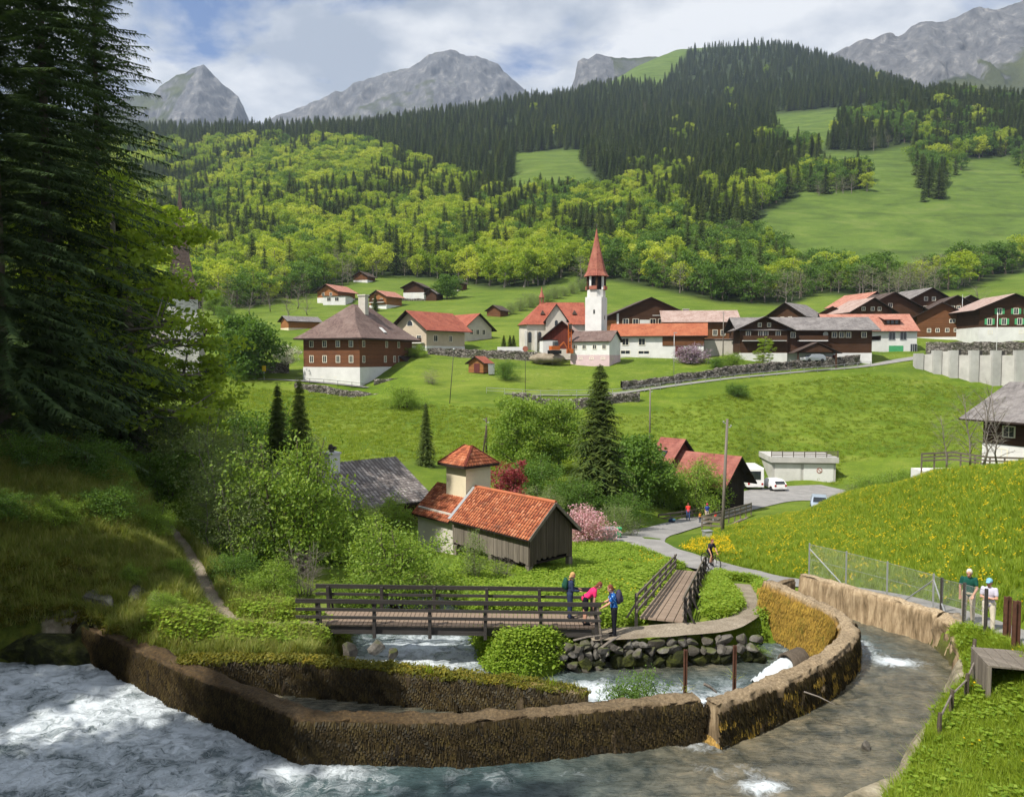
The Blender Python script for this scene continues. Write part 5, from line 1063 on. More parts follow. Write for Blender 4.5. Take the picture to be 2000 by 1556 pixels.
for yy in (-4.6, 2.6): m = MB(); m.box(-9.3, -9.0, yy - .12, yy + .12, -1.5, 2.2); m.build('carport_post', 'dark_timber', o)
m = MB(); m.poly([(-9.3, -4.4, 2.05), (-9.3, -1.0, 3.75), (-9.3, 2.4, 2.05)][::-1]); m.poly([(-9.2, -4.4, 2.05), (-9.2, -1.0, 3.75), (-9.2, 2.4, 2.05)]); m.build('carport_gable', 'dark_timber', o)
def dish(parent, p, r):
    m = MB(); n = 12; m.tube([(p[0], p[1], p[2] - 0.3), p], 0.04, 6)
    for k in range(n):
        a, b_ = 2 * PI * k / n, 2 * PI * (k + 1) / n
        m.add([(p[0] - .12, p[1], p[2]), (p[0] - .28, p[1] + r * math.cos(a), p[2] + r * math.sin(a)), (p[0] - .28, p[1] + r * math.cos(b_), p[2] + r * math.sin(b_))], ((0, 1, 2), (2, 1, 0)))
    m.build('satellite_dish', 'white_paint', parent)
dish(o, (-5.6, -3.6, 5.6), 0.5)
o = house('white_house', 'white house with pink tiled roof and green garage door', 1790, 694, 166, 9, 19, 5.7, 3.4, 88, 'FL', 'white_plaster', 'white_plaster', 0, 'tile_pink', 0.7, 0.4, row('L', (4.2, 6.6), 3.4, 1.3, 1.6) + row('L', (8.6, 9.1), 0.5, 0.8, 1.9), frame='metal_grey')
m = MB(); m.box(-4.6, -4.48, -6.6, -3.6, 0.1, 2.1); m.build('garage_door', 'green_paint', o)
m = MB(); m.add([(-3.4, -6.4, 6.6), (-3.4, -3.0, 6.6), (-3.4, -3.0, 7.8), (-3.4, -6.4, 7.8), (-1.2, -6.4, 8.2), (-1.2, -3.0, 8.2)], ((0, 3, 2, 1), (3, 4, 5, 2), (0, 4, 3), (1, 2, 5))); m.build('dormer', 'dark_timber', o); m = MB(); m.quad((-3.9, -6.7, 7.75), (-1.0, -6.7, 8.5), (-1.0, -2.7, 8.5), (-3.9, -2.7, 7.75), 0, [(0, 0), (0, 3), (4, 3), (4, 0)]); m.quad((-3.9, -2.7, 7.65), (-1.0, -2.7, 8.4), (-1.0, -6.7, 8.4), (-3.9, -6.7, 7.65)); m.build('dormer_roof', 'tile_pink', o)
for k, yy in enumerate((-5.6, -4.7, -3.8)): m = MB(); m.box(-3.45, -3.41, yy - .32, yy + .32, 6.85, 7.6); m.build('pane', 'glass_pane', o)
# the huddle of old chalets
H_ = [('red-brown roofed chalet at the upper back edge of the huddle', 1706, 625, 216, 11, 12, 4.6, 3.2, 12, 'tile_pink', ()),
      ('broad windowless dark chalet with one square hatch, between two gables', 1742, 640, 205, 17, 13, 5.2, 4.2, 4, 'tile_dark', [('F', -0.6, 5.4, 1.0, 1.0)]),
      ('small chalet gable with three pale windows behind the white house', 1702, 640, 192, 10.5, 10, 4.4, 3.0, 5, 'tile_pale', row('F', (-2.2, 0.2, 2.0), 4.3, 0.8, 0.8)),
      ('chalet with flowered balcony and grey roof highest in the huddle', 1815, 625, 222, 12, 13, 6.2, 3.0, 6, 'tile_grey', row('F', (-3.6, -1.2, 1.2, 3.6), 3.0, 1.1, 1.0) + row('F', (-1.2, 1.2), 5.6, 1.0, 1.0)),
      ('weathered brown chalet with long red roof slope and blank lower wall', 1838, 668, 183, 10.5, 15, 6.4, 3.0, -24, 'tile_pink', row('F', (2.2,), 4.6, 1.1, 0.7) + row('F', (-2.6, -0.8, 1.2, 3.0), 2.4, 0.7, 0.8)),
      ('dark chalet with pale upper window behind the long red roof', 1866, 650, 207, 12.5, 13, 6.6, 3.4, -14, 'tile_dark', row('F', (-0.8, 0.6), 6.2, 0.8, 1.0) + row('F', (-3.0, 2.0), 3.0, 0.9, 1.0, 'ws')),
      ('farthest dark chalet gable beside a grey pole at the meadow edge', 1893, 636, 224, 11, 12, 5.6, 3.2, -20, 'tile_grey', row('F', (0,), 3.5, 0.9, 0.9)),
      ('dark chalet gable with grey shingled roof behind the long chalet', 1535, 652, 198, 9, 12, 5.0, 3.0, -42, 'tile_grey', row('F', (-1, 1), 3.4, 0.8, 0.9)),
      ('low chalet with red roof peeping over the long grey roof', 1626, 648, 202, 9, 11, 4.2, 2.4, -28, 'tile_pink', ())]
for lab, px_, py_, Y_, W_, D_, h_, ri, rz_, rf, wi in H_: house('chalet', lab, px_, py_, Y_, W_, D_, h_, ri, rz_, 'FC', 'dark_timber' if rf != 'tile_pink' else 'brown_timber', 'white_plaster', 1.2 if 'long red' in lab else 0, rf, 1.2, 1.2, wi)
house('chalet', 'timber chalet with bright green shutters on a white base', 1975, 662, 170, 13.5, 12, 7.0, 2.9, -7, 'FC', 'dark_timber', 'white_plaster', 2.6, 'tile_pale', 1.7, 1.3, row('F', (-4.6, -1.6, 1.6, 4.6), 3.2, 0.9, 1.3, 'ws') + row('F', (-2.6, 0.8, 3.4), 5.5, 0.9, 1.2, 'ws') + row('F', (-4.4, 2.0), 1.2, 0.8, 0.6) + [('F', 4.4, 0.1, 1.0, 2.0, 'd')])
# hillside chalets
house('hill_chalet', 'orange timber hill chalet with red roof and long white ground floor', 640, 594, 282, 9.5, 10, 4.8, 2.4, -26, 'FC', 'orange_timber', 'white_plaster', 2.4, 'tile_pink', 1.0, 1.2, row('F', (-3, -0.5, 2.5), 0.8, 1.2, 1.1) + row('F', (-2, 1.5), 3.1, 1.0, 1.0))
house('hill_annex', 'flat-roofed white annex beside the orange hill chalet', 682, 593, 280, 7, 8.5, 2.6, 0.2, 80, 'FC', 'white_plaster', 'white_plaster', 0, 'tile_grey', 0.3, 0.3, row('L', (-2, 1), 0.8, 1.4, 1.2))
house('hill_chalet', 'timber hill chalet with red roof and flower balcony on two floors', 738, 604, 266, 7.5, 8.5, 4.6, 1.9, -30, 'FC', 'orange_timber', 'white_plaster', 1.5, 'tile_pink', 1.0, 1.0, row('F', (-1.8, 1.6), 2.6, 1.0, 1.0), balc=(('F', 0, 2.4, 6.5, 0.9),))
house('hill_chalet', 'highest brown hill chalet standing against the wood edge', 704, 555, 331, 6.6, 7, 3.6, 1.9, -18, 'FC', 'brown_timber', 'white_plaster', 1.7, 'tile_dark', 0.8, 0.8, row('F', (-1.5, 1.5), 0.5, 0.9, 0.8))
house('hill_chalet', 'dark hill chalet with white lower wall and terrace above a stone wall', 808, 583, 288, 8.2, 8, 4.4, 2.0, -14, 'FC', 'dark_timber', 'white_plaster', 2.2, 'tile_dark', 1.0, 1.0, row('F', (-2, 1.4), 0.7, 1.2, 1.0))
house('hill_barn', 'small dark hill barn with pale grey roof beside a round tree', 842, 592, 281, 4.4, 5, 3.6, 1.4, -24, 'FC', 'dark_timber', 'grey_plaster', 0.7, 'tile_grey', 0.6, 0.7, cat='barn')
house('hill_barn', 'dark hill barn with red-brown roof near the wood edge', 884, 567, 312, 6, 6.5, 3.2, 1.8, -26, 'FC', 'brown_timber', 'grey_plaster', 0, 'tile_dark', 0.7, 0.8, cat='barn')
house('hill_barn', 'lone dark log barn above the red-roofed gabled houses', 964, 622, 232, 4.6, 5, 2.6, 1.4, -28, 'FC', 'brown_timber', 'grey_plaster', 0, 'tile_dark', 0.5, 0.6, cat='barn')
house('hill_barn', 'orange timber barn with slate roof beside the blossoming tree', 556, 648, 204, 4.6, 9, 3.0, 1.2, -48, 'FC', 'orange_timber', 'cream_plaster', 1.0, 'tile_grey', 0.6, 0.7, cat='barn')
house('hill_barn', 'low barn with reddish roof seen between stone tower and round tree', 410, 668, 186, 5, 8, 2.4, 1.3, 70, 'FC', 'dark_timber', 'grey_plaster', 0, 'tile_pale', 0.5, 0.5, cat='barn')

# ---- village church
o = thing('church', 'grey stone village church with red tiled roof and cross gable', 'church', at(1082, 683, 172), R(2))
Lx0, Lx1, dep, eh, rh = -7.3, 7.4, 10.5, 5.9, 10.9
m = MB(); m.box(Lx0 + 1.2, Lx1, 0, dep, -2, eh); m.add([(Lx0 + 1.2, 0, -2), (Lx0 - .2, 3.5, -2), (Lx0 - .2, 7, -2), (Lx0 + 1.2, dep, -2), (Lx0 + 1.2, 0, eh), (Lx0 - .2, 3.5, eh), (Lx0 - .2, 7, eh), (Lx0 + 1.2, dep, eh)], ((0, 4, 5, 1), (1, 5, 6, 2), (2, 6, 7, 3))); m.build('nave_wall', 'grey_plaster', o)
m = MB(); e0, ex_ = -0.6, 0.15
m.quad((Lx0 + 0.6, e0, eh - .3), (Lx1, e0, eh - .3), (Lx1, dep / 2, rh), (Lx0 + 4.8, dep / 2, rh), 0, [(0, 0), (14, 0), (14, 7), (4, 7)]); m.quad((Lx1, dep + .6, eh - .3), (Lx0 + .6, dep + .6, eh - .3), (Lx0 + 4.8, dep / 2, rh), (Lx1, dep / 2, rh), 0, [(0, 0), (14, 0), (10, 7), (0, 7)])
m.poly([(Lx0 - .7, 3.3, eh - .3), (Lx0 + .6, e0, eh - .3), (Lx0 + 4.8, dep / 2, rh)], 0, [(0, 0), (4, 0), (2, 7)]); m.poly([(Lx0 - .7, 7.2, eh - .3), (Lx0 - .7, 3.3, eh - .3), (Lx0 + 4.8, dep / 2, rh)], 0, [(0, 0), (4, 0), (2, 7)]); m.poly([(Lx0 + .6, dep + .6, eh - .3), (Lx0 - .7, 7.2, eh - .3), (Lx0 + 4.8, dep / 2, rh)], 0, [(0, 0), (4, 0), (2, 7)])
m.build('roof', 'tile_red', o)
m = MB(); m.add([(-1.9, -1.6, -2), (2.6, -1.6, -2), (2.6, -1.6, 6.6), (.35, -1.6, 9.9), (-1.9, -1.6, 6.6), (-1.9, 5, -2), (2.6, 5, -2), (2.6, 5, 6.6), (.35, 5, 9.9), (-1.9, 5, 6.6)], ((0, 1, 2, 3, 4), (0, 4, 9, 5), (1, 6, 7, 2))); m.build('transept', 'grey_plaster', o)
m = MB()
for s in (-1, 1):
    a = [(.35, -2.1, 10.1), (.35, 5, 10.1), (.35 + s * 2.8, 5, 6.2), (.35 + s * 2.8, -2.1, 6.2)]; m.quad(*(a[::-1] if s > 0 else a), 0, [(0, 0), (0, 5), (7, 5), (7, 0)]); m.quad(*[(x, y, z - .18) for x, y, z in (a if s > 0 else a[::-1])], 1)
    m.quad((.35, -2.1, 10.1), (.35 + s * 2.8, -2.1, 6.2), (.35 + s * 2.8, -2.1, 5.95), (.35, -2.1, 9.85), 1)
m.build('transept_roof', ['tile_red', 'dark_trim'], o)
for xx in (-5.4, -3.2, 4.6, 6.4):
    m = MB(); m.box(xx - 1.15, xx - .65, -.7, 0, -1.5, 4.2); m.build('buttress', 'pale_concrete', o); opening(o, 0, 0, ('F', xx, 1.6, 0.75, 2.4, 'a'), 'grey_plaster')
for xx, zz, w_, h_ in ((.35, 5.3, .7, 1.2), (-1.1, 2.8, .4, 1.1), (-.5, 2.8, .4, 1.1), (1.2, 2.8, .4, 1.1), (1.8, 2.8, .4, 1.1)):
    q = opening(o, 0, 3.2, ('F', xx, zz, w_, h_, 'a'), 'grey_plaster')
for xx in (-2.4, 4.8): m = MB(); m.add([(xx - .6, 1.6, 8.0), (xx + .6, 1.6, 8.0), (xx, 1.6, 8.9), (xx, 4.2, 9.0), (xx - .6, 2.2, 8.0), (xx + .6, 2.2, 8.0)], ((0, 1, 2), (1, 3, 2), (0, 2, 3))); m.build('roof_vent', 'tile_dark', o)
m = MB(); tx, ty = Lx0 + 4.9, dep / 2
for k in range(6): a = 2 * PI * k / 6; m.tube([(tx + .45 * math.cos(a), ty + .45 * math.sin(a), rh - .5), (tx + .45 * math.cos(a), ty + .45 * math.sin(a), rh + 1.2)], .08, 4)
m.tube([(tx, ty, rh + 1.1), (tx, ty, rh + 1.5), (tx, ty, rh + 2.2), (tx, ty, rh + 3.6)], [.75, .6, .3, .02], 6); m.build('roof_turret', 'tile_spire', o)

o = thing('church_tower', 'white church tower with slender red tiled octagonal spire', 'tower', at(1164, 680, 168), R(-26))
hw = 1.85; zt = 11.0
m = MB(); m.box(-hw, hw, -hw, hw, -3, zt); m.build('shaft', 'white_plaster', o)
def octa(r, k=8, ph=PI / 8): return [(r * math.cos(2 * PI * i / k + ph), r * math.sin(2 * PI * i / k + ph)) for i in range(k)]
m = MB(); q0, q1 = octa(2.0), octa(1.95)
for i in range(8):
    j = (i + 1) % 8; m.quad((*q0[i], zt - .2), (*q0[j], zt - .2), (*q1[j], zt + 1.6), (*q1[i], zt + 1.6))
m.poly([(*q, zt + 1.6) for q in q1]); m.build('belfry_base', 'old_stone' if False else 'pale_concrete', o)
for i in range(8): q = octa(1.85)[i]; m = MB(); m.box(q[0] - .2, q[0] + .2, q[1] - .2, q[1] + .2, zt + 1.6, zt + 4.7); m.build('belfry_post', 'white_plaster' if i % 2 else 'dark_timber', o)
m = MB(); m.tube([(0, 0, zt + 1.6), (0, 0, zt + 4.7)], 1.45, 8); m.build('belfry_core', 'dark_board', o)
for a in (-90, 0, 180, 90):
    m = MB(); c, s = math.cos(R(a)), math.sin(R(a)); m.cbox((c * 2.05, s * 2.05, zt + 2.0), (.35, 1.7, .75), R(a)); m.build('belfry_balcony', 'tile_spire', o)
m = MB(); prof = [(2.75, zt + 4.5), (2.1, zt + 5.6), (1.45, zt + 8.2), (.75, zt + 11.0), (.06, zt + 14.8)]
for (r0_, z0), (r1_, z1) in zip(prof[:-1], prof[1:]):
    A, B = octa(r0_), octa(r1_)
    for i in range(8): j = (i + 1) % 8; m.quad((*A[i], z0), (*A[j], z0), (*B[j], z1), (*B[i], z1), 0, [(i * 1.5, z0), (i * 1.5 + 2 * r0_ * .38, z0), (i * 1.5 + 2 * r1_ * .38, z1), (i * 1.5, z1)])
m.poly([(*q, zt + 4.5) for q in octa(2.75)][::-1]); m.build('spire', 'tile_spire', o)
m = MB(); m.tube([(0, 0, zt + 14.6), (0, 0, zt + 16.0)], .05, 5); m.ball((0, 0, zt + 15.1), .16, 8, 6); m.box(-.35, .35, -.04, .04, zt + 15.5, zt + 15.6); m.build('finial', 'steel_dark', o)
opening(o, 3.7, 3.7, ('F', 0.2, 7.4, .35, .9, 'a'), 'grey_plaster'); opening(o, 3.7, 3.7, ('R', 0.2, 6.2, .35, .9, 'a'), 'grey_plaster')
# ---- old stone tower half hidden by the trees
o = thing('stone_tower', 'old white stone tower with dark shingled spire behind the trees', 'tower', at(358, 728, 138), R(24)); hw = 2.6
m = MB()
for a, b_ in (((-hw, -hw), (hw, -hw)), ((hw, -hw), (hw, hw)), ((hw, hw), (-hw, hw)), ((-hw, hw), (-hw, -hw))): m.quad((*a, -2), (*b_, -2), (*b_, 13), (*a, 13), 0, [(0, 0), (5.2, 0), (5.2, 15), (0, 15)])
m.build('shaft', 'old_stone', o)
m = MB(); m.box(-hw - .05, hw + .05, -hw - .05, hw + .05, 13, 14.6); m.build('belfry', 'dark_timber', o)
m = MB(); prof = [(3.7, 14.4), (2.3, 16.6), (1.55, 21), (.75, 27), (.05, 33)]
for (r0_, z0), (r1_, z1) in zip(prof[:-1], prof[1:]):
    A, B = octa(r0_ * 1.414 if 0 else r0_ * 1.25, 4, PI / 4), octa(r1_ * 1.25, 4, PI / 4)
    for i in range(4): j = (i + 1) % 4; m.quad((*A[i], z0), (*A[j], z0), (*B[j], z1), (*B[i], z1), 0, [(0, z0), (r0_ * 2, z0), (r1_ * 2, z1), (0, z1)])
m.build('spire', 'tile_dark', o)
house('old_nave', 'old stone nave with grey roof joined to the shingled tower', 300, 728, 142, 9, 16, 6.5, 4.5, 96, 'CC', 'grey_plaster', 'grey_plaster', 0, 'tile_grey', 0.6, 0.3, row('L', (-4, 0, 4), 2.2, .8, 2.2, 'a'), cat='church')

# ---- red timber workshop with the orange machine
house('workshop', 'red-brown timber workshop with patched roof below the church', 1098, 683, 158, 8.0, 9, 2.6, 3.3, -12, 'FC', 'red_board', 'grey_plaster', 0, 'tile_pale', 0.9, 0.8, [('F', 3.2, 1.1, .9, .9)])
o = thing('drill_rig', 'upright orange drilling mast standing at the red workshop', 'machine', at(1113, 684, 153), R(10))
m = MB(); m.box(-.36, -.18, -.16, .16, 0, 5.4); m.box(.18, .36, -.16, .16, 0, 5.4); m.build('mast', 'orange_paint', o)
for k in range(7): m = MB(); m.box(-.18, .18, -.13, .13, .5 + k * .72, .62 + k * .72); m.build('cross_brace', 'orange_paint', o)
m = MB(); m.box(-.6, .6, -.5, .5, -.6, .3); m.build('base', 'orange_paint', o)
m = MB(); m.box(-.3, .3, -.35, .2, 4.2, 5.2); m.build('drill_head', 'steel_dark', o)
o = thing('mini_excavator', 'small orange excavator parked on the earth heap before the church', 'excavator', at(1083, 688, 151), R(20))
m = MB(); m.box(-.9, .9, -.7, .7, .45, 1.25); m.build('body', 'orange_paint', o)
for s in (-1, 1): m = MB(); m.box(-1.1, 1.1, s * .75 - .18, s * .75 + .18, -.3, .4); m.build('track', 'black', o)
m = MB(); m.box(-.2, .6, -.5, .5, 1.25, 2.1); m.build('cab', 'glass_pane', o); m = MB(); m.beam((.9, 0, 1.0), (2.0, 0, 2.0), .22, .26); m.beam((2.0, 0, 2.0), (2.6, 0, .9), .2, .22); m.build('arm', 'orange_paint', o)
o = house('site_cabin', 'white boxy site cabin beside the church wall', 1075, 684, 153, 3.0, 3.2, 2.0, 0.1, 10, 'FC', 'white_paint', 'white_paint', 0, 'tile_grey', 0.05, 0.05, cat='cabin')

# ---- grey roofed house in the trees
o = house('cottage', 'cottage with weathered grey tiled roof and stone-capped chimney among bushes', 822, 1060, 53.2, 8.6, 8.6, 3.5, 2.0, 130, 'FL', 'dark_timber', 'white_plaster', 0.4, 'tile_grey', 0.9, 0.7, row('L', (-2, 2), 1.2, 1.0, 1.1))
m = MB(); m.cbox((-0.7, 0.6, 5.6), (0.95, 0.75, 1.5)); m.cbox((-0.7, 0.6, 6.4), (1.1, 0.9, 0.12)); m.build('chimney_stack', 'white_plaster', o)
for k in range(7): stone('chimney_stone', (-0.7 + random.uniform(-.3, .3), 0.6 + random.uniform(-.22, .22), 6.58 + 0.16 * (k // 3)), (.42, .4, .34), o, 700 + k)
COTTAGE = o
# ---- house at the edge of the flowered slope
o = house('chalet', 'chalet with wide grey roof, brown upper floor and white ground floor', 1918, 914, 72, 11.5, 10, 5.4, 2.6, 25, 'BL', 'dark_timber', 'white_plaster', 2.4, 'tile_grey', 1.7, 1.3, row('L', (-3.2, -0.6, 2.4), 0.6, 1.0, 1.4) + row('L', (-2.6, 0.4, 3.4), 3.2, 1.0, 0.9))
# ---- red barn by the bridge
o = house('red_barn', 'dark red timber barn with deep eaves beside the road bridge', 1409, 1003, 80, 4.6, 7.0, 3.7, 2.2, 44, 'FL', 'dark_board', 'concrete', 0.3, 'tile_barn', 1.0, 1.0, cat='barn')
m = MB(); W = 5.6
m.box(-2.2, 2.4, 3.0, 5.4, 0, 5.1); m.add([(-2.2, 3.0, 5.1), (2.4, 3.0, 5.1), (.1, 3.0, 7.1), (-2.2, 5.4, 5.1), (2.4, 5.4, 5.1), (.1, 5.4, 7.1)], ((0, 1, 2), (5, 4, 3))); m.build('raised_wing', 'red_board', o)
m = MB()
for s in (-1, 1):
    xe = .1 + s * 3.2; a = [(xe, 2.5, 4.45), (xe, 5.9, 4.45), (.1, 5.9, 7.25), (.1, 2.5, 7.25)]; uv = [(0, 0), (4, 0), (4, 5), (0, 5)]; m.quad(*(a if s > 0 else a[::-1]), 0, uv if s > 0 else uv[::-1]); lo = [(x, y, z - .16) for x, y, z in a]; m.quad(*(lo[::-1] if s > 0 else lo), 1); m.quad(a[0], a[3], lo[3], lo[0], 1); m.quad(a[0], lo[0], lo[1], a[1], 1)
m.build('raised_roof', ['tile_barn', 'dark_trim'], o)
m = MB(); m.beam((-2.3, 4.2, 5.22), (-1.5, 4.2, 5.92), .75, .1); m.build('skylight', 'glass_pane', o)
# ---- concrete garage
o = thing('concrete_garage', 'flat-roofed concrete garage with two pale doors and no-parking sign', 'garage', at(1569, 945, 105), R(-4))
m = MB(); m.box(-4.3, 4.3, 0, 6, -.5, 3.0); m.build('wall', 'concrete', o); m = MB(); m.box(-4.55, 4.55, -.5, 6.2, 3.0, 3.75); m.build('roof_slab', 'concrete', o)
for x0, x1, mt in ((-3.9, -.4, 'pale_concrete'), (.0, 4.0, 'white_paint')): m = MB(); m.box(x0, x1, -.06, 0.02, .05, 2.75); m.build('garage_door', mt, o)
m = MB(); m.tube([(2.1, -.07, 1.9), (2.1, -.10, 1.9)], .38, 16); so = m.build('no_parking_sign', 'tile_spire', o); m = MB(); m.tube([(2.1, -.10, 1.9), (2.1, -.115, 1.9)], .27, 16); m.build('sign_face', 'white_paint', so); m = MB(); m.beam((1.9, -.12, 2.1), (2.3, -.12, 1.7), .02, .09); m.build('sign_bar', 'tile_spire', so)
for k in range(7): m = MB(); m.box(-4.45 + k * 1.48 - .05, -4.45 + k * 1.48 + .05, -.4, -.3, 3.75, 4.6); m.build('rail_post', 'grey_rail', o)
for z_ in (3.95, 4.2, 4.45): m = MB(); m.box(-4.5, 4.5, -.46, -.41, z_, z_ + .12); m.build('rail', 'grey_rail', o)
# ------------------------------------------------------------------ the old mill on stilts
def roof_tiles(name, parent, rz_mat, p_eave0, p_eave1, p_ridge0, p_ridge1, tw, th, mat, seed):
    """real overlapping clay tiles on a roof slope (each a thin curved slab), joined: too small to pick apart singly"""
    rng = np.random.default_rng(seed); e0, e1, r0, r1 = [np.array(p, float) for p in (p_eave0, p_eave1, p_ridge0, p_ridge1)]
    nv = max(1, int(np.linalg.norm((r0 + r1) / 2 - (e0 + e1) / 2) / th)); V, F = [], []
    nrm = np.cross(e1 - e0, r0 - e0 if np.linalg.norm(r0 - e0) > .01 else r1 - e0); nrm /= np.linalg.norm(nrm)
    if nrm[2] < 0: nrm = -nrm
    for j in range(nv):
        a, b_ = e0 + (r0 - e0) * j / nv, e1 + (r1 - e1) * j / nv; c, d = e0 + (r0 - e0) * (j + 1.25) / nv, e1 + (r1 - e1) * (j + 1.25) / nv
        nu = max(1, int(np.linalg.norm(b_ - a) / tw))
        for i in range(nu):
            t0, t1 = i / nu + .004, (i + 1) / nu - .004; lift = rng.uniform(0, .012); sk = rng.uniform(-.008, .008)
            q = [a + (b_ - a) * t0, a + (b_ - a) * t1, c + (d - c) * t1, c + (d - c) * t0]; mid0, mid1 = (q[0] + q[1]) / 2, (q[2] + q[3]) / 2
            hi, lo = nrm * (.05 + lift), nrm * (.012 + lift)
            v = [q[0] + hi * .8, mid0 + hi * 1.35, q[1] + hi * .8, q[2] + lo, mid1 + lo * 1.6, q[3] + lo, q[0], mid0, q[1]]; k = len(V); V += v
            F += [(k, k + 1, k + 4, k + 5), (k + 1, k + 2, k + 3, k + 4), (k + 6, k + 7, k + 1, k), (k + 7, k + 8, k + 2, k + 1)]
    o = link(name, npmesh(name, np.array(V), np.array(F), mat), parent); o['kind'] = 'stuff'; return o
t = NT('clay_tile'); isl = t.new('ShaderNodeNewGeometry').outputs['Random Per Island']; p = t.pos()
c = t.ramp(isl, [(0, (0.20, 0.055, 0.030)), (0.35, (0.36, 0.105, 0.05)), (0.8, (0.44, 0.15, 0.07)), (1, (0.50, 0.21, 0.12))]); c = t.mix(t.ramp(t.noise(p, 1.4, 5, .7), [(.5, (0, 0, 0)), (.72, (.75, .75, .75))]), c, (0.16, 0.07, 0.045)); c = t.mix(t.ramp(t.noise(p, 30, 3), [(.55, (0, 0, 0)), (.7, (.4, .4, .4))]), c, (.22, .17, .12))
t.bsdf(c, .85, .2, t.noise(p, 40, 3), .4, .01)
t = NT('slate_tile'); isl = t.new('ShaderNodeNewGeometry').outputs['Random Per Island']; p = t.pos(); c = t.ramp(isl, [(0, (0.16, .14, .135)), (.6, (.27, .24, .23)), (1, (.40, .365, .35))]); t.bsdf(t.mix(t.ramp(t.noise(p, 1.2, 4), [(.5, (0, 0, 0)), (.7, (.6, .6, .6))]), c, (.12, .095, .085)), .85, .2)
_k = 2.0 / 4.3
for s in (-1, 1):
    e_ = lambda y, x, z: (s * x, y, z + .06)
    roof_tiles('roof_tiles', COTTAGE, None, e_(-5.0, 5.2, 3.5 - _k * .9), e_(5.0, 5.2, 3.5 - _k * .9), e_(-5.0, 0, 5.5), e_(5.0, 0, 5.5), .27, .30, 'slate_tile', 90 + s)
W, D, rz = 3.1, 9.6, R(42); mb_ = anchored(1033, 1135, 38, W, D, rz, 'FL'); mill = thing('mill_barn', 'old weathered plank mill barn on stilts with red tiled roof', 'barn', mb_, rz)
FLOOR, EAVE, RISE = 0.85, 2.45, 1.35
rr_ = random.Random(4)
def planks(parent, axis, fixed, a0, a1, z0f, z1f, mat, w=.165, out=1):
    x = a0
    while x < a1 - .03:
        w_ = min(a1 - x, w * rr_.uniform(.8, 1.25)); m = MB(); z0 = z0f(x + w_ / 2) + rr_.uniform(-.08, .05); z1 = z1f(x + w_ / 2); d = rr_.uniform(0, .018); th_ = .03
        if axis == 'x': m.box(x + .006, x + w_ - .006, fixed - th_ * out - d * out, fixed, z0, z1) if out > 0 else m.box(x + .006, x + w_ - .006, fixed, fixed + th_ + d, z0, z1)
        else: m.box(fixed - (th_ + d) * out, fixed, x + .006, x + w_ - .006, z0, z1) if out > 0 else m.box(fixed, fixed + th_ + d, x + .006, x + w_ - .006, z0, z1)
        m.build('plank', mat, parent); x += w_
zroof = lambda x: EAVE + RISE * (1 - abs(x) / (W / 2)) - .02
planks(mill, 'x', -D / 2, -W / 2, W / 2, lambda x: FLOOR + (.16 if abs(x) < 1.1 else -.06), zroof, 'gable_shade_board')
planks(mill, 'y', -W / 2, -D / 2, 1.4, lambda y: FLOOR, lambda y: EAVE, 'grey_timber'); planks(mill, 'y', W / 2, -D / 2, D / 2, lambda y: FLOOR, lambda y: EAVE, 'grey_timber', .3, -1)
m = MB(); m.box(-W / 2, -W / 2 + .1, 1.4, D / 2, -1.5, EAVE); m.box(-W / 2 + .12, W / 2 - .02, D / 2 - .1, D / 2, -1.5, EAVE); m.build('mill_wall', 'grey_plaster', mill)
m = MB(); m.box(-W / 2 + .05, W / 2 - .05, -D / 2 + .05, D / 2 - .15, FLOOR - .1, FLOOR); m.build('floor', 'dark_board', mill)
for x, y in ((-W / 2 + .1, -D / 2 + .1), (W / 2 - .1, -D / 2 + .1), (-W / 2 + .1, -D / 2 + 3), (W / 2 - .1, -D / 2 + 3), (-W / 2 + .1, -D / 2 + 6), (W / 2 - .1, -D / 2 + 6)): m = MB(); m.box(x - .13, x + .13, y - .13, y + .13, -1.2, FLOOR - .1); m.build('stilt', 'grey_timber', mill)
og, oe = .35, .32; k_ = RISE / (W / 2); YB = 1.3
for s in (-1, 1):
    for y0, y1, dz in ((-D / 2 - og, YB, 0), (YB + .12, D / 2 + .2, -.16)):
        e0, e1, r0, r1 = (s * (W / 2 + oe), y0, EAVE - k_ * oe + dz), (s * (W / 2 + oe), y1, EAVE - k_ * oe + dz), (0, y0, EAVE + RISE + dz), (0, y1, EAVE + RISE + dz)
        m = MB(); m.quad(*((e0, e1, r1, r0) if s > 0 else (e1, e0, r0, r1))); lo = [(x, y, z - .07) for x, y, z in (e0, e1, r1, r0)]; m.quad(*(lo[::-1] if s > 0 else lo)); m.quad(e0, r0, lo[3], lo[0]); m.quad(e1, lo[1], lo[2], r1); m.quad(e0, lo[0], lo[1], e1); m.build('roof_boards', 'dark_board', mill)
        roof_tiles('roof_tiles', mill, None, e0, e1, r0, r1, .2, .2, 'clay_tile', 50 + s + int(y0))
    m = MB(); m.beam((s * (W / 2 + oe), -D / 2 - og - .02, EAVE - k_ * oe - .02), (0, -D / 2 - og - .02, EAVE + RISE - .02), .05, .16); m.build('bargeboard', 'grey_timber', mill)
m = MB(); m.beam((-(W / 2 + oe), YB + .06, EAVE - k_ * oe + .08), (0, YB + .06, EAVE + RISE + .08), .22, .04); m.build('flashing', 'metal_grey', mill)
m = MB(); m.tube([(0, -D / 2 - og, EAVE + RISE + .05), (0, YB, EAVE + RISE + .05)], .1, 8); m.build('ridge_tiles', 'clay_tile', mill)
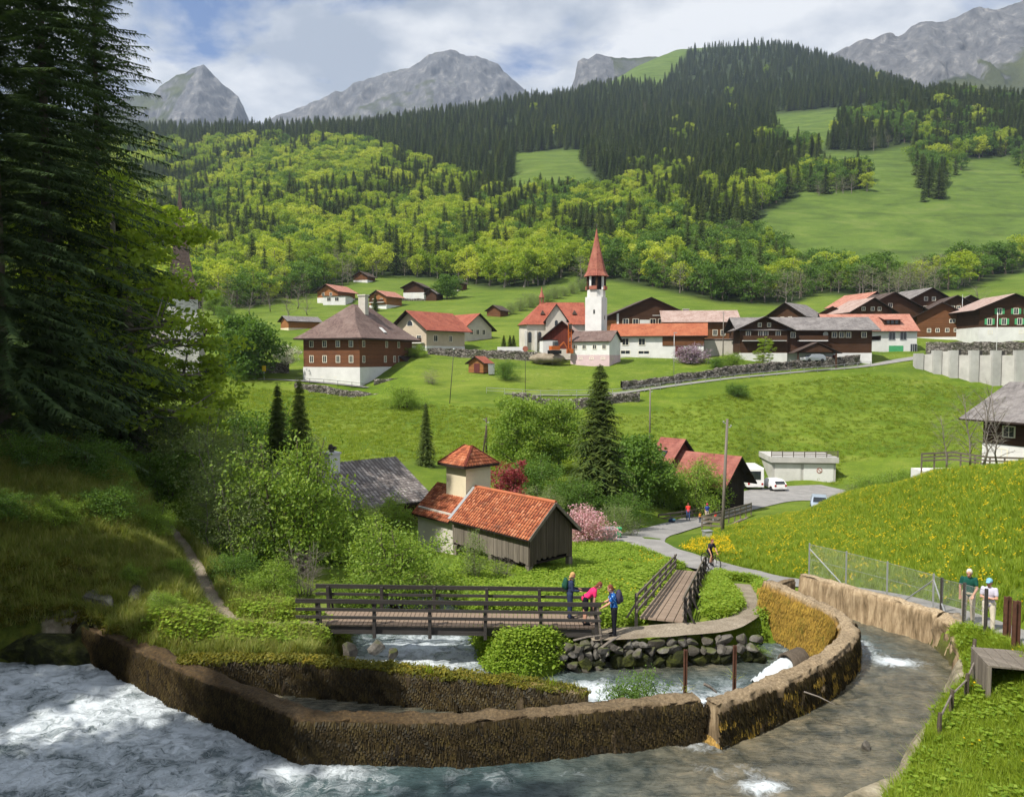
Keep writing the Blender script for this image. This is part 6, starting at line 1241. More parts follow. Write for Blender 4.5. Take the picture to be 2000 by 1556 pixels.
# little hose tower on the roof
tw_, tc = .92, (.4, 2.45); m = MB(); m.box(tc[0] - tw_, tc[0] + tw_, tc[1] - tw_, tc[1] + tw_, EAVE - .6, 5.15); m.build('roof_tower', 'cream_plaster', mill)
for i, (sx, sy) in enumerate(((0, -1), (1, 0), (0, 1), (-1, 0))):
    r_ = tw_ + .35; zt_, za = 5.05, 6.05; cs = [(-r_, -r_), (r_, -r_), (r_, r_), (-r_, r_)]; a, b_ = cs[i], cs[(i + 1) % 4]; rt = [(-.0, -.35), (.0, -.35), (.0, .35), (-.0, .35)]; ra, rb = rt[i], rt[(i + 1) % 4]
    if i in (0, 2): rb = ra = (0, -.35 if i == 0 else .35)
    else: ra, rb = ((0, -.35), (0, .35)) if i == 1 else ((0, .35), (0, -.35))
    f = lambda q, z: (tc[0] + q[0], tc[1] + q[1], z)
    m = MB(); m.poly([f(a, zt_), f(b_, zt_), f(rb, za)] + ([f(ra, za)] if ra != rb else [])); m.build('tower_roof_boards', 'dark_board', mill); roof_tiles('tower_tiles', mill, None, f(a, zt_), f(b_, zt_), f(ra, za), f(rb, za), .2, .2, 'clay_tile', 31 + i)
    m = MB(); m.beam(f(a, zt_ - .03), f(b_, zt_ - .03), .08, .16); m.build('tower_fascia', 'dark_trim', mill)
    m = MB(); m.beam(f(a, zt_ + .05), f(ra, za + .06), .14, .07); m.build('hip_tiles', 'red_board', mill)

# ------------------------------------------------------------------ wooden footbridge
bp0, bp1 = at(612, 1222, 25.3), at(1168, 1232, 25.2); br = thing('footbridge', 'dark wooden footbridge with railed sides over the white stream', 'bridge', ((bp0.x + bp1.x) / 2, bp0.y, bp0.z)); bl = Vector(br.location); L_ = (bp1.x - bp0.x); zd = 0.0; tilt = (bp1.z - bp0.z) / L_
def bz(x): return tilt * x
def bbeam(name, a, b_, w, h, mat): m = MB(); m.beam(a, b_, w, h); return m.build(name, mat, br, bevel=.008)
n_ = 64
for k in range(n_):
    x = -L_ / 2 + L_ * (k + .5) / n_; m = MB(); m.box(-L_ / n_ / 2 + .008, L_ / n_ / 2 - .008, .0, 1.35, -.05, 0); m.build('deck_plank', 'deck_plank', br, (x, 0, bz(x) + random.uniform(-.006, .006)))
for yy in (.12, 1.2): bbeam('stringer', (-L_ / 2 + .4, yy, bz(-L_ / 2) - .2), (L_ / 2 - .2, yy, bz(L_ / 2) - .2), .18, .28, 'black_rail')
for yy, sg in ((-.06, -1), (1.42, 1)):
    for k in range(6):
        x = -L_ / 2 + .2 + (L_ - .25) * k / 5; bbeam('post', (x, yy, bz(x) - .42), (x - (.05 if k == 0 else 0), yy, bz(x) + .86), .13, .11, 'black_rail')
        if k in (0, 5): bbeam('brace', (x + .16, yy + .12 * sg, bz(x) - .5), (x + .02, yy + .05 * sg, bz(x) + .82), .07, .07, 'grey_rail' if k else 'black_rail')
    for zz, w_ in ((.30, .10), (.56, .10), (.84, .15)):
        e = .55 if sg < 0 else .3; bbeam('rail', (-L_ / 2 - e, yy - .09 * (sg < 0) + .09 * (sg > 0), bz(-L_ / 2) + zz), (L_ / 2 + .1, yy - .09 * (sg < 0) + .09 * (sg > 0), bz(L_ / 2) + zz), .05, w_, 'black_rail')
# ---- plank ramp between footpath and road
a0, a1 = at(1290, 1211, 26.9), at(1348, 1115, 43.5); rp = thing('plank_ramp', 'grey plank walkway with slanting rails between path and road', 'walkway', tuple(a0)); dv = a1 - a0; dn = Vector((dv.x, dv.y, 0)).normalized(); sd = Vector((dn.y, -dn.x, 0))
for k in range(5):
    for j in range(4):
        o0 = sd * (-.62 + k * .31); m = MB(); p0, p1 = dv * (j / 4 + .003) + o0, dv * ((j + 1) / 4 - .003) + o0; m.beam(p0, p1, .285, .06); m.build('plank', 'deck_plank', rp, bevel=.006)
for s in (-1, 1):
    for k in range(7):
        q = dv * (k / 6) + sd * s * .86; m = MB(); m.beam(q + Vector((0, 0, -.6)), q + Vector((0, 0, .9)), .1, .1); m.build('post', 'black_rail', rp); m = MB(); m.beam(q + sd * s * .75 + Vector((0, 0, -.7)), q + Vector((0, 0, .55)), .07, .07); m.build('brace', 'black_rail', rp)
    for zz in (.3, .58, .88): m = MB(); m.beam(sd * s * .8 + Vector((0, 0, zz)) - dv * .02, dv * 1.02 + sd * s * .8 + Vector((0, 0, zz)), .05, .1); m.build('rail', 'grey_rail', rp)
# ---- road bridge railings
def railing(name, label, pts, nposts, hgt, rails, mat, w=.1, cat='railing', group=None, drop=.3):
    pts = [Vector(p) for p in pts]; o = thing(name, label, cat, tuple(pts[0]), 0, group); seg = [(b_ - a).length for a, b_ in zip(pts[:-1], pts[1:])]; T = sum(seg)
    def along(t_):
        d = t_ * T
        for a, b_, l in zip(pts[:-1], pts[1:], seg):
            if d <= l + 1e-6: return a.lerp(b_, d / l)
            d -= l
        return pts[-1]
    for k in range(nposts): q = along(k / (nposts - 1)) - pts[0]; m = MB(); m.beam(q - Vector((0, 0, drop)), q + Vector((0, 0, hgt)), w, w); m.build('post', mat, o)
    for zz, rw, rh_ in rails:
        for a, b_ in zip(pts[:-1], pts[1:]): m = MB(); m.beam(a - pts[0] + Vector((0, -w * .6, zz)), b_ - pts[0] + Vector((0, -w * .6, zz)), rw, rh_); m.build('rail', mat, o)
    return o
railing('bridge_railing', 'long grey timber railing where the walkers lean on the road bridge', [at(1286, 1026, 72), at(1340, 1018, 75), at(1405, 1003, 80)], 7, 1.1, ((.3, .06, .16), (.65, .06, .16), (1.0, .08, .18)), 'grey_rail')
railing('bridge_railing', 'dark timber railing bent around the bridge corner beside the utility pole', [at(1408, 1034, 64.5), at(1370, 1031, 66), at(1420, 1017, 70), at(1467, 1002, 77)], 9, 1.1, ((.3, .06, .15), (.65, .06, .15), (1.0, .08, .17)), 'grey_rail')
for k, (x_, y_) in enumerate(((1415, 1030), (1428, 1028))):
    m = MB(); q = at(x_, y_, 66); m.beam((0, 0, 0.02), (1.9, 1.2, .5), .2, .06); o = m.build('loose_board', 'grey_rail', None, tuple(q + Vector((0, .3 * k, 0)))); tag(o, 'pale loose plank lying on the grass beside the bridge railing', 'plank', 'loose planks by the bridge')

# ------------------------------------------------------------------ fence above the channel
fpts = [(1580, 1122, 1062, 33.2), (1652, 1142, 1078, 31), (1732, 1163, 1098, 28.8), (1822, 1188, 1122, 26.4), (1838, 1198, 1130, 25.6), (1882, 1213, 1140, 23.6), (1924, 1240, 1152, 22.0)]
fn = thing('chain_link_fence', 'grey chain-link fence with steel posts along the channel path', 'fence', tuple(at(1580, 1122, 33.2))); fl = Vector(fn.location)
B = [at(a, b_, d) - fl for a, b_, c, d in fpts]; T = [Vector((q.x, q.y, (at(f[0], f[2], f[3]) - fl).z)) for q, f in zip(B, fpts)]
for i, (q, u) in enumerate(zip(B, T)):
    m = MB(); m.tube([q - Vector((0, 0, .4)), u + Vector((0, 0, .04))], .035 if i < 4 else .05, 8); m.build('post', 'metal_grey' if i < 4 else 'steel_dark', fn)
for i, j, s in ((0, 1, 1), (3, 4, 1), (3, 2, 1)):
    q = B[i].lerp(B[j], .9 if i == 0 else .6 if j == 2 else 1.6); m = MB(); m.tube([q, T[i].lerp(B[i], .15)], .025, 6); m.build('strut', 'metal_grey', fn)
for zz in (0.0, .5, 1.0):
    m = MB(); m.tube([b_.lerp(u, zz * .97 + .02) for b_, u in zip(B, T)], .006, 4); m.build('tension_wire', 'metal_grey', fn)
V, F = [], []
def wire(a, b_, r=.0018):
    d = (b_ - a); n1 = Vector((0, 0, 1)).cross(d).normalized() * r; n2 = d.cross(n1).normalized() * r; k = len(V); V.extend([a + n1, a - n1 * .5 + n2, a - n1 * .5 - n2, b_ + n1, b_ - n1 * .5 + n2, b_ - n1 * .5 - n2]); F.extend([(k, k + 1, k + 4, k + 3), (k + 1, k + 2, k + 5, k + 4), (k + 2, k, k + 3, k + 5)])
for i in range(len(B) - 1):
    Ls = (B[i + 1] - B[i]).length; n_ = int(Ls / .085); hgt = (T[i] - B[i]).length; st = hgt / .085
    for k in range(-int(st), n_):
        for sg in (0, 1):
            t0, t1 = k / n_, (k + st) / n_; z0, z1 = 0., 1.
            if t0 < 0: z0 = -t0 / (t1 - t0); t0 = 0
            if t1 > 1: z1 = z0 + (1 - t0) / ((t1 - t0) / (1 - z0)) if t1 > t0 else 1; t1 = 1
            if sg: z0, z1 = 1 - z0, 1 - z1
            wire(B[i].lerp(B[i + 1], t0).lerp(T[i].lerp(T[i + 1], t0), z0), B[i].lerp(B[i + 1], t1).lerp(T[i].lerp(T[i + 1], t1), z1))
o = link('wire_mesh', npmesh('wire_mesh', np.array([tuple(v) for v in V]), np.array(F), 'metal_grey'), fn); o['kind'] = 'stuff'
for a, b_, c, d, lab in ((1966, 1248, 1165, 21.3, 'rusty red steel post beside the path, nearer the fence'), (1983, 1272, 1173, 20.2, 'rusty red steel post at the wooden bin, bolted low')):
    q = at(a, b_, d); u = at(a - 2, c, d); m = MB(); m.box(-.075, -.045, -.07, .07, -.4, u.z - q.z); m.box(.045, .075, -.07, .07, -.4, u.z - q.z); m.box(-.045, .045, -.012, .012, -.4, u.z - q.z); o = m.build('steel_post', 'rust', None, tuple(q)); tag(o, lab, 'post')
# low rope fence on the near bank
rp_pts = [(1902, 1262, 20.8), (1905, 1292, 20.0), (1888, 1330, 19.2), (1858, 1362, 18.6), (1834, 1408, 17.7)]
rf = thing('stump_fence', 'row of short rotten posts joined by an old pole above the river', 'fence', tuple(at(*rp_pts[0]))); fl = Vector(rf.location); PP = []
for a, b_, d in rp_pts:
    q = at(a, b_, d); g_ = gz(q.x, q.y); q.z = max(g_, q.z - .3); PP.append(q - fl); m = MB(); m.tube([q - fl - Vector((0, 0, .3)), q - fl + Vector((.01, 0, .22)), q - fl + Vector((.03, .01, .5))], [.06, .055, .045], 7); m.build('stump', 'bark', rf)
m = MB(); m.tube([q + Vector((0, 0, .34 + .03 * (k % 2))) for k, q in enumerate(PP)], .025, 6); m.build('pole', 'pale_bark', rf)
# wooden bin box
q = at(1926, 1372, 18.9); bx_ = thing('plank_box', 'weathered open wooden plank box standing in the bank grass', 'box', tuple(q), R(-14)); w_, d_, h_ = 1.35, 1.2, .98
for k in range(5): m = MB(); m.box(0 + k * w_ / 5 + .005, (k + 1) * w_ / 5 - .005, -.05, d_ + .05, h_ - .05, h_); m.build('lid_plank', 'grey_timber', bx_, bevel=.004)
for k in range(5): m = MB(); m.box(.0, .05, k * d_ / 5 + .005, (k + 1) * d_ / 5 - .005, 0, h_ - .05); m.build('side_plank', 'grey_timber', bx_)
for k in range(5): m = MB(); m.box(.05 + k * w_ / 5, .05 + (k + 1) * w_ / 5 - .01, d_ - .05, d_, 0, h_ - .05); m.build('back_plank', 'grey_timber', bx_)
for x in (.0, w_ - .08): m = MB(); m.box(x - .02, x + .08, -.06, .0, -.1, h_ - .05); m.build('corner_post', 'grey_timber', bx_)
m = MB(); m.box(.9, 1.25, .2, .9, .02, .6); m.build('meter_cover', 'metal_grey', bx_)
q = at(1990, 1330, 20); m = MB(); o = None
# iron gate posts in the weir
for a, b_, c, lab in ((1338, 1352, 1268, 'rusty iron gate post on the dark weir wall, tufted at its foot'), (1434, 1345, 1260, 'rusty iron gate post on the tan curved wall, tufted at its foot')):
    Y_ = 19.3 if a < 1400 else 19.9; p0, p1 = at(a, b_ + 6, Y_), at(a, c, Y_); o = thing('gate_post', lab, 'post', tuple(p0)); h_ = p1.z - p0.z
    for sg in (-1, 1): m = MB(); m.box(sg * .032 - .01, sg * .032 + .01, -.04, .04, -.1, h_); m.build('flange', 'rust', o)
    m = MB(); m.box(-.022, .022, -.01, .01, -.1, h_); m.build('web', 'rust', o)
m = MB(); g0 = wz(1372, 1369, WT); g1 = wz(1407, 1380, WT)
m.add([(g0[0] - .05, g0[1] + .1, -9.35), (g1[0] + .05, g1[1] + .1, -9.35), (g1[0] + .05, g1[1] - .35, -9.75), (g0[0] - .05, g0[1] - .35, -9.75), (g0[0] - .05, g0[1] + .8, -9.35), (g1[0] + .05, g1[1] + .8, -9.35), (g0[0] - .05, g0[1] + .8, -10.8), (g1[0] + .05, g1[1] + .8, -10.8)], ((0, 3, 2, 1), (4, 0, 1, 5), (6, 4, 5, 7))); o = m.build('spillway', 'weir_stone'); fattr(o.data, 'gold', [1.0] * len(o.data.vertices)); fattr(o.data, 'tan', [.6] * len(o.data.vertices)); tag(o, 'golden mossy spillway sill in the gap of the weir', 'sill')
# outlet pipe and its jet
pp = atz(1535, 1297, -9.75); pe = pp + Vector((.62, .34, .05)); o = thing('outlet_pipe', 'mossy concrete outlet pipe pouring white water into the stream', 'pipe', tuple(pp)); m = MB(); n = 16
dvp = (pe - pp).normalized(); s1 = Vector((-dvp.y, dvp.x, 0)).normalized(); s2 = dvp.cross(s1); ring = lambda c, r: [tuple(c + s1 * (r * math.cos(2 * PI * k / n)) + s2 * (r * math.sin(2 * PI * k / n))) for k in range(n)]
A, B_, C_ = ring(Vector((0, 0, 0)), .36), ring(pe - pp, .38), ring(Vector((0, 0, 0)), .29); D_ = ring(dvp * .7, .28); base = A + B_ + C_ + D_; fs_ = []
for k in range(n): j = (k + 1) % n; fs_ += [(k, j, n + j, n + k), (2 * n + k, 2 * n + j, j, k), (3 * n + k, 3 * n + j, 2 * n + j, 2 * n + k)]
m.add(base, fs_); m.build('pipe_shell', 'bark', o, smooth=True)
V, F = [], []; nt, nw = 22, 12
for i in range(nt + 1):
    f_ = i / nt; c = pp + dvp * (.25 - 1.0 * f_) + Vector((-.25 * f_, 0, -.03 - .72 * f_ ** 1.5)); r_ = .25 + .20 * f_
    for k in range(nw + 1):
        a = PI * (k / nw); V.append(c + s1 * (r_ * math.cos(a) * 1.15) + Vector((0, 0, r_ * math.sin(a) * .9 + random.uniform(-.08, .08) * (f_ + .3))))
for i in range(nt):
    for k in range(nw): b0 = i * (nw + 1) + k; F.append((b0, b0 + 1, b0 + nw + 2, b0 + nw + 1))
me = npmesh('water_jet', np.array([tuple(v) for v in V]), np.array(F), 'river_water', smooth=True); fattr(me, 'foam', np.full(len(V), 1.15)); jo = link('water_jet', me); tag(jo, 'white water jet spouting from the outlet pipe', 'water jet', kind='stuff')
# driftwood
for a, b_, d0, c, e, d1, r_, lab in ((1170, 1268, 24.9, 1212, 1240, 25.0, .05, 'pale bare branch leaning on the stone bank'), (1120, 1250, 24.9, 1175, 1240, 25.0, .035, 'thin driftwood stick lying on the bridge abutment'), (1375, 1335, 19.6, 1400, 1352, 19.6, .04, 'rusty bar poking out of the weir gap'), (1570, 1350, 19.3, 1630, 1375, 19.0, .02, 'thin twig floating beside the curved wall')):
    p0, p1 = at(a, b_, d0), at(c, e, d1); m = MB(); m.tube([p0 - p0, (p1 - p0) * .5 + Vector((0, 0, .03)), p1 - p0], [r_, r_ * .9, r_ * .5], 6); tag(m.build('branch', 'pale_bark', None, tuple(p0)), lab, 'branch')

# ------------------------------------------------------------------ poles, lamps, signs
def pole(name, label, px, pyb, pyt, Y, r, mat='pale_bark', cat='pole', lean=0.0, extra=None):
    p0 = at(px, pyb, Y); g_ = gz(p0.x, p0.y); h_ = at(px, pyt, Y).z - p0.z; dz = min(0, g_ - p0.z) - .5; o = thing(name, label, cat, tuple(p0)); m = MB(); m.tube([(0, 0, dz), (lean * .5, 0, h_ * .5), (lean, 0, h_)], [r, r * .85, r * .68], 8); m.build('shaft', mat, o, smooth=True)
    if extra: extra(o, h_, lean)
    return o
def insul(o, h_, l):
    for k, s in enumerate((-1, 1)): m = MB(); m.tube([(l, 0, h_ - .35 - .3 * k), (l + s * .28, 0, h_ - .3 - .3 * k)], .03, 5); m.ball((l + s * .28, 0, h_ - .22 - .3 * k), .07, 6, 5); m.build('insulator', 'metal_grey', o)
def lampx(o, h_, l): m = MB(); m.box(-.12, .5, -.12, .12, h_ - .05, h_ + .08); m.build('lamp_head', 'metal_grey', o)
pole('utility_pole', 'tall bare wooden utility pole beside the bent bridge railing', 1410, 1053, 818, 58, .14, lean=.28, extra=insul)
pole('utility_pole', 'grey wooden utility pole in the meadow right of the tall spruce', 1269, 862, 757, 112, .13, 'pale_bark', extra=insul)
o = pole('utility_pole', 'double wooden pole with transformer cap behind the mill tower', 950, 880, 815, 88, .13, 'bark', extra=insul); m = MB(); m.tube([(-.5, 0, -1), (0, 0, 2.6)], .1, 6); m.build('prop', 'bark', o)
pole('utility_pole', 'slim grey pole standing before the concrete shed', 1412, 694, 608, 158, .12, 'pale_bark', extra=insul)
pole('slim_mast', 'slim dark mast on the terrace slope below the gabled house', 876, 812, 682, 121, .07, 'steel_dark', lean=.9, extra=lambda o, h_, l: (lambda m: (m.ball((l, 0, h_), .18, 8, 6), m.build('lamp', 'metal_grey', o)))(MB()))
pole('lamp_post', 'grey street lamp beside the lilac bush', 1316, 735, 650, 140, .06, 'metal_grey', 'street lamp', extra=lampx)
pole('flag_pole', 'white flagpole before the chalet with green shutters', 1946, 690, 610, 148, .07, 'white_paint')
pole('slim_mast', 'thin grey pole rising between the huddled chalets', 1878, 650, 575, 190, .07, 'metal_grey')
def disc(o, h_, l): m = MB(); m.tube([(0, -.06, h_ - .45), (0, -.1, h_ - .45)], .48, 20); m.build('sign_disc', 'tile_spire', o)
pole('road_sign', 'round red traffic sign on a tall thin post before the church', 1026, 762, 676, 132, .05, 'steel_dark', 'sign', extra=disc)
def yel(o, h_, l): m = MB(); m.box(-.35, .35, -.05, .02, h_ - 1.0, h_); m.build('sign_board', 'dandelion', o)
pole('trail_sign', 'yellow hiking signpost on the forecourt of the brown house', 516, 742, 714, 139, .06, 'metal_grey', 'sign', extra=yel)
# ------------------------------------------------------------------ dry stone walls
def stone_wall(name, label, pts, h0, thick=.6, mat='dry_stone', seed=0, cat='wall'):
    P = np.array([tuple(at(*p)) for p in pts]); L = np.concatenate([[0], np.cumsum(np.linalg.norm(np.diff(P[:, :2], axis=0), axis=1))]); n = int(L[-1] / .3) + 2; s = np.linspace(0, L[-1], n); X, Y, Z = [np.interp(s, L, P[:, k]) for k in range(3)]
    dx, dy = np.gradient(X), np.gradient(Y); ln = np.hypot(dx, dy); nx, ny = dy / ln, -dx / ln; sg = np.sign(-(nx * X + ny * Y).mean()) or 1; nx, ny = nx * sg, ny * sg
    prof = [(0, -1.0), (0, .0), (0, .25), (0, .5), (0, .75), (0, 1.0), (.5, 1.04), (1, 1.0), (1, -.6)]; V = []
    for a, h in prof:
        j = fbm(s * 1.7 + a * 9, np.full(n, h * 5.0), 3, seed) * .22; top = h0 * (1 + .22 * fbm(s * .5, 0 * s, 3, seed + 5))
        V.append(np.stack([X - nx * (a * thick - j * (a == 0)), Y - ny * (a * thick - j * (a == 0)), Z + h * top + (fbm(s * 2.3, np.full(n, a * 3.0), 2, seed + 2) * .12 if h >= 1 else 0)], 1))
    V = np.stack(V, 1); m_ = V.shape[1]; ix = np.arange(n * m_).reshape(n, m_); F = np.stack([ix[:-1, :-1], ix[:-1, 1:], ix[1:, 1:], ix[1:, :-1]], -1).reshape(-1, 4)
    o = link(name, npmesh(name, V.reshape(-1, 3), F, mat)); tag(o, label, cat); return o
stone_wall('stone_wall', 'long dry stone wall lining the upper side of the village lane', [(1215, 762, 133.5), (1330, 748, 137.5), (1430, 731, 141.5), (1560, 719, 147), (1680, 709, 151)], 1.5, seed=2)
stone_wall('stone_wall', 'tall retaining stone wall under the lane behind the light green trees', [(1000, 788, 127), (1060, 800, 126), (1140, 802, 126), (1250, 790, 128)], 1.9, seed=3)
stone_wall('stone_wall', 'mossy stone terrace wall below the brown hipped-roof house', [(575, 762, 134), (640, 770, 132.5), (700, 780, 131), (745, 786, 130), (830, 782, 131)], 1.3, seed=4)
stone_wall('stone_wall', 'upper stone terrace wall under the garden hut', [(730, 752, 137), (790, 752, 137.5), (850, 756, 137), (930, 760, 135.5), (985, 768, 133.5)], 1.2, seed=5)
stone_wall('stone_wall', 'stone garden wall before the red-roofed gabled houses', [(835, 690, 158), (900, 692, 158), (960, 695, 157), (1010, 697, 156), (1080, 700, 154)], 1.1, seed=6)
stone_wall('stone_wall', 'rough stone wall between round tree and brown house', [(395, 722, 143), (440, 724, 143), (510, 728, 144), (565, 728, 147)], 2.0, seed=7)
stone_wall('stone_wall', 'curved stone wall holding the lawn below the green-shuttered chalet', [(1808, 684, 163), (1850, 684, 161), (1920, 682, 160), (2010, 682, 158)], 1.6, seed=8)
stone_wall('stone_wall', 'pale stone wall below the dark hill chalet', [(775, 588, 284), (810, 590, 283), (850, 590, 281)], 1.3, seed=9)
# concrete bays at the village edge
simple('bay_concrete', (.40, .395, .38), .9, .2, .4, bstr=.4)
rw = thing('concrete_bays', 'row of pale concrete garage bays stepping down the slope', 'garages', tuple(at(1800, 722, 146))); fl = Vector(rw.location); xs_ = [(1795, 712, 147), (1830, 722, 145.5), (1862, 732, 144), (1902, 742, 142), (1945, 748, 140), (1990, 756, 138), (2040, 762, 136.5)]
for k, (a, b_, d) in enumerate(xs_):
    p0 = at(a, b_, d); zt_ = at(a, 684 if k else 690, d).z; m = MB(); q = p0 - fl; m.box(q.x - .75, q.x + .75, q.y - .2, q.y + .8, q.z - 2, zt_ - fl.z); m.build('pillar', 'bay_concrete', rw)
    if k + 1 < len(xs_):
        n_ = at(*xs_[k + 1]) - fl; m = MB(); zt2 = zt_ - fl.z - (.2 if k < 2 else .9); x0, x1 = q.x + .76, n_.x - .76; m.add([(x0, q.y + .3, q.z - 2), (x1, n_.y + .3, n_.z - 2), (x1, n_.y + .3, zt2), (x0, q.y + .3, zt2), (x0, q.y + .7, q.z - 2), (x1, n_.y + .7, n_.z - 2), (x1, n_.y + .7, zt2), (x0, q.y + .7, zt2)], ((0, 1, 2, 3), (3, 2, 6, 7), (0, 3, 7, 4), (1, 5, 6, 2), (5, 4, 7, 6))); m.build('panel', 'concrete', rw)
        if k >= 2: m = MB(); m.box(x0 + .1, x1 - .1, max(q.y, n_.y) + .9, max(q.y, n_.y) + 1.0, zt2 - .1, zt2 + .85); m.build('dark_opening', 'steel_dark', rw)
m = MB(); q = at(1988, 690, 139) - fl; m.box(q.x - .5, q.x + 2.5, q.y - .6, q.y + .3, q.z - .3, q.z + .05); m.build('canopy', 'concrete', rw)
# white plank wall and boards before the church
o = MB(); o.box(-3, 3, -.1, .1, -.8, 1.1); tag(o.build('site_hoarding', 'white_paint', None, tuple(at(1000, 688, 157))), 'long white hoarding at the edge of the church yard', 'hoarding')
o = MB()
for k in range(10):
    for j in range(18): a = 2 * PI * j / 18; pass
m = MB(); m.ball((0, 0, 0), 1.0, 40, 20, (3.6, 1.8, 1.0)); m.v = [(x, y, z * (1 + .5 * float(fbm(np.array(x * .8), np.array(y * .8), 4, 5))) + .25 * float(fbm(np.array(x * 2.0), np.array(y * 2.0), 3, 6))) for x, y, z in m.v]; ho = m.build('earth_heap', 'gravel', None, tuple(at(1068, 700, 152))); tag(ho, 'heap of brown earth below the small orange excavator', 'heap')
# rails along the lane
railing('lane_railing', 'thin steel railing following the outer edge of the village lane', [at(950, 768, 129), at(1060, 774, 128.5), at(1200, 771, 129.3), at(1330, 754, 133.5), at(1430, 742, 137), at(1560, 730, 142), at(1700, 716, 147)], 26, 1.0, ((.5, .05, .06), (.95, .05, .07)), 'metal_grey', .06)
railing('house_railing', 'thin dark railing before the white base of the brown house', [at(578, 748, 135.5), at(640, 752, 134.5), at(715, 760, 133.2)], 6, 1.0, ((.5, .05, .05), (.95, .05, .06)), 'steel_dark', .06)
railing('terrace_railing', 'long grey timber railing of the terrace behind the flowered slope', [at(1800, 905, 66), at(1860, 902, 66), at(1930, 912, 65), at(2020, 915, 64)], 9, .9, ((.25, .06, .14), (.55, .06, .14), (.85, .08, .16)), 'grey_rail', drop=1.5)
m = MB(); m.box(-2.2, 1.5, 0, 2.0, -1.2, .25); tag(m.build('low_annex', 'white_plaster', None, tuple(at(1850, 925, 68))), 'low white outbuilding under the terrace railing', 'outbuilding')
# ------------------------------------------------------------------ small street things
def ctainer(name, label, px, py, Y, sz, mat, lid, cat, rz=0.0):
    q = at(px, py, Y); o = thing(name, label, cat, (q.x, q.y, gz(q.x, q.y)), rz); w_, d_, h_ = sz; m = MB(); m.add([(-w_ * .46, -d_ * .46, .12), (w_ * .46, -d_ * .46, .12), (w_ * .46, d_ * .46, .12), (-w_ * .46, d_ * .46, .12), (-w_ / 2, -d_ / 2, h_), (w_ / 2, -d_ / 2, h_), (w_ / 2, d_ / 2, h_), (-w_ / 2, d_ / 2, h_)], ((3, 2, 1, 0), (0, 1, 5, 4), (1, 2, 6, 5), (2, 3, 7, 6), (3, 0, 4, 7), (4, 5, 6, 7))); m.build('body', mat, o, bevel=.03); m = MB(); m.box(-w_ / 2 - .04, w_ / 2 + .04, -d_ / 2 - .04, d_ / 2 + .04, h_, h_ + .1); m.build('lid', lid, o, bevel=.02)
    for sx in (-1, 1):
        for sy in (-1, 1): m = MB(); m.tube([(sx * w_ * .38, sy * d_ * .38 - .03, .08), (sx * w_ * .38, sy * d_ * .38 + .03, .08)], .08, 8); m.build('wheel', 'black', o)
    return o
ctainer('waste_container', 'grey metal waste container beside the narrow lane', 1187, 1048, 53.2, (1.15, .9, 1.0), 'metal_grey', 'metal_grey', 'container', R(8))
ctainer('letter_box', 'small green box on the fence by the waste container', 1208, 1032, 55, (.4, .35, .7), 'green_paint', 'green_paint', 'box')
q = at(1381, 1060, 55.5); o = thing('power_cabinet', 'small grey electricity cabinet in the flowered corner of the road', 'cabinet', (q.x, q.y, gz(q.x, q.y)), R(20)); m = MB(); m.box(-.3, .3, -.22, .22, -.2, .62); m.build('cabinet_body', 'metal_grey', o, bevel=.02); m = MB(); m.box(-.34, .34, -.26, .26, .62, .68); m.build('cabinet_lid', 'metal_grey', o); m = MB(); m.box(-.25, .25, -.235, -.221, .05, .55); m.build('cabinet_door', 'pale_concrete', o)
ctainer('transformer_box', 'grey metal box standing beside the garden hut', 960, 729, 140.5, (1.2, 1.0, 1.9), 'metal_grey', 'metal_grey', 'box')

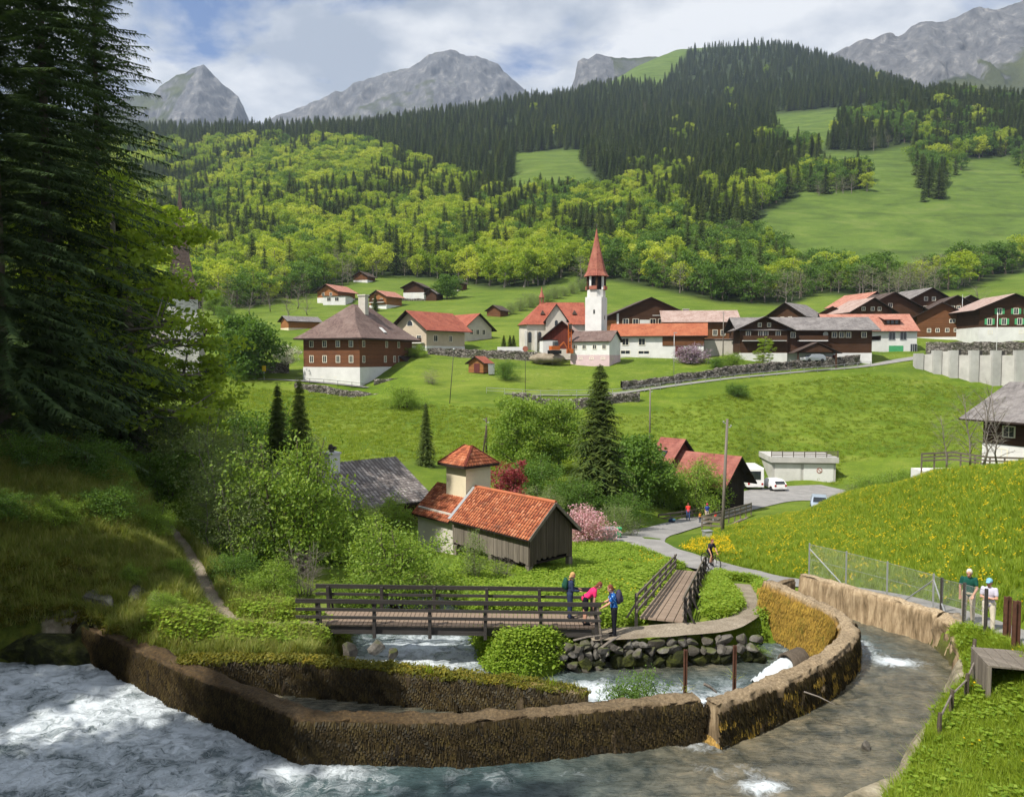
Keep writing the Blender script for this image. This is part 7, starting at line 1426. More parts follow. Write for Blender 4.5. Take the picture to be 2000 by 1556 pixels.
# ------------------------------------------------------------------ vehicles
simple('car_white', (0.72, 0.72, 0.72), .25, .03, 1, .5, bstr=0); simple('car_silver', (0.30, 0.32, 0.34), .25, .03, 1, .5, bstr=0, metal=.5); simple('car_blue', (0.30, 0.36, 0.44), .25, .03, 1, .5, bstr=0); simple('rubber', (.015, .015, .015), .8, .1, 4); simple('tail_red', (.35, .01, .01), .3, .1, 2)
def car(name, label, px, py, Y, rz, paint, cat='car', L=4.3, Wd=1.78, Hh=1.5, boxy=False):
    q = at(px, py, Y); o = thing(name, label, cat, (q.x, q.y, q.z + 0.02), R(rz)); h = Wd / 2; l = L / 2
    pf = [(-l, .30), (-l, .62), (-l + .12, .85), (-l * .62, .93), (-l * .30, Hh - .06), (l * .38, Hh), (l * .78, Hh - .12), (l - .05, .95), (l, .55), (l, .3)] if not boxy else [(-l, .35), (-l, 1.0), (-l + .5, 1.3), (-l + 1.1, Hh - .25), (-l + 1.5, Hh), (l - .1, Hh), (l, Hh - .15), (l, .9), (l, .5), (l, .35)]
    def ring(s, k): return [(x, s * (h * (k if z > .95 else 1.0)), z) for x, z in pf]
    m = MB(); n = len(pf); A, B_ = ring(-1, .82 if not boxy else .96), ring(1, .82 if not boxy else .96); m.add(A + B_, [tuple(reversed(range(n)))[::-1], tuple(range(n, 2 * n))[::-1]] + [(i, n + i, n + (i + 1) % n, (i + 1) % n) for i in range(n)]); m.build('body', paint, o, bevel=.05)
    if not boxy:
        for s in (-1, 1):
            m = MB(); m.add([(-l * .52, s * h * .955, .96), (l * .74, s * h * .955, .96), (l * .66, s * h * .84, Hh - .16), (-l * .26, s * h * .84, Hh - .14)], ((0, 1, 2, 3) if s < 0 else (3, 2, 1, 0),)); m.build('side_window', 'glass_pane', o)
        m = MB(); m.add([(-l * .61, -h * .78, .97), (-l * .61, h * .78, .97), (-l * .33, h * .7, Hh - .09), (-l * .33, -h * .7, Hh - .09)], ((3, 2, 1, 0),)); so = m.build('windscreen', 'glass_pane', o); so.location = (-.02, 0, .02)
        m = MB(); m.add([(l * .97, -h * .74, .98), (l * .97, h * .74, .98), (l * .82, h * .7, Hh - .18), (l * .82, -h * .7, Hh - .18)], ((0, 1, 2, 3),)); so = m.build('rear_window', 'glass_pane', o); so.location = (.03, 0, .01)
    else:
        m = MB(); m.box(l + .005, l + .02, -h * .6, h * .6, 1.35, Hh - .45); m.build('rear_window', 'glass_pane', o)
        m = MB(); m.box(-l + 1.7, l - .5, -h * .965 - .02, -h * .965, 1.3, Hh - .5); m.build('side_window', 'glass_pane', o)
    for s in (-1, 1): m = MB(); m.box(l + .0, l + .03, s * h * .78 - .12, s * h * .78 + .12, .68, .92); m.build('tail_light', 'tail_red', o); m = MB(); m.box(-l - .03, -l, s * h * .7 - .16, s * h * .7 + .16, .62, .78); m.build('headlight', 'white_paint', o)
    for sx in (-.62, .62):
        for s in (-1, 1): m = MB(); m.tube([(sx * l, s * h - .12, .31), (sx * l, s * h + .03, .31)], .31, 14); wo = m.build('wheel', 'rubber', o); m = MB(); m.tube([(sx * l, s * (h + .005) if s < 0 else h + .03, .31), (sx * l, s * (h + .035), .31)], .19, 10); m.build('rim', 'metal_grey', wo)
    m = MB(); m.box(l, l + .02, -.26, .26, .45, .57); m.build('number_plate', 'white_paint', o); return o
car('parked_car', 'white hatchback parked in front of the concrete garage', 1510, 955, 100, 96 - 180, 'car_white')
car('motorhome', 'tall white motorhome parked beside the white hatchback', 1464, 949, 102, 86 - 180, 'car_white', 'motorhome', 6.4, 2.2, 2.9, True)
car('parked_car', 'silver car parked at the bend behind the flowered slope', 1600, 994, 84, 70, 'car_blue')
car('parked_car', 'dark silver car under the carport of the long chalet', 1588, 707, 144, 10, 'car_silver')
car('parked_car', 'pale car parked beyond the round tree and stone tower', 406, 682, 175, 5, 'car_white')
# ------------------------------------------------------------------ trees and bushes of the valley floor
P_SPR = proto('spruce', 'tree', conifer(140, 1, .17, 50, 9, 6, low=.02, droop=.42, tw=.022, r0=.012, ragged=.35, hang=.5), 'bark', 'spruce_tip')
P_BIG = proto('spruce', 'tree', conifer(141, 1, .175, 66, 9, 14, low=.02, droop=.36, tw=.0085, r0=.011, ragged=.5, taper=.6, hang=.25, lat=3, thin=.13), 'bark', 'spruce_needle')
P_BIG2 = proto('spruce', 'tree', conifer(142, 1, .20, 58, 9, 14, low=.04, droop=.30, tw=.0085, r0=.011, ragged=.55, taper=.55, hang=.3, lat=3, thin=.13), 'bark', 'spruce_needle')
P_TREE = proto('tree', 'tree', broadleaf(150, 1, .32, 16, 6, 13000, .015, .115, fork=.10), 'bark', 'hazel_leaf')
P_ROUND = proto('tree', 'tree', broadleaf(162, 1, .40, 18, 6, 9000, .026, .15, fork=.16, lean=.45), 'bark', 'ash_leaf')
P_BEE = proto('beech', 'tree', broadleaf(151, 1, .24, 22, 6, 15000, .0095, .060, fork=.10, flat=.45, lean=.12), 'pale_bark', 'beech_leaf')
P_HAZ = proto('bush', 'bush', broadleaf(152, 1, .42, 7, 4, 13000, .014, .11, fork=.12, multi=6, r0=.03, low=.6), 'bark', 'hazel_leaf')
P_WIL = proto('willow', 'bush', broadleaf(153, 1, .34, 8, 5, 9000, .012, .10, fork=.12, multi=6, r0=.022, low=.55), 'pale_bark', 'willow_leaf')
P_THIN = proto('sapling', 'tree', broadleaf(154, 1, .26, 10, 5, 3800, .011, .09, fork=.2, multi=4, r0=.016), 'pale_bark', 'willow_leaf')
P_ASH = proto('bush', 'bush', broadleaf(155, 1, .45, 8, 4, 9000, .017, .13, fork=.1, multi=5, low=.7), 'bark', 'ash_leaf')
P_PINK = proto('blossom_tree', 'tree', broadleaf(156, 1, .46, 10, 4, 7000, .019, .12, fork=.2, multi=3, low=.5), 'bark', 'pink_blossom')
P_LIL = proto('lilac_bush', 'bush', broadleaf(157, 1, .5, 8, 4, 8000, .03, .15, fork=.1, multi=5, low=.6), 'bark', 'lilac_blossom')
P_WHI = proto('blossom_tree', 'tree', broadleaf(158, 1, .42, 12, 4, 4000, .022, .12, fork=.25), 'bark', 'white_blossom')
P_MAP = proto('red_maple', 'tree', broadleaf(159, 1, .42, 9, 4, 4500, .022, .11, fork=.2, multi=3), 'bark', 'maple_leaf')
P_BARE = proto('bare_sapling', 'tree', broadleaf(160, 1, .16, 22, 8, 60, .006, .05, fork=.12, multi=1, r0=.008, lean=1.5), 'pale_bark', 'grey_leaf')
P_DEAD = proto('dry_shrub', 'bush', broadleaf(161, 1, .5, 12, 9, 30, .01, .05, fork=.05, multi=7, r0=.02), 'pale_bark', 'dry_twig')
# the dark grove at the left
place(P_BIG, 'huge dark spruce towering over the grove above the river bank', 105, 37, 33, .95, rz=.4)
place(P_BIG2, 'tall ragged spruce at the outer edge of the dark grove', 10, 33, 27, .95, rz=2.0)
place(P_BIG2, 'dark spruce with light tips behind the huge spruce', 205, 46, 29, .95, rz=4.0)
place(P_BIG, 'half-grown spruce with skirts to the ground beside the beech', 240, 42, 12.5, 1.25, rz=1.0)
place(P_BIG, 'young spruce filling the gap between the grove trunks', 130, 45, 14, 1.3, rz=3.0)
place(P_BIG2, 'slim spruce deep inside the grove', 60, 52, 22, .9, rz=5.0)
place(P_BEE, 'fresh green beech with layered twigs beside the stone tower', 285, 43, 18, 1.1, rz=.7)
place(P_BEE, 'smaller pale beech at the lower edge of the grove', 335, 45, 8.5, 1.15, rz=2.7)
place(P_BEE, 'beech half swallowed by the dark spruces', 190, 55, 19, 1.0, rz=4.1)
for k, (x_, y_, h_) in enumerate([(-20, 8.5, 25), (-25, 13, 26), (-17, 3, 24), (-26, 5, 27), (-32, 20, 26), (-24, 18, 25), (-27.5, 24, 27), (-22, 21.5, 20)]):  # spruces outside the view, added to throw shade on river and left bank
    c = clone(P_BIG if k % 2 else P_BIG2, (x_, y_, gz(x_, y_) - .3), k * 1.3, h_ * .95, 'tall unseen spruce added on the upstream bank to shade the foaming river'); c['group'] = 'unseen spruces added to shade the river'
# bushes between grove and mill
place(P_HAZ, 'big rounded hazel bush leaning over the stream beside the mill', 790, 32.2, 4.6, 1.12, rz=.3)
place(P_THIN, 'light airy shrub in front of the mill planks', 925, 35.5, 3.0, 1.0, rz=1.3)
place(P_HAZ, 'tall bushy hazel with many stems behind the bridge end', 560, 35, 7.2, .85, rz=2.0)
place(P_WIL, 'silvery willow shrub between grove and hazel', 455, 38, 7.0, .9, rz=.9)
place(P_WIL, 'slender willow on the slope under the grove', 375, 42, 6.5, .9, rz=3.9)
place(P_THIN, 'thin many-stemmed sapling clump on the trail side', 430, 33.5, 5.2, 1.0, rz=4.4)
place(P_THIN, 'thin sapling clump beside the rotten stump', 480, 33, 4.6, 1.1, rz=.2)
place(P_HAZ, 'low dense bush before the cottage door', 655, 40, 4.2, 1.1, rz=5.2)
place(P_THIN, 'feathery pale shrub at the cottage corner', 715, 41, 4.0, 1.0, rz=2.2)
place(P_HAZ, 'leafy bush covering the cottage front wall', 745, 46, 3.6, 1.2, rz=2.9)
place(P_ASH, 'dark bush below the meadow and behind the willows', 500, 58, 7.0, 1.0, rz=.5)
place(P_ASH, 'dark green bush at the foot of the grove', 330, 40, 3.6, 1.1, rz=1.9)
place(P_WIL, 'grey-green shrub on the slope behind the cottage chimney', 585, 60, 6.0, 1.0, rz=1.1)
place(P_SPR, 'young spruce behind the cottage roof end', 588, 50, 9.2, .95, rz=.6)
place(P_SPR, 'second young spruce close by the cottage roof', 545, 52, 8.4, 1.0, rz=1.6)
place(P_SPR, 'small slim spruce on the meadow edge behind the mill tower', 832, 78, 6.6, 1.0, rz=2.0)
place(P_SPR, 'little pale fir beside the footbridge', 852, 30.2, 1.35, 1.5, rz=2.6)
place(P_DEAD, 'dry grey twiggy shrub at the bridge end', 600, 30, 2.6, 1.0, rz=.2)
place(P_DEAD, 'dry twiggy shrub among the stilts of the mill', 985, 36.5, 1.8, 1.0, rz=1.2)
place(P_HAZ, 'small bush hugging the stream bank below the hazel', 690, 30.5, 2.2, 1.2, rz=1.4)
place(P_HAZ, 'low bush on the bank near the trail bend', 520, 28.8, 1.9, 1.3, rz=3.3)
place(P_ASH, 'leafy undergrowth bush beside the dirt trail', 455, 29.5, 1.5, 1.2, rz=.6)
for k, (px_, Y_, h_, lab) in enumerate([(120, 28, 1.4, 'low bush clinging to the steep bank under the grove'), (215, 29.5, 1.7, 'leafy shrub on the steep bank beside the trail'), (300, 31, 1.5, 'shrub at the top of the dirt trail'), (60, 31, 1.8, 'shrub below the outermost spruce trunk'), (265, 26.2, .8, 'tiny bush between the bank boulders'), (20, 27, 1.2, 'bush over the mossy spring boulders'), (350, 27.2, .9, 'small bush inside the trail bend'), (180, 33, 2.2, 'bush in the shade of the huge spruce'), (325, 24.3, .9, 'round leafy plant on the bank above the dark wall')]): place(P_ASH if k % 2 else P_HAZ, lab, px_, Y_, h_, 1.3)
# centre
place(P_SPR, 'tall dark spruce standing alone in the valley middle', 1170, 66, 13.0, 1.5, rz=.3)
place(P_TREE, 'light green tree behind the red maple', 1010, 78, 9.0, .95, rz=.5)
place(P_TREE, 'light green tree touching the tall spruce', 1090, 80, 8.8, .95, rz=2.5)
place(P_ROUND, 'bushy green tree on the uphill side of the tall spruce', 1240, 76, 7.0, 1.1, rz=4.5)
place(P_ASH, 'dark shady bush under the light green trees', 1045, 68, 4.2, 1.2, rz=1.5)
place(P_ASH, 'dark shady bush below the tall spruce', 1120, 63, 3.8, 1.2, rz=3.5)
place(P_ASH, 'dark bush beside the lane under the tall spruce', 1215, 62, 3.4, 1.2, rz=5.5)
place(P_MAP, 'dark red maple shrub behind the mill roof', 992, 62, 4.4, 1.0, rz=.5)
place(P_PINK, 'pink blossoming tree beside the mill gable', 1140, 52.5, 3.9, .95, rz=.5)
place(P_WIL, 'pale bush between red maple and pink tree', 1062, 60, 3.4, 1.2, rz=.1)
place(P_WIL, 'grey-green bush behind the waste container', 1205, 57, 3.0, 1.1, rz=2.1)
place(P_DEAD, 'brown dry shrub beside the lane', 1235, 57.5, 1.6, 1.4, rz=2.1)
place(P_HAZ, 'big leafy bush hiding the front of the red barn', 1345, 79, 6.6, 1.2, rz=2.6)
place(P_HAZ, 'leafy bush at the start of the bridge railing', 1290, 79, 5.4, 1.1, rz=4.6)
place(P_ASH, 'dark bush between red barn and spruce', 1265, 83, 5.0, 1.1, rz=4.0)
place(P_HAZ, 'hedge bush behind the flowered crest, beside the car park', 1700, 90, 4.0, 1.2, rz=.6)
place(P_HAZ, 'hedge bush behind the flowered crest, middle of three', 1748, 86, 4.3, 1.2, rz=1.6)
place(P_HAZ, 'hedge bush behind the flowered crest, next to the terrace railing', 1795, 82, 3.6, 1.2, rz=2.6)
place(P_WIL, 'silvery bush at the edge of the car park', 1668, 92, 2.6, 1.4, rz=3.6)
for px_, Y_, h_ in ((1848, 58, 5.0), (1895, 57, 6.5), (1920, 56, 7.0), (1948, 57, 6.2)): place(P_BARE, 'leafless sapling before the chalet on the flowered crest', px_, Y_, h_, 1.4, 'leafless saplings before the chalet')
# village
place(P_ROUND, 'round full green tree between stone tower and brown house', 478, 139, 12.2, 1.0, rz=.6)
place(P_ASH, 'dark bush at the foot of the round green tree', 470, 136, 3.6, 1.3, rz=2.6)
place(P_WHI, 'white blossoming fruit tree beside the brown house', 560, 147, 6.0, 1.05, rz=2.0)
place(P_LIL, 'round mauve lilac bush on the village green', 1352, 152, 4.2, 1.25, rz=2.0)
place(P_BEE, 'pale green young tree before the long chalet', 1488, 148, 6.6, .95, rz=2.0)
place(P_ASH, 'dark bush on top of the lane wall', 1402, 146, 2.4, 1.5, rz=2.0); place(P_HAZ, 'yellow-green bush beside the dark bush on the lane wall', 1432, 146, 3.2, 1.4, rz=1.0)
place(P_ASH, 'bushy shrub beside the grey transformer box', 990, 136.5, 4.2, 1.0, rz=2.0)
place(P_ASH, 'bush among white rocks on the meadow slope', 1440, 131, 2.6, 1.5, rz=3.0)
for px_ in (984, 996, 1003): place(P_SPR, 'little dark fir beside the church yard', px_, 168, 3.6, 1.6, 'little firs by the church yard')
place(P_HAZ, 'shrub at the corner of the gabled tan house', 812, 154, 3.0, 1.4, rz=3.0)
place(P_HAZ, 'shrubby slope plants below the terrace wall', 790, 118, 4.0, 1.6, rz=1.0)
place(P_DEAD, 'brown twiggy shrub on the stone terrace wall', 845, 131, 3.4, 1.3, rz=1.0)
place(P_ROUND, 'round dark tree beside the grey-roofed hill barn', 873, 283, 9.6, 1.1, rz=1.0)
place(P_SPR, 'small dark fir before the balcony hill chalet', 733, 258, 5.6, 1.6, rz=1.0)
place(P_TREE, 'small round tree in the meadow below the wood', 418, 246, 9, 1.1, rz=1.0); place(P_ASH, 'dark bush on the meadow beyond the stone tower', 440, 236, 5, 1.2, rz=1.0)
for k in range(10): place(P_BARE, 'grey bare tree scattered on the sunny meadow below the wood', 395 + k * 22 + (k * 37 % 13), 235 + (k * 29 % 50), 8 + k % 3, 2.2, 'bare trees on the sunny meadow')
for k in range(9): place(P_WIL, 'grey-green hedge bush climbing the meadow behind the church', 1000 + k * 17, 238 + k * 6, 4.5 + (k % 3) * .8, 1.1, 'hedge bushes behind the church')
place(P_BARE, 'lone bare tree on the meadow above the chalets', 1915, 232, 10, 2.4)
place(P_HAZ, 'lush green bush between outlet pipe and path', 1468, 26.4, .9, 1.5, rz=1.0)
place(P_ASH, 'domed green bush growing on the weir wall', 1240, 20.2, .62, 2.0, rz=1.0, name='bush')
c_ = COL.objects[-1] if False else None
for o in PROTO:
    for c in list(o.children): bpy.data.objects.remove(c)
    bpy.data.objects.remove(o)
b_ = [o for o in COL.objects if o.get('label') == 'domed green bush growing on the weir wall'][0]; q = at(1240, 1352, 19.7); b_.location = (q.x, q.y + .25, -9.75); b_.scale = (2.1, 1.5, 1.55)

# ------------------------------------------------------------------ grass, herbs and flowers
def blades(seed, n, h, spread, w, lean=.5, name='grass_tuft', mat='grass_blade'):
    rng = np.random.default_rng(seed); V, F = [], []
    for k in range(n):
        a = rng.uniform(0, 6.28); r_ = spread * math.sqrt(rng.uniform()); b = np.array((r_ * math.cos(a), r_ * math.sin(a), -.02)); t_ = rng.uniform(0, 6.28); d = np.array((math.cos(t_), math.sin(t_), 0)); hh = h * rng.uniform(.5, 1.15); ln = rng.uniform(.1, lean) * hh; s = np.array((-d[1], d[0], 0)) * w * rng.uniform(.6, 1.3)
        m = b + d * ln * .35 + np.array((0, 0, hh * .6)); tp = b + d * ln + np.array((0, 0, hh)); k0 = len(V); V += [b - s, b + s, m + s * .8, m - s * .8, tp + s * .1, tp - s * .1]; F += [(k0, k0 + 1, k0 + 2, k0 + 3), (k0 + 3, k0 + 2, k0 + 4, k0 + 5)]
    return npmesh(name, np.array(V), np.array(F), mat)
def herb(seed, n, h, r, leaf, mat='herb_leaf', name='herb_clump'):
    rng = np.random.default_rng(seed); a = rng.uniform(0, 6.28, n); q = np.sqrt(rng.uniform(0, 1, n)) * r; c = np.stack([q * np.cos(a), q * np.sin(a), h * rng.uniform(.15, 1, n) * (1 - .5 * q / r)], 1); V, F = leaf_quads(c, leaf, rng, up=2.2, asp=.8); return npmesh(name, V, F, mat)
def flower(seed):
    rng = np.random.default_rng(seed); V, F = [], []
    for k in range(3):
        c = np.array((rng.normal() * .12, rng.normal() * .12, rng.uniform(.16, .28))); r_ = rng.uniform(.022, .034); k0 = len(V)
        V += [c + np.array((r_ * math.cos(a), r_ * math.sin(a), 0)) for a in (0, 1.57, 3.14, 4.71)] + [c + np.array((0, 0, .02))]; F += [(k0, k0 + 1, k0 + 4, k0 + 4), (k0 + 1, k0 + 2, k0 + 4, k0 + 4), (k0 + 2, k0 + 3, k0 + 4, k0 + 4), (k0 + 3, k0, k0 + 4, k0 + 4)]
    V = np.array(V); F = np.array(F); return npmesh('dandelion_tuft', V, np.array([f[:3] for f in F]), 'dandelion')
def region(poly, Y0, Y1, n, seed, clear=True):
    rng = np.random.default_rng(seed); out = np.zeros((0, 3)); P = np.array(poly); tries = 0
    while len(out) < n and tries < 12:
        tries += 1; y = np.sqrt(rng.uniform(Y0 ** 2, Y1 ** 2, n * 2)); px_ = rng.uniform(P[:, 0].min(), P[:, 0].max(), n * 2); x = (px_ - 1000) / FPX * y; z = ground(x, y); C_ = np.column_stack([x, y, z]); a, b = proj(C_); ok = poly_sd(a, b, poly) < 0
        if clear:
            for ln in (ROAD, SIDE, FOOT, TRAIL, LANE, RAMP):
                d, _, w_ = line_d(x, y, ln); ok &= d > w_ + .05
            ok &= poly_sd(x, y, RIVER) > .12; ok &= poly_sd(x, y, STREAM) > .1; ok &= poly_sd(x, y, POOL) > .7
        out = np.vstack([out, C_[ok]])
    return out[:n]
T_G = [blades(1, 26, .30, .16, .010), blades(2, 22, .42, .14, .011, .8)]; T_B = [blades(3, 26, .34, .17, .010, 1.0, mat='bank_grass'), blades(4, 20, .5, .12, .010, 1.2, mat='bank_grass')]; T_H = [herb(5, 44, .32, .22, .042), herb(6, 34, .46, .28, .055)]; T_F = [flower(7)]; T_M = [blades(8, 40, .10, .16, .009, .8, 'moss_clump', 'moss_tuft'), herb(9, 40, .12, .16, .03, 'moss_tuft', 'moss_clump')]
T_L = [blades(10, 26, .34, .5, .035, 1.2, mat='far_blade'), blades(11, 22, .45, .5, .035, 1.4, mat='far_blade')]
def field(name, label, cat, parts, protos_me, smin, smax, seed):
    pts = np.vstack(parts); rng = np.random.default_rng(seed); ps = []
    for k, me_ in enumerate(protos_me): o = link(me_.name, me_, None, tuple(pts[k])); tag(o, label, cat, kind='stuff'); ps.append(o)
    return scatter(name, label, cat, pts[len(protos_me):], rng.uniform(0, 6.28, len(pts) - len(protos_me)), rng.uniform(smin, smax, len(pts) - len(protos_me)), rng.integers(0, len(protos_me), len(pts) - len(protos_me)), ps)
NEARBANK = [(1740, 1570), (1785, 1520), (1815, 1450), (1850, 1380), (1900, 1330), (1880, 1270), (1830, 1215), (1900, 1240), (2020, 1280), (2300, 1350), (2300, 1900), (1740, 1900)]
MID_L = [(330, 745), (580, 765), (840, 790), (1000, 800), (1250, 810), (1440, 760), (1700, 730), (1990, 770), (2020, 900), (1900, 890), (1650, 900), (1640, 950), (1450, 900), (1270, 900), (1200, 1000), (900, 900), (600, 900), (420, 860)]
GLADE = [(860, 1165), (900, 1090), (1110, 1065), (1240, 1068), (1340, 1105), (1300, 1210), (1180, 1225), (1120, 1195), (900, 1190)]
field('meadow_grass', 'fresh meadow grass on the sunny slope', 'grass', [region(MEADOW_PX, 22, 80, 30000, 1), region(NEARBANK, 12, 24, 20000, 2), region([(1390, 1100), (1490, 1130), (1480, 1210), (1390, 1215), (1375, 1150)], 24, 44, 2500, 3)], T_G, .6, 1.15, 5)
field('bank_grass', 'long olive grass on the shaded river bank', 'grass', [region([(-100, 850), (130, 840), (300, 980), (420, 1100), (560, 1180), (690, 1240), (690, 1290), (330, 1285), (170, 1210), (-100, 1230)], 21, 45, 17000, 4)], T_B, .5, 1.1, 6)
field('herb_carpet', 'leafy butterbur and nettle carpet by the stream', 'herbs', [region(GLADE, 26, 56, 15000, 7), region(NEARBANK, 12, 24, 1700, 8), region([(920, 1240), (1120, 1240), (1115, 1310), (950, 1320)], 22, 30, 420, 9, False), region([(1380, 1110), (1490, 1130), (1500, 1260), (1380, 1260)], 24, 42, 1800, 10), region([(280, 1190), (560, 1180), (690, 1240), (600, 1270), (300, 1260)], 22.5, 28, 1300, 11), region([(1090, 1255), (1480, 1250), (1480, 1285), (1090, 1280)], 24.6, 26.4, 650, 19, False)], T_H, .6, 1.2, 7)
def crest(line, n, w, seed):
    P, s_ = resample(line, .05); rng = np.random.default_rng(seed); i = (len(P) * rng.uniform(0, 1, n) ** 1.5).astype(int); return np.column_stack([P[i, 0] + rng.uniform(-.05, .1, n), P[i, 1] + rng.uniform(0, w, n), np.full(n, WT - .03)])
field('moss_cushions', 'ochre moss cushions on bank edge and weir crest', 'moss', [region([(-50, 1080), (150, 1080), (340, 1200), (700, 1250), (690, 1300), (330, 1290), (170, 1215), (-50, 1230)], 21.5, 28, 7000, 12), crest(WALL_B, 800, .5, 3), region([(1090, 1250), (1480, 1245), (1480, 1290), (1090, 1285)], 24.6, 26.6, 1500, 21, False)], T_M, .7, 1.5, 8)
field('dandelions', 'yellow dandelions dotting the sunny slope', 'flowers', [region(MEADOW_PX, 22, 80, 3600, 13), region([(1250, 1085), (1350, 1105), (1200, 1110)], 40, 52, 120, 14), region([(1320, 1080), (1350, 1060), (1420, 1050), (1440, 1090)], 44, 60, 500, 15), region(NEARBANK, 13, 22, 30, 16), region([(1100, 1150), (1300, 1140), (1300, 1200), (1150, 1200)], 26, 40, 60, 18)], T_F, .8, 1.6, 9)
field('far_grass', 'tall mixed grass on the slopes below the village', 'grass', [region(MID_L, 62, 150, 12000, 17)], T_L, .45, 1.0, 10)
# moss hanging from the weir walls
def fringe(seed, n, L, mat):
    rng = np.random.default_rng(seed); V, F = [], []
    for k in range(n):
        x = rng.uniform(-.16, .16); l = L * rng.uniform(.4, 1.1); w_ = rng.uniform(.008, .02); y0, y1 = -.01, -rng.uniform(.02, .07); k0 = len(V); zt_ = rng.uniform(-.05, .05); dx = rng.normal() * .02
        V += [(x - w_, y0, zt_), (x + w_, y0, zt_), (x + w_ + dx * .6, y1, zt_ - l * .5), (x - w_ + dx * .6, y1, zt_ - l * .5), (x + dx, y1 * .6, zt_ - l)]; F += [(k0, k0 + 1, k0 + 2, k0 + 3), (k0 + 3, k0 + 2, k0 + 4, k0 + 4)]
    return npmesh('moss_fringe', np.array(V), np.array([f for f in F if len(set(f)) == 4]), mat)
leafmat('brown_moss', [(.007, .005, .003), (.02, .014, .007), (.045, .031, .013), (.085, .062, .02)], .1, objvar=.55); leafmat('gold_moss', [(.08, .06, .012), (.22, .14, .03), (.42, .27, .05), (.12, .11, .02)], .15, objvar=.6)
def hang(line, n, seed, zlo, zhi, off, side=1.0, pw=1.0, lo=0.0, hi=1.0):
    P, s_ = resample(line, .05); d = np.gradient(P, axis=0); d /= np.linalg.norm(d, axis=1)[:, None]; rng = np.random.default_rng(seed); i = ((lo + (hi - lo) * rng.uniform(0, 1, n)) * (len(P) - 1)).astype(int)
    nl = np.stack([-d[:, 1], d[:, 0]], 1)[i] * side; z = zhi + (zlo - zhi) * rng.uniform(0, 1, n) ** pw
    return np.column_stack([P[i] + nl * off, z]), np.arctan2(-nl[:, 1] * -1, -nl[:, 0] * -1) + (PI / 2 if side > 0 else PI / 2)
def hangers(name, label, groups, mat, seed):
    meshes = [fringe(seed, 22, .34, mat), fringe(seed + 1, 16, .5, mat)]; pts = np.vstack([g[0] for g in groups]); rot = np.concatenate([g[1] for g in groups]); rng = np.random.default_rng(seed); ps = []
    rot = rot - PI
    for k, me_ in enumerate(meshes): o = link('moss_fringe', me_, None, tuple(pts[k])); o.rotation_euler = (0, 0, rot[k]); tag(o, label, 'moss', kind='stuff'); ps.append(o)
    scatter(name, label, 'moss', pts[2:], rot[2:], rng.uniform(.5, 1.2, len(pts) - 2), rng.integers(0, 2, len(pts) - 2), ps)
def flip(g): return (g[0], g[1] + PI)
hangers('brown_moss_curtain', 'dark brown moss strands hanging down the weir walls', [hang(WALL_A, 2600, 1, -9.5, WT, -.06, 1.0, 1.4), hang(WALL_B, 1100, 2, -9.3, WT, -.06, 1.0, 1.4), hang(WALL_C[:20], 500, 3, -9.4, WT - .05, -.06, 1.0, 1.2)], 'brown_moss', 61)
hangers('gold_moss_curtain', 'golden moss strands hanging down the curved wall', [flip(hang(WALL_C, 1500, 5, -10.2, WT - .05, .62, 1.0, 1.0, .5, 1.0)), hang(WALL_C[:20], 90, 6, -9.4, WT - .2, -.06, 1.0, 1.0)], 'gold_moss', 71)
# tufts on the weir crest
for k, (px_, py_, Y_) in enumerate([(838, 1306, 20.4), (1080, 1330, 19.6), (1338, 1352, 19.3), (1434, 1330, 20.0)]):
    q = at(px_, py_, Y_); o = link('crest_tuft', T_B[1] if k > 1 else T_G[1], None, (q.x, q.y, WT)); o.scale = (1.0, 1.0, .8 if k < 2 else .45); tag(o, ['grass tuft on the ochre moss crest of the pool wall', 'bright grass tuft near the end of the pool wall', 'dry grass tuft at the gate post on the dark wall', 'dry grass tuft at the gate post on the curved wall'][k], 'grass tuft')
# ------------------------------------------------------------------ people
def cloth(name, c): simple(name, c, .9, .15, 6, .1)
for n_, c_ in (('skin', (.50, .27, .19)), ('navy', (.028, .04, .085)), ('pink_shirt', (.62, .03, .13)), ('black_cloth', (.012, .013, .018)), ('polo_green', (.012, .075, .055)), ('khaki', (.50, .42, .31)), ('lilac_tee', (.50, .48, .58)), ('cream', (.62, .56, .45)), ('cap_blue', (.18, .38, .52)), ('hair_blond', (.50, .30, .13)), ('hair_brown', (.16, .055, .035)), ('hair_white', (.62, .56, .46)), ('pack_green', (.02, .075, .05)), ('pack_grey', (.05, .045, .075)), ('red_shirt', (.60, .05, .04)), ('blue_shirt', (.03, .06, .25)), ('orange_shirt', (.65, .28, .03)), ('jeans', (.06, .09, .2)), ('shoe', (.02, .02, .022)), ('shoe_blue', (.25, .36, .45)), ('grey_tee', (.035, .033, .045))): cloth(n_, c_)
t = NT('blue_pattern'); p = t.pos('obj'); v = t.new('ShaderNodeTexVoronoi'); v.inputs['Scale'].default_value = 16; t.link(p, v.inputs['Vector']); t.bsdf(t.ramp(v.outputs['Distance'], [(.15, (.45, .62, .80)), (.35, (.03, .19, .55)), (.7, (.01, .05, .25))]), .9, .1)
def V3(*a): return Vector(a)
def limb(mb, pts, rad, n=10):
    mb.tube(pts, rad, n)
    for p, r in ((pts[0], rad[0]), (pts[-1], rad[-1])): mb.ball(tuple(p), r * .98, n, 6)
def remesh(o, vox):
    m = o.modifiers.new('skin', 'REMESH'); m.mode = 'VOXEL'; m.voxel_size = vox; m.use_smooth_shade = True; s = o.modifiers.new('soft', 'SMOOTH'); s.factor = .5; s.iterations = 2
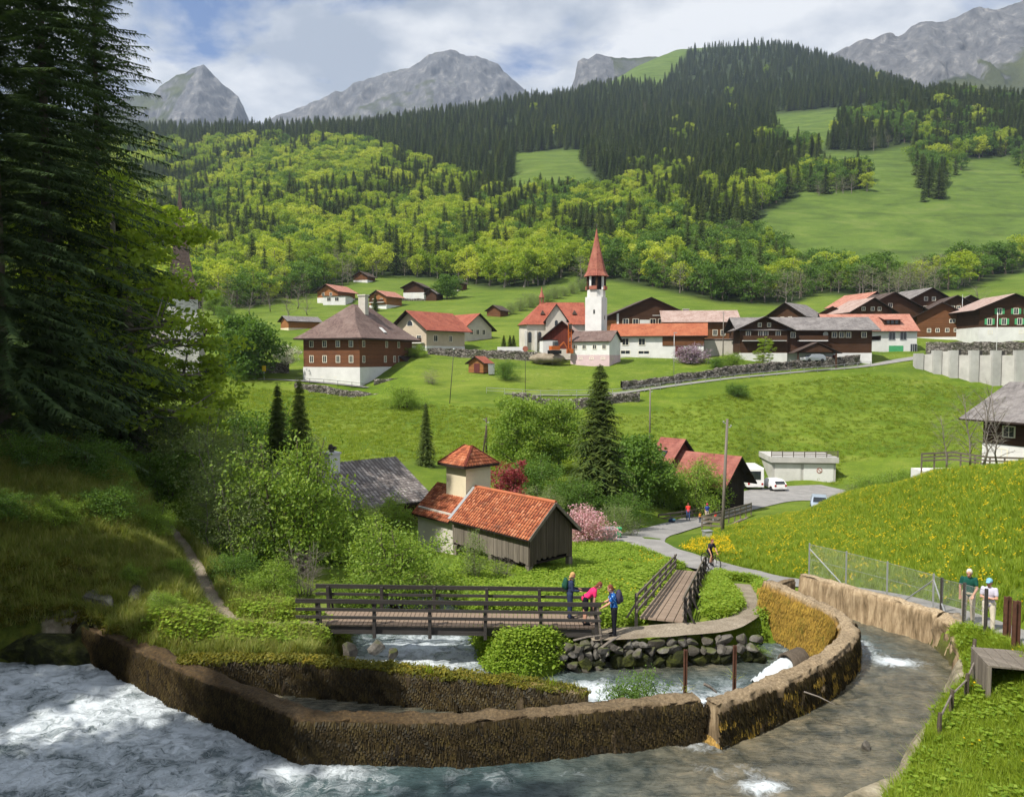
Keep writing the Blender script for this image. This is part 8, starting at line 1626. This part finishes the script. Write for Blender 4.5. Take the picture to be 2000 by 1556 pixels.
def person(label, loc, rz, h=1.74, bend=0.0, head=0.0, turn=0.0, armL=None, armR=None, legL=None, legR=None, shirt='navy', sleeve='short', pants='black_cloth', short=False, hair='hair_brown', longhair=False, shoes='shoe', cap=None, vox=.012, group=None):
    """figure facing local -y; arm = (upper arm dir, forearm dir), leg = (thigh dir, shin dir) in body axes"""
    k = h / 1.75; o = thing('person', label, 'person', loc, R(rz), group); Rb = Matrix.Rotation(R(bend), 3, 'X'); Rh = Matrix.Rotation(R(bend + head), 3, 'X') @ Matrix.Rotation(R(turn), 3, 'Z')
    armL = armL or (V3(-.12, -.1, -1), V3(0, -.25, -1)); armR = armR or (V3(.12, -.1, -1), V3(0, -.25, -1)); legL = legL or (V3(-.04, 0, -1), V3(0, .03, -1)); legR = legR or (V3(.04, 0, -1), V3(0, .03, -1))
    hips, legs = {}, {}
    for s, lg in ((-1, legL), (1, legR)):
        a = V3(s * .095, 0, 0); kn = a + lg[0].normalized() * .43; an = kn + lg[1].normalized() * .41; legs[s] = (a, kn, an)
    zmin = min(legs[-1][2].z, legs[1][2].z); pel = V3(0, 0, -zmin + .085)
    legs = {s: [q + pel for q in v] for s, v in legs.items()}
    ch = pel + Rb @ V3(0, 0, .28); nk = pel + Rb @ V3(0, 0, .50); hd = nk + Rh @ V3(0, -.02, .17)
    arms = {}
    for s, ar in ((-1, armL), (1, armR)):
        sh = pel + Rb @ V3(s * .175, 0, .455); el = sh + (Rb @ ar[0]).normalized() * .285; ha = el + (Rb @ ar[1]).normalized() * .25; arms[s] = (sh, el, ha, (Rb @ ar[1]).normalized())
    S = lambda q: tuple(q * k); b = MB()
    def ell(mb, c, r, M):   # ellipsoid
        base = len(mb.v); n, m = 14, 9
        for j in range(m + 1):
            for i in range(n): ph, th = PI * j / m, 2 * PI * i / n; mb.v.append(S(c + M @ V3(r[0] * math.sin(ph) * math.cos(th), r[1] * math.sin(ph) * math.sin(th), r[2] * math.cos(ph))))
        for j in range(m):
            for i in range(n): i2 = (i + 1) % n; mb.f.append((base + j * n + i, base + (j + 1) * n + i, base + (j + 1) * n + i2, base + j * n + i2)); mb.mi.append(0)
    def torso(mb, g): ell(mb, pel + V3(0, 0, .02), (.16 + g, .11 + g, .14 + g), Rb); ell(mb, pel.lerp(ch, .55), (.145 + g, .10 + g, .19 + g), Rb); ell(mb, ch + Rb @ V3(0, 0, .06), (.175 + g, .115 + g, .18 + g), Rb); ell(mb, pel + Rb @ V3(0, 0, .43), (.19 + g, .075 + g, .06 + g), Rb)
    torso(b, 0); limb(b, [S(nk - Rb @ V3(0, 0, .06)), S(hd - Rh @ V3(0, -.01, .06))], [.055 * k, .05 * k])
    ell(b, hd + Rh @ V3(0, .005, .02), (.075, .092, .115), Rh); ell(b, hd + Rh @ V3(0, -.03, -.055), (.056, .06, .06), Rh); ell(b, hd + Rh @ V3(0, -.098, -.012), (.014, .02, .024), Rh)
    for s in (-1, 1): ell(b, hd + Rh @ V3(s * .078, .005, -.005), (.012, .022, .034), Rh)
    for s, (sh, el, ha, d) in arms.items():
        limb(b, [S(sh), S(sh.lerp(el, .5)), S(el)], [.05 * k, .046 * k, .038 * k]); limb(b, [S(el), S(el.lerp(ha, .35)), S(ha)], [.039 * k, .038 * k, .027 * k])
        sd = d.cross(V3(0, 0, 1)); sd = (sd if sd.length > .2 else V3(1, 0, 0)).normalized(); up = sd.cross(d).normalized(); pm = ha + d * .05
        M = Matrix((sd, up, d)).transposed(); ell(b, pm, (.038, .019, .052), M)
        for f_ in range(4):
            q = pm + d * .038 + sd * (-.03 + .02 * f_); L_ = (.038, .045, .042, .032)[f_]; limb(b, [S(q), S(q + d * L_ - up * .006), S(q + d * L_ * 1.55 - up * .026)], [.0095 * k, .009 * k, .008 * k], 6)
        q = pm - d * .015 + sd * s * -.03; limb(b, [S(q), S(q + d * .035 + sd * s * -.025), S(q + d * .065 + sd * s * -.025 - up * .012)], [.0115 * k, .0105 * k, .009 * k], 6)
    for s, (a, kn, an) in legs.items():
        limb(b, [S(a), S(a.lerp(kn, .5)), S(kn)], [.088 * k, .075 * k, .055 * k]); limb(b, [S(kn), S(kn.lerp(an, .35)), S(an)], [.054 * k, .053 * k, .036 * k])
        limb(b, [S(an + V3(0, .02, -.04)), S(an + V3(0, -.13, -.06))], [.038 * k, .03 * k], 8)
    bo = b.build('body', 'skin', o); remesh(bo, vox)
    c = MB(); torso(c, .016)
    for s, (sh, el, ha, d) in arms.items():
        e = sh.lerp(el, .62); limb(c, [S(sh), S(e)], [.064 * k, .06 * k]) if sleeve == 'short' else (limb(c, [S(sh), S(el)], [.064 * k, .054 * k]), limb(c, [S(el), S(el.lerp(ha, .93))], [.054 * k, .042 * k]))
    so = c.build('shirt', shirt, o); remesh(so, vox * 1.15)
    c = MB(); ell(c, pel + V3(0, 0, .02), (.172, .128, .13), Rb)
    for s, (a, kn, an) in legs.items():
        if short: limb(c, [S(a), S(a.lerp(kn, .85))], [.105 * k, .088 * k])
        else: limb(c, [S(a), S(a.lerp(kn, .5)), S(kn)], [.105 * k, .092 * k, .075 * k]); limb(c, [S(kn), S(an + V3(0, 0, .0))], [.075 * k, .06 * k])
    po = c.build('shorts' if short else 'trousers', pants, o); remesh(po, vox * 1.15)
    for s, (a, kn, an) in legs.items():
        c = MB(); limb(c, [S(an + V3(0, .03, -.04)), S(an + V3(0, -.06, -.045)), S(an + V3(0, -.155, -.06))], [.047 * k, .046 * k, .034 * k], 8); c.box(*[v * k for v in (an.x - .045, an.x + .045, an.y - .18, an.y + .07, an.z - .085, an.z - .055)]); c.build('shoe', shoes, o, smooth=True)
    c = MB(); ell(c, hd + Rh @ V3(0, .022, .045), (.086, .094, .10), Rh); ell(c, hd + Rh @ V3(0, .05, -.02), (.080, .062, .09), Rh)
    if longhair: ell(c, hd + Rh @ V3(0, .075, -.10), (.075, .045, .12), Rh)
    remesh(c.build('hair', hair, o), .012)
    if cap:
        c = MB(); ell(c, hd + Rh @ V3(0, .012, .062), (.094, .108, .085), Rh); ell(c, hd + Rh @ V3(0, -.12, .055), (.065, .07, .012), Rh); remesh(c.build('cap', cap, o), .012)
    for s in (-1, 1): c = MB(); q = hd + Rh @ V3(s * .03, -.079, .018); c.ball(S(q), .010 * k, 6, 5); c.build('eye', 'black', o)
    c = MB(); q = hd + Rh @ V3(0, -.084, -.055); c.ball(S(q), .018 * k, 8, 5, (1, .4, .35)); c.build('mouth', 'pink_shirt', o)
    o['back'] = tuple((ch + Rb @ V3(0, .19, .08)) * k); o['bend'] = bend; return o
def backpack(label, who, mat, sz=(.30, .2, .46)):
    c, s = math.cos(who.rotation_euler.z), math.sin(who.rotation_euler.z); bk = Vector(who['back']); loc = who.location + Vector((bk.x * c - bk.y * s, bk.x * s + bk.y * c, bk.z)); o = thing('backpack', label, 'backpack', tuple(loc), who.rotation_euler.z); o.rotation_euler.x = R(who['bend']) if False else 0
    m = MB(); m.ball((0, 0, 0), .5, 12, 8, sz); b = m.build('pack_body', mat, o, smooth=True); m = MB(); m.ball((0, sz[1] * .42, -sz[2] * .12), .5, 10, 6, (sz[0] * .75, sz[1] * .5, sz[2] * .5)); m.build('front_pocket', mat, o, smooth=True)
    for sx in (-1, 1): m = MB(); m.tube([(sx * .09, -.08, .2), (sx * .11, -.17, .24), (sx * .12, -.30, .16), (sx * .12, -.31, .0), (sx * .11, -.12, -.18)], .016, 6); m.build('strap', mat, o)
    return o
dk = lambda px_, Y_: (lambda x: Vector((x, Y_, bl_.z + bz(x - bl_.x))))((px_ - 1000) / FPX * (Y_ * _fw[1] - 9.3 * _fw[2]))
bl_ = Vector(br.location)
p1 = person('blond person in navy jacket with green backpack standing on the footbridge', dk(1113, 26.2), 95, 1.66, 4, 12, 0, (V3(-.1, -.2, -1), V3(.2, -1, -.1)), (V3(.1, -.2, -1), V3(-.2, -1, -.05)), shirt='navy', sleeve='long', pants='navy', hair='hair_blond', longhair=True); backpack('dark green backpack on the person in the navy jacket', p1, 'pack_green')
p2 = person('person in pink shirt bending over the end of the bridge rail', dk(1143, 25.7), 88, 1.68, 48, -8, 0, (V3(-.1, -.75, -.8), V3(.1, -.75, -.9)), (V3(.1, -.75, -.8), V3(-.1, -.75, -.9)), (V3(-.03, -.06, -1), V3(0, .1, -1)), (V3(.03, .06, -1), V3(0, .02, -1)), shirt='pink_shirt', pants='black_cloth', short=True, hair='hair_brown', longhair=True)
p3 = person('person in blue patterned shirt with dark backpack at the bridge end', at(1199, 1240, 25.6), -92, 1.78, 6, 14, 0, (V3(-.05, -.55, -.9), V3(.05, -1, -.35)), (V3(.05, -.6, -.9), V3(-.05, -1, -.45)), shirt='blue_pattern', pants='black_cloth', hair='hair_brown'); backpack('dark grey backpack on the person in the blue patterned shirt', p3, 'pack_grey', (.32, .24, .52))
p4 = person('white-haired person in dark green polo standing behind the fence', at(1890, 1214, 24.2), -28, 1.8, 4, 22, -8, (V3(-.2, .05, -1), V3(0, -.2, -1)), (V3(.15, -.25, -1), V3(-.45, -.55, -.8)), (V3(-.03, 0, -1), V3(0, .02, -1)), (V3(.05, -.12, -1), V3(.02, .12, -1)), shirt='polo_green', pants='khaki', hair='hair_white')
p5 = person('person in blue cap and lilac tee with folded arms by the fence', at(1930, 1232, 23.1), -38, 1.68, 3, 8, -12, (V3(-.15, -.3, -1), V3(1, -.45, .12)), (V3(.15, -.3, -1), V3(-1, -.5, .02)), shirt='lilac_tee', pants='cream', hair='hair_brown', cap='cap_blue', shoes='shoe_blue')
# ---- cyclist
q = at(1388, 1112, 44.6); q.z = gz(q.x, q.y) + .05; bk = thing('bicycle', 'dark mountain bike ridden down the asphalt road', 'bicycle', tuple(q), R(24)); WB, rw_ = 1.1, .35
for yy in (-WB / 2, WB / 2):
    m = MB(); n = 24; m.tube([(0, yy + rw_ * math.cos(2 * PI * i / n), rw_ + rw_ * math.sin(2 * PI * i / n)) for i in range(n + 1)], .028, 6, cap=False); w_ = m.build('wheel', 'rubber', bk)
    for i in range(8): a = PI * i / 8; m = MB(); m.tube([(0, yy + rw_ * math.cos(a), rw_ + rw_ * math.sin(a)), (0, yy - rw_ * math.cos(a), rw_ - rw_ * math.sin(a))], .004, 3); m.build('spoke', 'metal_grey', w_)
for a, b in (((0, .05, .30), (0, -.42, .72)), ((0, .05, .30), (0, .20, .80)), ((0, .20, .74), (0, -.42, .72)), ((0, WB / 2, rw_), (0, .05, .30)), ((0, WB / 2, rw_), (0, .2, .74))): m = MB(); m.tube([a, b], .02, 6); m.build('frame_tube', 'steel_dark', bk)
m = MB(); m.tube([(0, -.40, .86), (0, -.44, .66), (0, -WB / 2, rw_)], .022, 6); m.build('fork', 'steel_dark', bk); m = MB(); m.tube([(-.33, -.46, .98), (0, -.42, .96), (.33, -.46, .98)], .016, 6); m.build('handlebar', 'black', bk); m = MB(); m.box(-.06, .06, .08, .34, .86, .91); m.build('saddle', 'black', bk, bevel=.02)
for s in (-1, 1): m = MB(); m.tube([(s * .08, .05, .30), (s * .1, .05 + s * .02, .30 - s * .16)], .014, 5); m.box(s * .1 - (.0 if s > 0 else .09), s * .1 + (.09 if s > 0 else 0), .0, .1, .29 - s * .16, .31 - s * .16); m.build('pedal', 'black', bk)
cy = person('cyclist in dark tee and shorts riding down the road', q, 24, 1.74, 24, -6, 0, (V3(-.25, -.75, -.75), V3(.05, -1, -.55)), (V3(.25, -.75, -.75), V3(-.05, -1, -.55)), (V3(-.08, -.95, -.55), V3(0, .28, -1)), (V3(.08, -.4, -1), V3(0, .32, -1)), shirt='grey_tee', pants='black_cloth', short=True, hair='hair_brown', shoes='shoe', vox=.015)
cyl_ = Vector((math.cos(R(24)), math.sin(R(24)), 0)); bx_off = Vector((-.16 * math.sin(R(24)), .16 * math.cos(R(24)), .0)); cy.location = q + bx_off + Vector((0, 0, .08))
# ---- family on the road bridge
def far(label, px_, Y_, rz, h, **kw): pp_ = ong(px_, Y_); return person(label, (pp_.x, pp_.y, pp_.z + .08), rz, h, vox=.018, **kw)
far('person in red shirt leaning on the road bridge railing', 1344, 73, 170, 1.7, bend=26, shirt='red_shirt', pants='jeans', armL=(V3(-.2, -.8, -.6), V3(0, -1, -.2)), armR=(V3(.2, -.8, -.6), V3(0, -1, -.2)))
far('person in blue shirt and pink cap holding a hand on the railing', 1381, 73.5, 185, 1.68, shirt='blue_shirt', pants='khaki', short=True, cap='pink_shirt', armL=(V3(-.3, -.6, -.8), V3(0, -1, .2)))
far('small child in orange shirt on the road bridge', 1367, 71.5, 200, 1.0, shirt='orange_shirt', pants='navy')
far('small child in red shirt behind the bent bridge railing', 1397, 72, 150, 1.05, shirt='red_shirt', pants='black_cloth')
q = ong(1312, 70.5); o = thing('rucksack', 'dark blue rucksack left on the asphalt near the bridge', 'bag', (q.x, q.y, q.z + .25), .4); m = MB(); m.ball((0, 0, 0), .5, 12, 8, (.75, .42, .46)); m.build('sack', 'navy', o, smooth=True); m = MB(); m.ball((.12, -.14, .08), .5, 10, 6, (.4, .25, .22)); m.build('flap', 'cap_blue', o, smooth=True)
# ------------------------------------------------------------------ mountain air
t = NT('valley_air'); pv = t.new('ShaderNodeVolumePrincipled'); pv.inputs['Color'].default_value = (0.62, 0.76, 1.0, 1); pv.inputs['Density'].default_value = 0.000085; pv.inputs['Anisotropy'].default_value = 0.2
t.link(pv.outputs[0], t.out.inputs['Volume'])
m = MB(); m.box(-6500, 6500, -60, 5600, -60, 1750); hz_ = m.build('haze', 'valley_air'); tag(hz_, 'thin bluish mountain air filling the valley', 'haze', kind='stuff')
